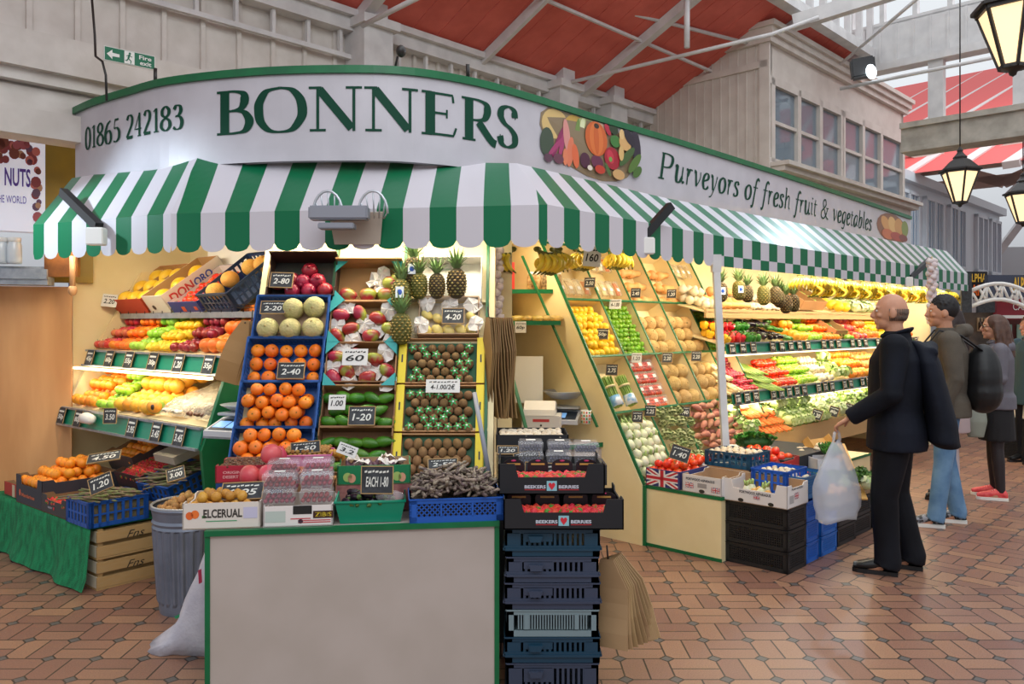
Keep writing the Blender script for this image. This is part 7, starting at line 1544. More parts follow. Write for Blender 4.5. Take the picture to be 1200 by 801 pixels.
for i, lab in ((2, 'first squash bay'), (3, 'second squash bay')):
    a0 = CX[i]; w_ = CX[i+1]-CX[i]
    for r_ in range(3):
        for c_ in range(3): put('butternut', MBY @ V((a0+w_*(.18+.32*c_), RV[3]+.06+r_*.14, -.08)), 'pale orange butternut squash in the '+lab, 'squashes in the '+lab, rot=MBY.to_3x3().to_4x4() @ RY(PI/2+RR.uniform(-.3, .3)), s=.85)
packets(4, ['#e2d2a0', '#c8a860'], 'wrapped packet in the top bay near the pole', 'packets in the top bay near the pole', 4)

# fennel, artichokes, sweet potatoes spilling at the foot
def bslope(kind, i, pit, lab, grp, rows, s=1, rot=None, a0=None, a1=None, b=.0, lay=2, v0=.0, v1=None):
    a0 = CX[i]+.01 if a0 is None else a0; a1 = CX[i+1]-.01 if a1 is None else a1
    M = MBY @ TR((a0+a1)/2, v0+.02, b); fill(kind, M, a1-a0, (v1 or RV[1]-.02)-v0, 0, pit, lab, grp, n_layers=lay, jit=.3, s=s, rot=rot, dz=pit*.6)
for i_ in range(1): pass
bslope('fennel', 0, .078, 'white fennel bulb in the heap at the foot of the bays', 'fennel bulbs', 5, .98, lambda r: RZ(r.uniform(-.6, .6)) @ RX(PI/2*-1+r.uniform(-.4, .4)) , a0=.01, a1=.45, v0=.0, v1=.52, b=-.06)
bslope('artichoke', 1, .112, 'grey green artichoke in the heap at the foot of the bays', 'artichokes', 5, 1.0, lambda r: RX(.5+r.uniform(-.4, .4)) @ RZ(r.uniform(0, 6)), lay=1, a0=.47, a1=.98, v0=.06, v1=.60, b=-.02)
bslope('sweet_potato', 2, .1, 'brownish pink sweet potato in the heap beside the artichokes', 'sweet potatoes', 5, .85, lambda r: RZ(r.uniform(-.5, .5)), a0=1.0, a1=1.55, v0=.05, v1=.56, b=-.05)
bslope('sweet_potato', 4, .08, 'reddish root in the last bay by the pole', 'roots by the pole', 4, .7, lambda r: RZ(r.uniform(-.5, .5)), a0=1.6, a1=2.1, v0=.05, v1=.5, b=-.05, lay=1)
def bcard(px, py, w, h, txt, lab, white=False, o=.0, roll=.0):
    P = hit(px, py, MBY @ V((0, 0, o)), BN); card(px, py, 0, w, h, txt, lab, -.35, -.3, roll, white, True, P)
for q in ((691, 331, .09, .085, '2.50', 'black card over the mini vegetable packets'), (745, 343, .085, .085, '2.40', 'black card at the foot of the first squash bay'), (787, 344, .085, .085, '1.20', 'black card at the foot of the second squash bay'), (706, 391, .09, .085, '50p', 'faded grey card on the lemons'), (721, 356, .10, .085, '4-1.00', 'white card over the limes'), (814, 359, .10, .085, '4-1.00', 'white card over the far limes'), (746, 419, .08, .08, '1.20', 'white card over the tomato punnets'), (717, 433, .09, .085, '2.75', 'black card over the asparagus bundles'), (782, 419, .085, .085, '2.20', 'black card over the lower melons'), (816, 417, .085, .09, '2.20', 'black card over the lower right melons'), (747, 488, .08, .085, '2.75', 'black card over the fennel'), (762, 481, .085, .085, '2.25', 'black card at the top of the artichokes'), (802, 482, .09, .085, '1.40', 'black card over the sweet potatoes')):
    bcard(*q, white='white' in q[5], o=.03)
# ================================================================= things on the low plinth
PZ = .433
def pf(a, b, z=PZ, rot=0, tilt=0): return fr(S(a, b, z), nn, hh) @ RZ(rot) @ RX(tilt)     # x outwards (viewer's right), y along the stall
# end face boxes: fronts look at the camera's left (along -hh)
Mt = pf(.0, .155); tray('fruit_box', 'union flag printed box of red tomatoes on the plinth corner', 'fruit box', Mt, .285, .36, .125, '#3a3f78', '#c8b8a8', side_scoop=False, prints=[('UK', -.135, .125, .004, .12, '#fff'), ('#', .02, .1, .03, .09, '#d8cfc8')])
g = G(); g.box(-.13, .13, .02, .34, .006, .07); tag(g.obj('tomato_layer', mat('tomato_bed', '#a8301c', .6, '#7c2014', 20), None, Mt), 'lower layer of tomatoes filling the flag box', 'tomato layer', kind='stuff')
fill('tomato', Mt, .28, .36, .105, .068, 'red tomato heaped in the union flag box', 'tomatoes in the flag box', jit=.15); fill('tomato', Mt @ TR(0, .05, 0), .24, .28, .15, .068, 'red tomato heaped in the union flag box', 'tomatoes in the flag box', jit=.15)
fill('tomato', Mt @ TR(-.0, .30, .03), .3, .3, .12, .068, 'red tomato heaped in the union flag box', 'tomatoes in the flag box', jit=.15)
Ma = pf(.0, .465); tray('fruit_box', 'white asparagus box with a small flag on the plinth edge', 'fruit box', Ma, .30, .36, .12, '#d8d2d0', '#b09070', prints=[('PORTWOOD ASPARAGUS', -.12, .1, .082, .1, '#2c2c34'), ('UK', -.125, -.06, .03, .066, '#fff'), ('UK', .075, .14, .02, .056, '#fff'), ('#', -.03, .04, .04, .07, '#9a9494'), ('o', -.02, .025, .005, .03, '#2c2824')])
card(797, 531, 5.62, .13, .10, '1.40', 'black chalk card stuck in the tomatoes of the flag box', tilt=-.25, roll=.3, facing=-.2)
crate_plastic('fruit_crate', 'dark teal crate of flat mushrooms behind the flag box', 'crate', pf(.42, .42, PZ+.12), .36, .3, .11, '#1d5578', 'slats'); fill('mushroom', pf(.42, .42, PZ+.12), .33, .28, .10, .05, 'flat brown mushroom in the dark teal crate', 'mushrooms in the teal crate', jit=.25, s=1.25)
g = G(); g.box(-.17, .17, .0, .3, 0, .118); tag(g.obj('support_carton', mat('board_b98a5c', '#b98a5c'), None, pf(.42, .42)), 'carton under the teal mushroom crate', 'box')
# tomatoes, parsley box etc. further right
Mt2 = pf(.78, .40, PZ+.02); tray('fruit_box', 'low red box of vine tomatoes beyond the mushroom crate', 'fruit box', Mt2, .42, .40, .12, '#b02c2c', '#8a3c30'); g = G(); g.box(-.2, .2, .02, .38, .006, .08); tag(g.obj('tomato_layer', MC['tomato_bed'], None, Mt2), 'lower layer of vine tomatoes in the red box', 'tomato layer', kind='stuff'); fill('tomato', Mt2, .4, .4, .115, .07, 'vine tomato in the low red box', 'tomatoes in the red box', jit=.2); fill('tomato', Mt2 @ TR(0, .08, 0), .3, .28, .16, .07, 'vine tomato in the low red box', 'tomatoes in the red box', jit=.2)
g = G(); g.bbox(-.19, .19, 0, .26, 0, .17, .01); tag(g.obj('foam_box', mat('foam_white', '#e6e4e2', .7), None, fr(W(884, 551, 6.35), V((1, .1, 0)), V((-.1, 1, 0)))), 'white foam box under the parsley', 'foam box')
put('parsley', W(884, 521, 6.42), 'curly green parsley heaped on the white foam box', None, rot=RZ(.1), s=1.0)
crate_plastic('fruit_crate', 'bright blue crate of pale nuts before the red tomatoes', 'crate', pf(.30, .80, .44), .26, .3, .16, '#1c5fd0', 'slats')
fill('mushroom', pf(.30, .80, .44), .22, .26, .14, .045, 'pale root in the bright blue crate', 'pale roots in the bright blue crate', jit=.3)
sb = G(); sb.box(-.14, .0, 0, .5, 0, .44); tag(sb.obj('support_carton', mat('dark_support', '#22252c', .7), None, pf(.34, .80, 0.0)), 'dark stacked crate block behind the black crates', 'crate')
card(839, 545, 5.9, .2, .08, '80p', 'wide white sheet card lying beyond the asparagus box', white=True, tilt=-1.1, roll=.0)
card(888, 532, 6.1, .14, .07, '1.20', 'grey card on the vine tomatoes before the foam box', tilt=-.7, roll=.1)
# stacked black crates with open asparagus box
def cf(a, b, z, rot=0): return fr(S(a, b, z), nn, hh) @ RZ(rot)
for i in range(3):
    crate_plastic('stacking_crate', ('black slotted crate at the floor under the asparagus box', 'black slotted crate in the middle of the black stack', 'black slotted crate directly under the open asparagus box')[i], 'crate', cf(.055, .83, .002+i*.137), .44, .27, .133, '#1b1d20', 'fine')
Mo = cf(.03, .83, .415); tray('fruit_box', 'open white asparagus box on top of the black crates', 'fruit box', Mo, .46, .30, .145, '#dcd6d4', '#b08c68', fh=.09, prints=[('PORTWOOD ASPARAGUS', -.1, .12, .062, .08, '#2c2c34'), ('UK', .0, .045, .034, .058, '#fff'), ('o', -.11, -.07, .004, .028, '#2c2824'), ('o', .1, .14, .004, .028, '#2c2824'), ('UK', .1, .16, .05, .09, '#fff', 'r'), ('PORTWOOD', .06, .22, .11, .125, '#2c2c34', 'r'), ('#', .03, .09, .03, .08, '#a8a4a4', 'r')])
for q in range(7): put('onion' if q % 2 else 'fennel', Mo @ V((-.1+.05*(q % 4), .1+.07*(q//4), .06)), 'loose pale vegetable inside the open asparagus box', 'loose vegetables in the asparagus box', s=.8)
for i in range(3):
    crate_plastic('stacking_crate', ('bright blue crate at the floor beside the black stack', 'bright blue crate second up beside the black stack', 'bright blue crate third up beside the black stack')[i], 'crate', cf(.34, .86, .002+i*.137), .36, .20, .133, '#0f62c8', 'fine')
for i in range(2):
    crate_plastic('stacking_crate', ('bright blue crate at the floor near the man, lower of two', 'bright blue crate near the man, upper of two')[i], 'crate', cf(.58, .86, .002+i*.137), .36, .26, .133, '#1470d2', 'fine')
crate_plastic('fruit_crate', 'steel blue crate of onions and squash on the bright blue stack', 'crate', cf(.36, .84, .416), .36, .38, .15, '#2f6ea8', 'fine')
for q in range(9): put('pale_bulb', cf(.36, .84, .416) @ V((-.12+.08*(q % 4), .06+.1*(q//4), .11)), 'pale round vegetable in the steel blue crate', 'pale vegetables in the steel blue crate', s=1.1)
for k, (a, b) in enumerate(((.90, .84), (1.25, .82), (1.62, .82))):
    for i in range(2): crate_plastic('stacking_crate', ('black crate on the floor behind the carrier bag', 'black crate on the floor right of the carrier bag', 'black crate on the floor beyond the man')[k]+(', lower one', ', upper one')[i], 'crate', cf(a, b, .002+i*.14), .36, .33, .136, '#202226', 'fine')
    Mv = cf(a, b, .283); tray('fruit_box', ('shallow box of onions behind the carrier bag', 'shallow box of chillies behind the carrier bag', 'shallow box of greens beyond the man')[k], 'fruit box', Mv, .36, .33, .09, '#8a7050', '#6a5238')
    fill(('onion', 'radish', 'dark_greens')[k], Mv, .34, .32, .08, (.062, .04, .11)[k], ('onion in the box behind the carrier bag', 'red chilli in the shallow box', 'dark leafy green in the box beyond the man')[k], ('onions behind the bag', 'chillies behind the bag', 'greens beyond the man')[k], jit=.3, s=(1, 1.3, .8)[k])
# middle zone on the plinth: mushrooms, cress, wooden crate, leeks
g = G(); g.box(0, 2.6, .05, .6, 0, .02); 
Mc = pf(1.02, .30, PZ+.10, .0, .5); t = thing('wooden_crate', 'slatted pine crate tipped up beside the carrier bag', 'crate', fr(W(975, 548, 6.7), V((.8, .6, 0)), V((-.45, .5, .8)))); g = G()
for q in range(3): g.box(-.16, .16, q*.1, q*.1+.08, 0, .008)
g.box(-.16, -.15, 0, .28, 0, .07); g.box(.15, .16, 0, .28, 0, .07); g.obj('slats', mat('pine', '#d0a25e', .5, '#c08f4c', 8), t)
tray('fruit_box', 'small white box of green cress near the tipped pine crate', 'fruit box', fr(W(971, 553, 6.2), V((1, .1, 0)), V((-.1, 1, 0))), .18, .2, .10, '#d2d2da', '#c0c0c8', side_scoop=False, prints=[('#', -.06, .05, .02, .07, '#b8b8cc')]); put('parsley', W(972, 529, 6.3), 'green cress in the small white box', None, s=(.5, .9, .5))
tray('fruit_box', 'red and black carton of pale mushrooms beside the bright blue crate', 'fruit box', fr(W(934, 577, 5.9), V((1, .1, 0)), V((-.1, 1, 0))), .22, .3, .14, '#a8282c', '#5a2420', prints=[('HOT', -.05, .05, .03, .06, '#e0a0a0')])
fill('tomato', fr(W(934, 577, 5.9), V((1, .1, 0)), V((-.1, 1, 0))), .2, .28, .13, .065, 'small tomato in the red and black carton', 'tomatoes in the red and black carton', jit=.2)
for q in range(26): put('mushroom', W(935+RR.uniform(-6, 40), 520+RR.uniform(0, 26), 6.7-RR.uniform(0, .25)), 'large pale mushroom piled beyond the parsley', 'pale mushrooms beyond the parsley', s=1.6)
sbb = G(); sbox(sbb, .95, 1.9, .0, .6, .432, .56); tag(sbb.obj('support_carton', mat('dark_support', '#22252c')), 'dark crates carrying the goods beyond the parsley', 'crate')
for q in range(8): put('cabbage' if q % 2 else 'dark_greens', W(925+q*13, 560+6*(q % 2), 6.1-.02*q), 'wrapped leafy green lying beyond the blue crates', 'greens on the dark crates', s=.85)
# leaning wooden board / leeks
g = G(); g.bar(W(985, 520, 6.5), W(1012, 585, 5.9), .06, .012); tag(g.obj('wooden_slat', MC['pine']), 'thin wooden slat leaning near the carrier bag', 'slat')
# ================================================================= long display produce
def rbf(b0, z0, b1, z1): return fr(S(0, b0, z0), hh, S(0, b1, z1)-S(0, b0, z0))
RU_ = rbf(-.26, 1.40, -.9, 1.56); RM_ = rbf(-.2, .97, -.85, 1.16); RL_ = rbf(-.04, .60, -.85, .84); RT_ = rbf(-.45, 1.70, -1.1, 1.86)
def row(M, segs, d, where):
    for (x0, x1, kind, pit, lab, lay, s, rot) in segs:
        heap(M, x0, x1, d, kind, pit, lab+' on the '+where, lab+' on the '+where, lay, s, rot)
FL_ = lambda r: RZ(r.uniform(0, 3)) @ RX(PI/2)
row(RU_, [(1.62, 1.76, 'yellow_pepper', .085, 'yellow peppers', 3, 1, None), (1.73, 2.02, 'red_pepper', .085, 'red peppers', 3, 1.05, None), (2.03, 2.34, 'green_pepper', .085, 'green peppers', 3, 1, None), (2.35, 2.8, 'aubergine', .1, 'glossy aubergines', 3, .75, FL_), (2.8, 3.0, 'avocado', .07, 'avocados', 3, .85, FL_),
    (3.02, 3.35, 'grapefruit', .1, 'yellow grapefruits', 3, .95, None), (3.36, 3.72, 'green_apple', .078, 'green apples', 4, 1, None), (3.73, 4.15, 'satsuma', .076, 'satsumas', 4, 1, None), (4.3, 4.55, 'lime', .052, 'dark limes', 2, 1.1, FL_), (4.6, 4.9, 'red_apple', .075, 'pink apples', 3, 1, None), (4.9, 5.3, 'large_orange', .1, 'large oranges', 3, .9, None), (5.3, 5.8, 'lemon', .07, 'lemons', 3, 1.1, FL_), (5.8, 6.1, 'green_apple', .078, 'far green apples', 3, 1, None), (6.1, 6.5, 'satsuma', .08, 'far satsumas', 3, 1, None)], .34, 'upper tier')
row(RM_, [(1.62, 1.82, 'parsnip', .075, 'white parsnips', 3, 1, lambda r: RZ(1.2+r.uniform(-.2, .2))), (1.84, 2.15, 'radish', .045, 'red radishes', 3, 1.3, FL_), (2.16, 2.48, 'green_asparagus', .055, 'green asparagus', 3, 1.6, lambda r: RZ(1.4+r.uniform(-.1, .1))), (2.5, 2.95, 'tomato', .07, 'ripe tomatoes', 3, 1, None), (2.97, 3.45, 'green_apple', .074, 'yellow green pears', 3, .95, None), (3.47, 3.85, 'pale_bulb', .068, 'pale onions', 3, 1, None), (3.87, 4.25, 'lettuce', .13, 'bagged lettuces', 2, .8, None), (4.27, 4.9, 'orange', .082, 'yellow oranges', 3, 1, None), (4.9, 5.6, 'onion', .066, 'brown onions', 3, 1.05, None), (5.6, 6.5, 'satsuma', .08, 'satsumas', 2, 1, None)], .40, 'middle tier')
row(RL_, [(1.62, 1.85, 'celery_head', .11, 'pale green heads', 3, .9, None), (1.86, 2.4, 'carrot', .05, 'orange carrots', 3, 1, lambda r: RZ(1.3+r.uniform(-.3, .3))), (2.42, 3.3, 'celery_head', .12, 'pale chicory heads', 3, 1, lambda r: RX(1.3)), (3.3, 4.0, 'cabbage', .14, 'wrapped round cabbages', 2, 1, None), (4.0, 4.7, 'lettuce', .15, 'pale lettuces', 2, 1, None), (4.7, 6.4, 'lettuce', .15, 'far lettuces', 2, 1, None)], .6, 'lower tier')
row(RT_, [(1.62, 1.95, 'pale_bulb', .1, 'large pale turnips', 2, 1.5, None), (1.97, 2.5, 'butternut', .11, 'butternut squashes', 2, .9, lambda r: RZ(1.2) @ RX(PI/2)), (2.5, 3.6, 'mushroom', .08, 'flat mushrooms', 2, 1.9, None), (4.6, 5.0, 'yellow_melon', .14, 'yellow melons', 1, .9, FL_), (5.1, 5.9, 'cabbage', .14, 'white cabbages', 1, 1, None), (5.9, 6.4, 'onion', .07, 'onions', 2, 1, None)], .35, 'top shelf')
# tilted cardboard boxes between
for i, (a, z, b, lab) in enumerate(((4.05, 1.74, -.5, 'tilted cardboard box of limes on the top shelf, first of the pair'), (3.75, 1.74, -.5, 'tilted cardboard box at the pineapples end of the top shelf'), (4.2, 1.42, -.33, 'tilted cardboard box of avocados on the upper tier'))):
    Mb = fr(S(a, b, z), hh, -nn) @ RX(.55); tray('fruit_box', lab, 'fruit box', Mb, .30, .36, .11, '#b98a5c', '#a67c4e', side_scoop=False); fill(('lime', 'date', 'avocado')[i], Mb, .28, .35, .05, (.052, .035, .085)[i], ('lime', 'dried fruit', 'avocado')[i]+' in the '+lab[:30].strip()+' ('+('first', 'second', 'lower')[i]+')', 'contents of tilted box '+('one', 'two', 'three')[i], jit=.15, rot=FL_)
for i in range(10):
    card(0, 0, 0, .10, .10, ('1.20', '80p', '2.50')[i % 3], 'black chalk card standing among the goods of the lower tier', -.8, -.3, .2, False, True, S(2.9+i*.4, .0, .70)); bpy.context.scene.collection.objects[-1]['group'] = 'cards on the lower tier'
# ================================================================= people
M_SKIN = mat('skin', '#c99478', .55, '#bd866a', 14); M_EYE = mat('eye_white', '#e8e4e0', .3); M_IRIS = mat('iris', '#2e2018', .3)
def remesh(o, vx, sm=2):
    r = o.modifiers.new('r', 'REMESH'); r.mode = 'VOXEL'; r.voxel_size = vx; r.use_smooth_shade = True
    if sm: s = o.modifiers.new('s', 'SMOOTH'); s.iterations = sm; s.factor = .5
def loft(g, secs, n=20):   # (z, rx, ry, cx, cy)
    vs = []; k = len(secs)
    for (z, rx, ry, cx, cy) in secs:
        for j in range(n): a = 2*PI*j/n; vs.append((cx+rx*math.cos(a), cy+ry*math.sin(a), z))
    g.add(vs, [(i*n+j, i*n+(j+1) % n, (i+1)*n+(j+1) % n, (i+1)*n+j) for i in range(k-1) for j in range(n)]+[tuple(range(n-1, -1, -1)), tuple((k-1)*n+j for j in range(n))], 0, True)
def hand(g, w, d, side, curl=.9, s=1.0):
    """palm and five fingers from wrist w pointing along d"""
    w = V(w); d = V(d).normalized(); sd = V((0, -1, 0)) if abs(d.y) < .8 else V((1, 0, 0)); across = (sd-d*sd.dot(d)).normalized(); pal = d.cross(across)*side
    g.tube([w-d*.02, w+d*.01, w+d*.05*s, w+d*.085*s], [(.024, .017), (.028, .016), (.038, .015), (.036, .013)], 10)
    for i, (o, l) in enumerate(((-.028, .062), (-.009, .072), (.010, .068), (.028, .052))):
        p = w+d*.078*s+across*o; a = p+d*l*.42; b = a+(d*math.cos(curl)+pal*math.sin(curl))*l*.34; c = b+(d*math.cos(curl*1.9)+pal*math.sin(curl*1.9))*l*.28; g.tube([p-d*.01, p, a, b, c], [.009, .0095, .009, .008, .0065], 7); g.ball(c, .0065, 7, 5)
    p = w+d*.02-across*.028; q = p+(d*.6-across*.5+pal*.3).normalized()*.04; r = q+(d*.8+pal*.5-across*.1).normalized()*.032; g.tube([p, q, r], [.013, .011, .008], 7); g.ball(r, .008, 7, 5)
def person(loc, rot, ht, lab, skin=M_SKIN, arms=None, legs=None, hair=None, coat=None, coatm=None, coatz=.80, trm=None, shoem=None, shoes=True, skirt=None, head_yaw=0, bald=False, coatw=1.0, solem=None, tightm=None, trr=1.0, collar=True):
    k = ht/1.75; t = thing('person', lab, 'person', TR(*loc) @ RZ(rot) @ Matrix.Scale(k, 4))
    arms = arms or [((.2, .0, 1.42), (.25, .03, 1.14), (.24, -.06, .90)), ((-.2, .0, 1.42), (-.25, .03, 1.14), (-.24, -.06, .90))]
    legs = legs or [((.09, 0, .9), (.10, -.01, .49), (.11, .02, .085)), ((-.09, 0, .9), (-.10, -.02, .49), (-.11, -.0, .085))]
    g = G(); Hm = TR(0, -.02, 1.635) @ RZ(head_yaw)
    loft(g, [(.86, .15, .1, 0, 0), (.95, .165, .115, 0, .01), (1.05, .14, .1, 0, 0), (1.2, .155, .11, 0, 0), (1.33, .17, .115, 0, 0), (1.42, .15, .09, 0, 0), (1.47, .075, .06, 0, .005)])
    g.tube([(0, .01, 1.42), (0, .0, 1.50), (0, -.012, 1.58)], [.062, .054, .054], 14)
    g.ball((0, 0, .015), (.077, .096, .108), 20, 14, 0, Hm); g.ball((0, -.028, -.055), (.056, .062, .055), 16, 10, 0, Hm); g.ball((0, -.075, -.09), (.022, .02, .018), 10, 8, 0, Hm)
    g.tube([Hm @ V((0, -.085, .03)), Hm @ V((0, -.105, .0)), Hm @ V((0, -.116, -.018)), Hm @ V((0, -.098, -.03))], [.010, .012, .015, .012], 8)
    for s_ in (-1, 1):
        g.ball((s_*.03, -.082, .035), (.026, .014, .008), 10, 6, 0, Hm); g.ball((s_*.04, -.068, -.015), (.024, .02, .018), 10, 6, 0, Hm)
        g.ball((s_*.079, .008, -.005), (.011, .022, .033), 10, 8, 0, Hm)
    g.ball((0, -.092, -.05), (.024, .012, .006), 10, 6, 0, Hm); g.ball((0, -.09, -.062), (.021, .013, .007), 10, 6, 0, Hm)
    for i, (a, b, c) in enumerate(arms):
        a, b, c = V(a), V(b), V(c); g.tube([a, a.lerp(b, .5), b, b.lerp(c, .3), c], [.052, .045, .038, .038, .025], 12); g.ball(a, .056, 12, 8); g.ball(b, .038, 10, 8); hand(g, c, c-b, 1 if a.x < 0 else -1)
    for a, b, c in legs:
        a, b, c = V(a), V(b), V(c); g.tube([a, a.lerp(b, .4), b, b.lerp(c, .3), c], [.085, .072, .052, .053, .035], 14); g.ball(b, .052, 12, 8); g.tube([c, c+V((0, -.05, -.045)), c+V((0, -.15, -.06))], [.036, .036, .025], 10)
    o = g.obj('body', skin, t); remesh(o, .0065)
    for s_ in (-1, 1):
        e = G(); e.ball((s_*.031, -.083, .015), (.012, .009, .008), 10, 8, 0, Hm); eo = e.obj('eye', M_EYE, t); e = G(); e.ball((s_*.031, -.09, .015), (.005, .004, .005), 8, 6, 0, Hm); e.obj('iris', M_IRIS, eo)
    if trm:
        g = G(); loft(g, [(.84, .155, .115, 0, 0.005), (.95, .175, .125, 0, .01), (1.03, .155, .115, 0, .0)])
        for a, b, c in legs: a, b, c = V(a), V(b), V(c); g.tube([a+V((0, .0, .02)), a.lerp(b, .4), b, b.lerp(c, .35), b.lerp(c, .75), c+V((0, .0, .0)), c+V((0, -.01, -.035))], [r*trr for r in (.105, .094, .074, .072, .068, .072, .076)], 14); 
        o = g.obj('trousers', trm, t); remesh(o, .012, 1)
    if tightm:
        g = G()
        for a, b, c in legs: a, b, c = V(a), V(b), V(c); g.tube([a, a.lerp(b, .4), b, b.lerp(c, .3), c+V((0, 0, -.02))], [.088, .075, .056, .057, .039], 14)
        o = g.obj('tights', tightm, t); remesh(o, .01, 1)
    if skirt:
        g = G(); loft(g, [(skirt[1], .20, .16, 0, 0), (.75, .195, .15, 0, 0), (.95, .175, .13, 0, .005), (1.05, .15, .11, 0, 0)]); o = g.obj('skirt', skirt[0], t); remesh(o, .014, 1)
    if shoes:
        for i, (a, b, c) in enumerate(legs):
            c = V(c); g = G(); z0 = .0
            for sec in (0,): loft2 = [(.07, .034, .045), (.03, .037, .05)]
            n = 14; vs = []
            sec = [(.055, .028, .052), (.035, .036, .085), (-.01, .037, .098), (-.06, .036, .082), (-.12, .041, .062), (-.17, .038, .05), (-.2, .022, .036)]
            for (y, hw, hz) in sec:
                for j in range(n): an = 2*PI*j/n; vs.append((c.x+hw*math.cos(an), c.y+y, max(.018, .018+hz*.5+hz*.5*math.sin(an))))
            g.add(vs, [(q*n+j, q*n+(j+1) % n, (q+1)*n+(j+1) % n, (q+1)*n+j) for q in range(len(sec)-1) for j in range(n)]+[tuple(range(n)), tuple((len(sec)-1)*n+j for j in range(n))[::-1]], 0, True)
            so = g.obj('shoe', shoem, t); g = G(); out = [(.045, .058), (.04, .0), (.042, -.06), (.046, -.12), (.04, -.175), (.02, -.205), (-.02, -.205), (-.04, -.175), (-.046, -.12), (-.042, -.06), (-.04, 0), (-.045, .058)]
            g.prism([(c.x+x*.95, c.y+y) for x, y in out][::-1], .0, .026); g.obj('sole', solem or M_BLACK, so)
            if solem and solem != M_BLACK:
                g = G()
                for q in range(4): g.tube([(c.x-.02, c.y-.05-q*.018, .098-q*.008), (c.x+.02, c.y-.055-q*.018, .098-q*.008)], .003, 5)
                g.obj('laces', solem, so)
    if coat:
        g = G(); W_ = coatw; hem = coatz
        loft(g, [(hem, .215*W_, .165*W_, 0, .01), (hem+.12, .21*W_, .16*W_, 0, .01), (1.02, .19*W_, .145*W_, 0, 0), (1.2, .2*W_, .15*W_, 0, .005), (1.34, .205*W_, .145*W_, 0, .008), (1.43, .185, .11, 0, .008), (1.475, .11, .085, 0, .01), (1.52, .08, .08, 0, .01)], 24)
        for a, b, c in arms:
            a, b, c = V(a), V(b), V(c); g.tube([a+V((0, 0, .0)), a.lerp(b, .5), b, b.lerp(c, .5), c], [.078*W_, .07*W_, .062*W_, .056*W_, .05*W_], 14); g.ball(a, .08*W_, 14, 8); g.ball(b, .064*W_, 12, 8)
        o = g.obj(coat, coatm, t); remesh(o, .012, 2)
        if collar: g = G(); g.tube([(.07*math.cos(a*PI/8), .012+.072*math.sin(a*PI/8), 1.505+.02*math.sin(a*PI/8)) for a in range(-4, 13)], [(.034, .014)]*17, 8); o = g.obj('collar', coatm, t); remesh(o, .008, 1)
    if hair:
        hm, kind = hair; g = G()
        if kind == 'short':
            g.ball((0, .018, .035), (.085, .1, .098), 18, 12, 0, Hm); 
            for q in range(90): a = q*2.4; tt = .15+1.15*(q/90); g.tube([Hm @ V((.08*math.sin(tt)*math.cos(a), .018+.095*math.sin(tt)*math.sin(a), .035+.093*math.cos(tt))), Hm @ V((.092*math.sin(tt)*math.cos(a), .01+.108*math.sin(tt)*math.sin(a), .04+.112*math.cos(tt)))], [.012, .004], 5)
        elif kind == 'long':
            g.ball((0, .018, .03), (.09, .104, .1), 18, 12, 0, Hm)
            for q in range(26):
                a = -.25+(PI+.5)*q/25; x, y = .085*math.cos(a), .02+.092*math.sin(a); ph = q*1.7
                g.tube([Hm @ V((x*.9, y*.9, .06)), Hm @ V((x*1.08, y*1.1, -.02)), Hm @ V((x*1.15+.01*math.sin(ph), y*1.15+.01*math.cos(ph), -.1)), Hm @ V((x*1.2+.012*math.cos(ph*2), y*1.2+.02, -.19)), Hm @ V((x*1.05+.01*math.sin(ph*2), y*1.15+.03, -.27)), Hm @ V((x*.9, y+.04, -.31))], [.018, .02, .02, .019, .016, .006], 7)
        elif kind == 'fringe':
            for q in range(60):
                a = -.1+(PI+.2)*(q % 30)/29; z1_ = -.05+.03*(q//30); E = lambda z: Hm @ V((.079*math.cos(a)*math.sqrt(1-((z-.015)/.108)**2), .098*math.sin(a)*math.sqrt(1-((z-.015)/.108)**2), z)); g.tube([E(z1_), E(z1_+.02), E(z1_+.045)], [.003, .0045, .003], 5)
        o = g.obj('hair', hm, t); remesh(o, .008, 1) if kind != 'fringe' else None
    return t, Hm
def backpack(t, m, c, r, strap=True):
    g = G(); g.ball(c, r, 16, 12); g.ball((c[0], c[1], c[2]-r[2]*.4), (r[0]*1.02, r[1]*1.05, r[2]*.65), 14, 10); o = g.obj('backpack', m, t); remesh(o, .014, 2)
    if strap:
        for s_ in (-.1, .1): g = G(); g.tube([(s_, c[1]-.02, c[2]+r[2]*.8), (s_*1.2, .09, 1.46), (s_*1.25, -.06, 1.5), (s_*1.3, -.15, 1.38), (s_*1.35, -.12, 1.18), (s_*1.4, .08, 1.08)], [(.02, .008)]*6, 8); g.obj('strap', m, o)
M_NAVY = mat('navy_coat', '#0d1018', .75, '#141824', 4, .15, 30, spec=.2); M_NAVYT = mat('dark_trousers', '#0b0c12', .7, '#12141c', 5, spec=.2); M_JEAN = mat('denim', '#4d7399', .75, '#6b90b2', 7, .3, 200); M_HOOD = mat('olive_hoodie', '#4d463d', .85, '#5b5348', 6, .3, 120)
M_BAGK = mat('black_nylon', '#101114', .5); M_GJ = mat('grey_jacket', '#6c6972', .7, '#625f68', 7, .2, 60); M_RSH = mat('red_trainer', '#d83a44', .5, '#e8605c', 30); M_SH = mat('black_trainer', '#26282c', .5, '#8c8e96', 34, mixpos=(.5, .56)); M_LEATH = mat('black_leather', '#141416', .3)
FA = -2.03
p0 = FL(1058, 672); 
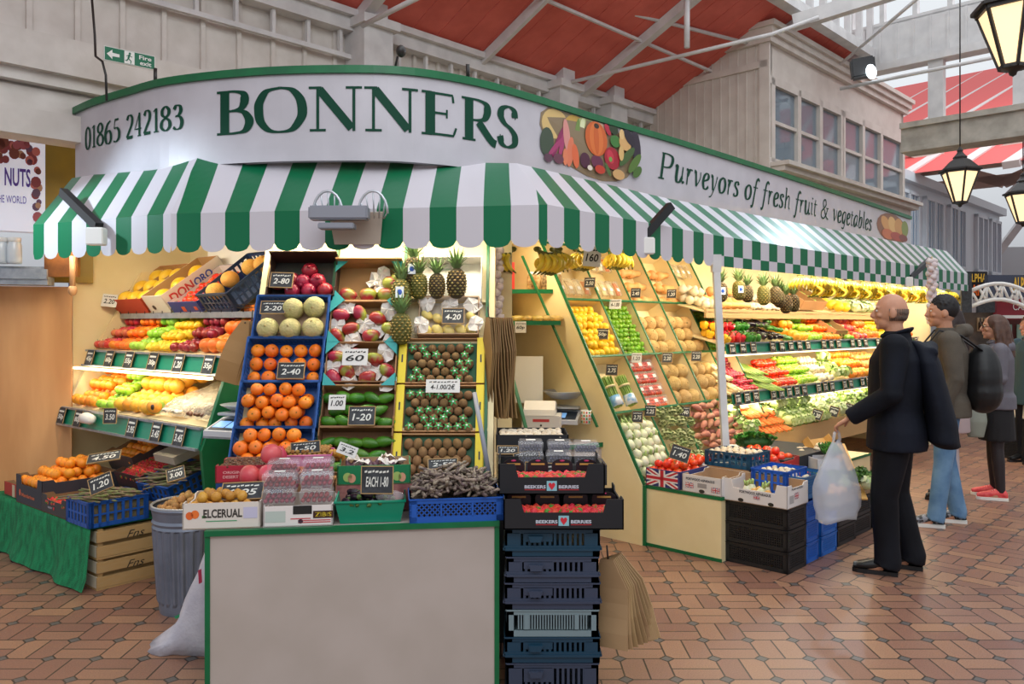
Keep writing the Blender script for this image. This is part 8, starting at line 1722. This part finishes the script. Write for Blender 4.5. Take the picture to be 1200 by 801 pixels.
t, Hm = person((p0.x-.02, p0.y+.06, 0), FA, 1.77, 'balding man in a long navy coat and dark trousers holding a carrier bag', arms=[((.2, .0, 1.42), (.27, -.02, 1.14), (.22, -.25, .98)), ((-.2, .0, 1.42), (-.26, .04, 1.14), (-.24, -.04, .9))],
    legs=[((.09, 0, .9), (.10, -.06, .49), (.10, -.04, .085)), ((-.09, 0, .9), (-.10, .0, .49), (-.10, .10, .085))], hair=(mat('cropped_grey', '#6a5a50', .8), 'fringe'), coat='coat', coatm=M_NAVY, coatz=.78, trm=M_NAVYT, shoem=M_LEATH, coatw=1.1, trr=1.12)
man1 = t
g = G(); g.tube([(-.12, .2, 1.38), (-.05, .2, 1.42), (.1, .2, 1.38)], [.04, .045, .04], 12); loft(g, [(.80, .13, .07, -.02, .30), (.84, .2, .09, -.02, .27), (.95, .19, .09, -.02, .26), (1.15, .19, .08, -.02, .22), (1.33, .18, .075, -.02, .18), (1.42, .13, .06, -.02, .15), (1.46, .09, .04, -.02, .10)]); o = g.obj('coat_ghost', M_NAVY, t); remesh(o, .014, 2)  # dark shape standing in for the man's motion ghost, no second coat
# carrier bag
hp = man1.matrix_basis @ V((.20, -.33, .88)); g = G(); rr = random.Random(5); NU, NV = 22, 12; vs = []
for i in range(NV+1):
    tt = i/NV; z = -.05-.50*tt
    rx = .03+.15*min(1, tt*1.9)**.8; ry = .015+.075*min(1, tt*1.7); 
    if tt > .9: rx *= .93; ry *= .8
    for j in range(NU): a = 2*PI*j/NU; q = 1+.06*math.sin(a*4+tt*5)+.05*math.sin(a*9-tt*8); vs.append((rx*q*math.cos(a), ry*q*math.sin(a), z+.01*math.sin(a*3)))
g.add(vs, [(i*NU+j, i*NU+(j+1) % NU, (i+1)*NU+(j+1) % NU, (i+1)*NU+j) for i in range(NV) for j in range(NU)]+[tuple(NV*NU+j for j in range(NU))], 0, True)
cb = thing('carrier_bag', 'translucent white plastic carrier bag hanging from the balding man\'s hand', 'carrier bag', TR(*hp) @ RZ(.5)); g.obj('bag_body', mat('bag_film', '#d9dde8', .35, alpha=.45, spec=.5), cb)
g = G(); g.tube([(-.03, 0, -.05), (-.02, 0, .0), (0, 0, .015), (.02, 0, 0), (.03, 0, -.05)], [(.012, .004)]*5, 6); g.obj('handles', MC['bag_film'], cb)
p0 = FL(1108, 614)
t, Hm = person((p0.x, p0.y, 0), FA+.1, 1.79, 'black haired man in olive hooded jacket and blue jeans with a backpack', hair=(mat('black_hair', '#141013', .6), 'short'), coat='hooded_jacket', coatm=M_HOOD, coatz=.84, trm=M_JEAN, shoem=M_SH, solem=M_PAPER, coatw=1.03, trr=.92, collar=False,
    legs=[((.09, 0, .9), (.11, -.03, .49), (.12, -.08, .085)), ((-.09, 0, .9), (-.09, .02, .49), (-.1, .10, .085))])
g = G(); g.tube([(.1, .04, 1.44), (.07, .1, 1.5), (0, .14, 1.5), (-.07, .1, 1.5), (-.1, .04, 1.44)], [.035, .05, .055, .05, .035], 12); o = g.obj('hood', M_HOOD, t); remesh(o, .01, 2)
backpack(t, M_BAGK, (.02, .25, 1.14), (.16, .13, .26))
p0 = FL(1133, 594)
t, Hm = person((p0.x+.02, p0.y+.3, 0), FA-.2, 1.74, 'long haired person in pale clothes half hidden behind the hooded man', hair=(mat('dark_brown_hair', '#2a1c1a', .6), 'long'), coat='jacket', coatm=mat('dusty_pink', '#b9a5a6', .7), coatz=.62, trm=mat('blush_trousers', '#cfc0c2', .7), shoem=M_LEATH, coatw=.92)
p0 = FL(1168, 583)
t, Hm = person((p0.x, p0.y, 0), FA+.05, 1.66, 'woman in grey jacket, black skirt and red trainers with wavy brown hair', hair=(mat('brown_hair', '#4a3026', .55, '#5c4032', 20), 'long'), coat='jacket', coatm=M_GJ, coatz=.86, tightm=mat('black_tights', '#221a1e', .5), skirt=(mat('black_skirt', '#141216', .8), .56), shoem=M_RSH, solem=M_PAPER, coatw=.95,
    arms=[((.2, .0, 1.42), (.24, -.0, 1.16), (.16, -.22, 1.05)), ((-.2, .0, 1.42), (-.25, .03, 1.14), (-.2, -.14, .95))])
g = G(); 
for s_ in (-1, 1): g.tube([Hm @ V((s_*.032+.022*math.cos(a*PI/6), -.1, .012+.016*math.sin(a*PI/6))) for a in range(13)], .002, 5); g.tube([Hm @ V((s_*.053, -.1, .014)), Hm @ V((s_*.08, .0, .01))], .002, 5)
g.obj('glasses', M_BLACK, t)
g = G(); g.ball((.0, .09, 1.45), (.11, .07, .07), 12, 8); o = g.obj('hood', M_GJ, t); remesh(o, .012, 2)
g = G(); loft(g, [(.60, .05, .07, .2, -.2), (.75, .07, .1, .2, -.2), (1.0, .05, .07, .19, -.2), (1.04, .03, .04, .18, -.2)]); o = g.obj('held_jacket', mat('khaki_cloth', '#8f9488', .8), t); remesh(o, .012, 1)
p0 = W(1192, 480, 9.2)
t, Hm = person((p0.x+.15, 9.2, 0), FA+.6, 1.66, 'distant person in a dark teal coat with a furry hood at the right edge', hair=(MC['brown_hair'], 'short'), coat='coat', coatm=mat('teal_coat', '#22404c', .7), coatz=.7, trm=M_NAVYT, shoem=M_LEATH)
g = G(); g.ball((0, .1, 1.47), (.15, .1, .09), 12, 8); o = g.obj('fur_hood', mat('fur', '#6a5446', .95, '#8a7060', 60, 1, 200), t); remesh(o, .014, 1)
# ================================================================= lanterns
def lantern(px, py, Y, s, lab, chain=1.5):
    o = W(px, py, Y); t = thing('hanging_lantern', lab, 'lantern', TR(*o) @ RZ(.3) @ Matrix.Scale(s, 4))      # origin at the bottom tip
    n = 6; R0_, R1_ = .075, .20; z0, z1 = .06, .42
    P = lambda r, z, k: V((r*math.cos(2*PI*k/n), r*math.sin(2*PI*k/n), z))
    for k in range(n): g = G(); g.add([P(R0_, z0, k), P(R0_, z0, k+1), P(R1_, z1, k+1), P(R1_, z1, k)], [(0, 1, 2, 3)]); g.obj('glass_pane', M_LAMPG, t)
    g = G()
    for k in range(n): g.bar(P(R0_, z0, k), P(R1_, z1, k), .02); g.bar(P(R0_, z0, k), P(R0_, z0, k+1), .022); g.bar(P(R1_, z1, k), P(R1_, z1, k+1), .028); g.bar(P(R1_+.03, z1+.02, k), P(R1_+.03, z1+.02, k+1), .02)
    g.lathe([(.0005, .0), (.02, .012), (.025, .03), (.08, .055)], 12); g.obj('frame', M_DARK, t)
    g = G(); g.lathe([(.235, z1+.01), (.2, z1+.05), (.11, z1+.14), (.075, z1+.16), (.08, z1+.18), (.05, z1+.21), (.03, z1+.24), (.035, z1+.26), (.01, z1+.30)], 6, 0, None, False); g.obj('cap', M_DARK, t)
    g = G(); g.tube([(0, 0, z1+.29), (0, 0, z1+.29+chain/s)], .008, 6); g.obj('chain', M_DARK, t)
    l = bpy.data.lights.new('lantern_bulb', 'POINT'); l.energy = 12; l.color = (1, .8, .55); l.shadow_soft_size = .1; q = bpy.data.objects.new('lantern_bulb', l); C.objects.link(q); q.location = o+V((0, 0, .25*s))
lantern(1187, 90, 5.3, 1.05, 'largest lit lantern, cut by the upper right corner', 1.2)
lantern(1125, 243, 9.6, 1.0, 'small lit black lantern hanging by the far cross beam', 2.6)
lantern(1199, 266, 10.5, 1.0, 'lit lantern half out of the frame at the right edge', 2.4)
# ================================================================= far shops
def fbox(name, px0, px1, py0, py1, Y, d, m, lab, cat, par=None):
    a, b = W(px0, py1, Y), W(px1, py0, Y); g = G(); g.box(a.x, b.x, Y, Y+d, a.z, b.z); o = g.obj(name, m, par)
    if lab: tag(o, lab, cat)
    return o, (lambda x, z, l=0: V((a.x+(b.x-a.x)*x, Y-.01-l, a.z+(b.z-a.z)*z)))
sh = thing('bar_sign', 'black bar signboard with yellow and orange letters beyond the stall end', 'shop sign'); o, fn = fbox('board', 1130, 1157, 318, 350, 12.6, .1, mat('sign_black', '#17171c', .5), None, None, sh)
g = G(); textfit(g, 'ALPHA', .1, .95, .62, .92, 0, fn, 0, .03); g.obj('yellow_lettering', mat('yellow_ink', '#e8b83a', .5), sh); g = G(); textfit(g, 'BAR', .1, .8, .12, .52, 0, fn, 0, .03); g.obj('orange_lettering', mat('orange_ink', '#e8702c', .5), sh)
sh = thing('bar_sign', 'long slate blue signboard with yellow letters at the right edge', 'shop sign'); o, fn = fbox('board', 1158, 1230, 322, 348, 12.2, .1, mat('slate_sign', '#3e4558', .5), None, None, sh); g = G(); textfit(g, 'ALPHA', .40, .72, .25, .9, 0, fn, 0, .03); g.obj('yellow_lettering', MC['yellow_ink'], sh)
g = G(); A_ = [W(1138+i*9, 345-13*math.sin(PI*min(1, (i+1)/9)), 11.2) for i in range(11)]; B_ = [p-V((0, 0, .22)) for p in A_]; g.tube(A_, .03, 6); g.tube(B_, .03, 6)
for i in range(10): g.tube([A_[i], B_[i+1]], .018, 5); g.tube([B_[i], A_[i+1]] if i % 2 else [A_[i], B_[i]], .018, 5)
tag(g.obj('arched_truss', M_PAPER), 'white arched lattice truss in front of the bar signs', 'truss')
fbox('menu_board', 1146, 1166, 351, 366, 12.0, .05, M_SLATE, 'chalk menu board under the arched white truss', 'menu board')
fbox('chalk_board', 1127, 1139, 320, 366, 9.9, .03, M_SLATE, 'dark chalk board hung at the far end of the striped awning', 'menu board')
sh = thing('cafe_sign', 'dark red shop sign with white stripe under the slate sign', 'shop sign'); o, fn = fbox('board', 1168, 1230, 350, 374, 12.8, .1, mat('maroon', '#8a1f2c', .5), None, None, sh); g = G(); g.face([fn(0, .05), fn(1, .05), fn(1, .2), fn(0, .2)]); textfit(g, 'CAFE', .3, .62, .45, .8, 0, fn); g.obj('white_lettering', M_PAPER, sh)
s2 = thing('shop_front', 'dark red and pale green glazed shop front at the far right', 'shop front')
fbox('door_frame', 1168, 1240, 374, 478, 13.2, .1, mat('maroon_wood', '#5c2a26', .5), None, None, s2); fbox('glazing', 1172, 1186, 380, 428, 13.15, .02, mat('pale_green_glass', '#8fae9c', .2), None, None, s2); fbox('glazing', 1192, 1225, 380, 428, 13.15, .02, MC['pale_green_glass'], None, None, s2)
s3 = thing('bar_counter', 'dim bar counter with bottles beyond the far end of the stall', 'counter'); fbox('counter_body', 1120, 1168, 366, 480, 13.0, .5, mat('dim_brown', '#6a5a4c', .6, '#3a322c', 3), None, None, s3); fbox('shelf', 1146, 1166, 372, 388, 12.95, .03, mat('warm_shelf', '#c8a882', .5), None, None, s3)
for i in range(5): p = W(1149+i*3.6, 386, 12.9); g = G(); g.lathe([(.0005, 0), (.03, 0), (.03, .1), (.012, .14), (.012, .19), (.0005, .19)], 10, 0, TR(*p)); tag(g.obj('bottle', mat('dark_bottle', '#3a2412', .2)), 'dark bottle on the lit shelf of the distant bar', 'bottle', 'bottles on the distant bar')
crate_plastic('stacking_crate', 'black crate at the far right edge under the boxed greens', 'crate', TR(6.15, 9.2, 0), .6, .4, .5, '#202226', 'fine'); tray('fruit_box', 'white box of greens at the far right edge', 'fruit box', TR(6.15, 9.2, .5), .6, .4, .2, '#d8d8d4', '#c0c0bc')
for q in range(4): put('lettuce', V((5.95+q*.13, 9.4, .72)), 'head of greens in the white box at the far right edge', 'greens at the far right', s=.9)
# ---------------------------------------------------------------- camera, light
cam = bpy.data.cameras.new('camera'); co = bpy.data.objects.new('camera', cam); C.objects.link(co)
cam.sensor_width = 36; cam.lens = FPX/1200*36; cam.shift_y = -(400.5-H0)/1200; co.location = (0, 0, CH); co.rotation_euler = (PI/2, 0, 0); cam.clip_start = .05
bpy.context.scene.camera = co
w = bpy.data.worlds.new('world'); bpy.context.scene.world = w; w.use_nodes = True
nt = w.node_tree; bg = nt.nodes['Background']; tc = nt.nodes.new('ShaderNodeTexCoord'); sp_ = nt.nodes.new('ShaderNodeSeparateXYZ'); nt.links.new(tc.outputs['Generated'], sp_.inputs[0])
cr = nt.nodes.new('ShaderNodeValToRGB'); nt.links.new(sp_.outputs[2], cr.inputs[0]); cr.color_ramp.elements[0].position = .0; cr.color_ramp.elements[0].color = (.42, .43, .47, 1); cr.color_ramp.elements[1].position = .22; cr.color_ramp.elements[1].color = (1.05, 1.1, 1.15, 1)
nt.links.new(cr.outputs[0], bg.inputs[0]); bg.inputs[1].default_value = WORLD
def area(name, loc, tgt, sx, sy, pw, col):
    l = bpy.data.lights.new(name, 'AREA'); l.shape = 'RECTANGLE'; l.size = sx; l.size_y = sy; l.energy = pw; l.color = col; o = bpy.data.objects.new(name, l); C.objects.link(o)
    o.location = loc; o.rotation_euler = (V(tgt)-V(loc)).to_track_quat('-Z', 'Y').to_euler(); return o
WARM = (1, .85, .61)
area('skylight', (2.5, 4.0, 7.5), (2.5, 4.5, 0), 5, 7, 170, (.93, .96, 1))
area('wall_roof_fill', (.5, -1.5, 6.2), (.5, 9, 3.6), 5, 2.5, 190, (.95, .97, 1))  # added fill from behind the camera, brightens rear wall and red roof
area('skylight', (8, 11.0, 7.5), (8, 11, 0), 6, 7, 260, (.93, .96, 1))
# lamps under the awning
def strip(name, a, b, aim, pw, col=WARM, wd=.08):
    a, b = V(a), V(b); l = bpy.data.lights.new(name, 'AREA'); l.shape = 'RECTANGLE'; l.size = (b-a).length; l.size_y = wd; l.energy = pw*1.3; l.color = col
    o = bpy.data.objects.new(name, l); C.objects.link(o); x = (b-a).normalized(); z = -(V(aim)-(a+b)/2).normalized(); y = z.cross(x).normalized(); z = x.cross(y)
    o.matrix_world = fr((a+b)/2, x, y, z); return o
for nm, p, q, aim, pw in (('front', (-1.7, 4.53, 2.17), (.0, 4.27, 2.17), (-.8, 4.5, 1.1), 15), ('end', L(1.9, -.12, 2.22), L(.1, -.12, 2.22), L(1, .6, 1.2), 15),
        ('corner', S(.1, .15, 2.25), S(1.6, .15, 2.25), S(.9, -.6, 1.2), 22), ('long', S(1.6, .12, 2.24), S(4.0, .12, 2.24), S(2.8, -.6, 1.2), 38), ('far', S(4.1, .12, 2.24), S(6.5, .12, 2.24), S(5.3, -.6, 1.2), 38)):
    p, q, aim = V(p), V(q), V(aim); g = G(); g.tube([p+ZZ*.03, q+ZZ*.03], .014, 8); tag(g.obj('strip_lamp', M_TUBE), 'lit tube lamp behind the %s valance' % nm, 'lamp'); strip('tube_light', p, q, aim, pw)
strip('shelf_light', L(1.95, .1, 1.24), L(.05, .1, 1.24), L(1, .45, .8), 4.5)
strip('niche_light', (.0, 5.9, 2.3), (.3, 6.1, 2.3), (.25, 6.2, .8), 6)
strip('shelf_light', S(1.6, -.3, 1.29), S(6.5, -.3, 1.29), S(4, -.6, .7), 22)
strip('shelf_light', S(1.6, -.24, .845), S(6.5, -.24, .845), S(4, -.55, .3), 16)
def spot(loc, tgt, pw, ang, col, r=.05):
    l = bpy.data.lights.new('spot', 'SPOT'); l.energy = pw; l.spot_size = ang; l.spot_blend = .7; l.color = col; l.shadow_soft_size = r; o = bpy.data.objects.new('spot', l); C.objects.link(o); o.location = loc
    o.rotation_euler = (V(tgt)-V(loc)).to_track_quat('-Z', 'Y').to_euler()
spot(W(35, 205, 4.9)+V((-.4, -.6, .2)), (-2.5, 4.9, 2.2), 90, 1.3, (.72, .88, 1))
spot(W(1021, 84, 9.8), W(820, 255, 6.0), 320, .9, (.7, .86, 1))
vs = bpy.context.scene.view_settings; vs.view_transform = 'Standard'; vs.look = 'None'; vs.gamma = 1; vs.exposure = EXPO; vs.use_curve_mapping = False
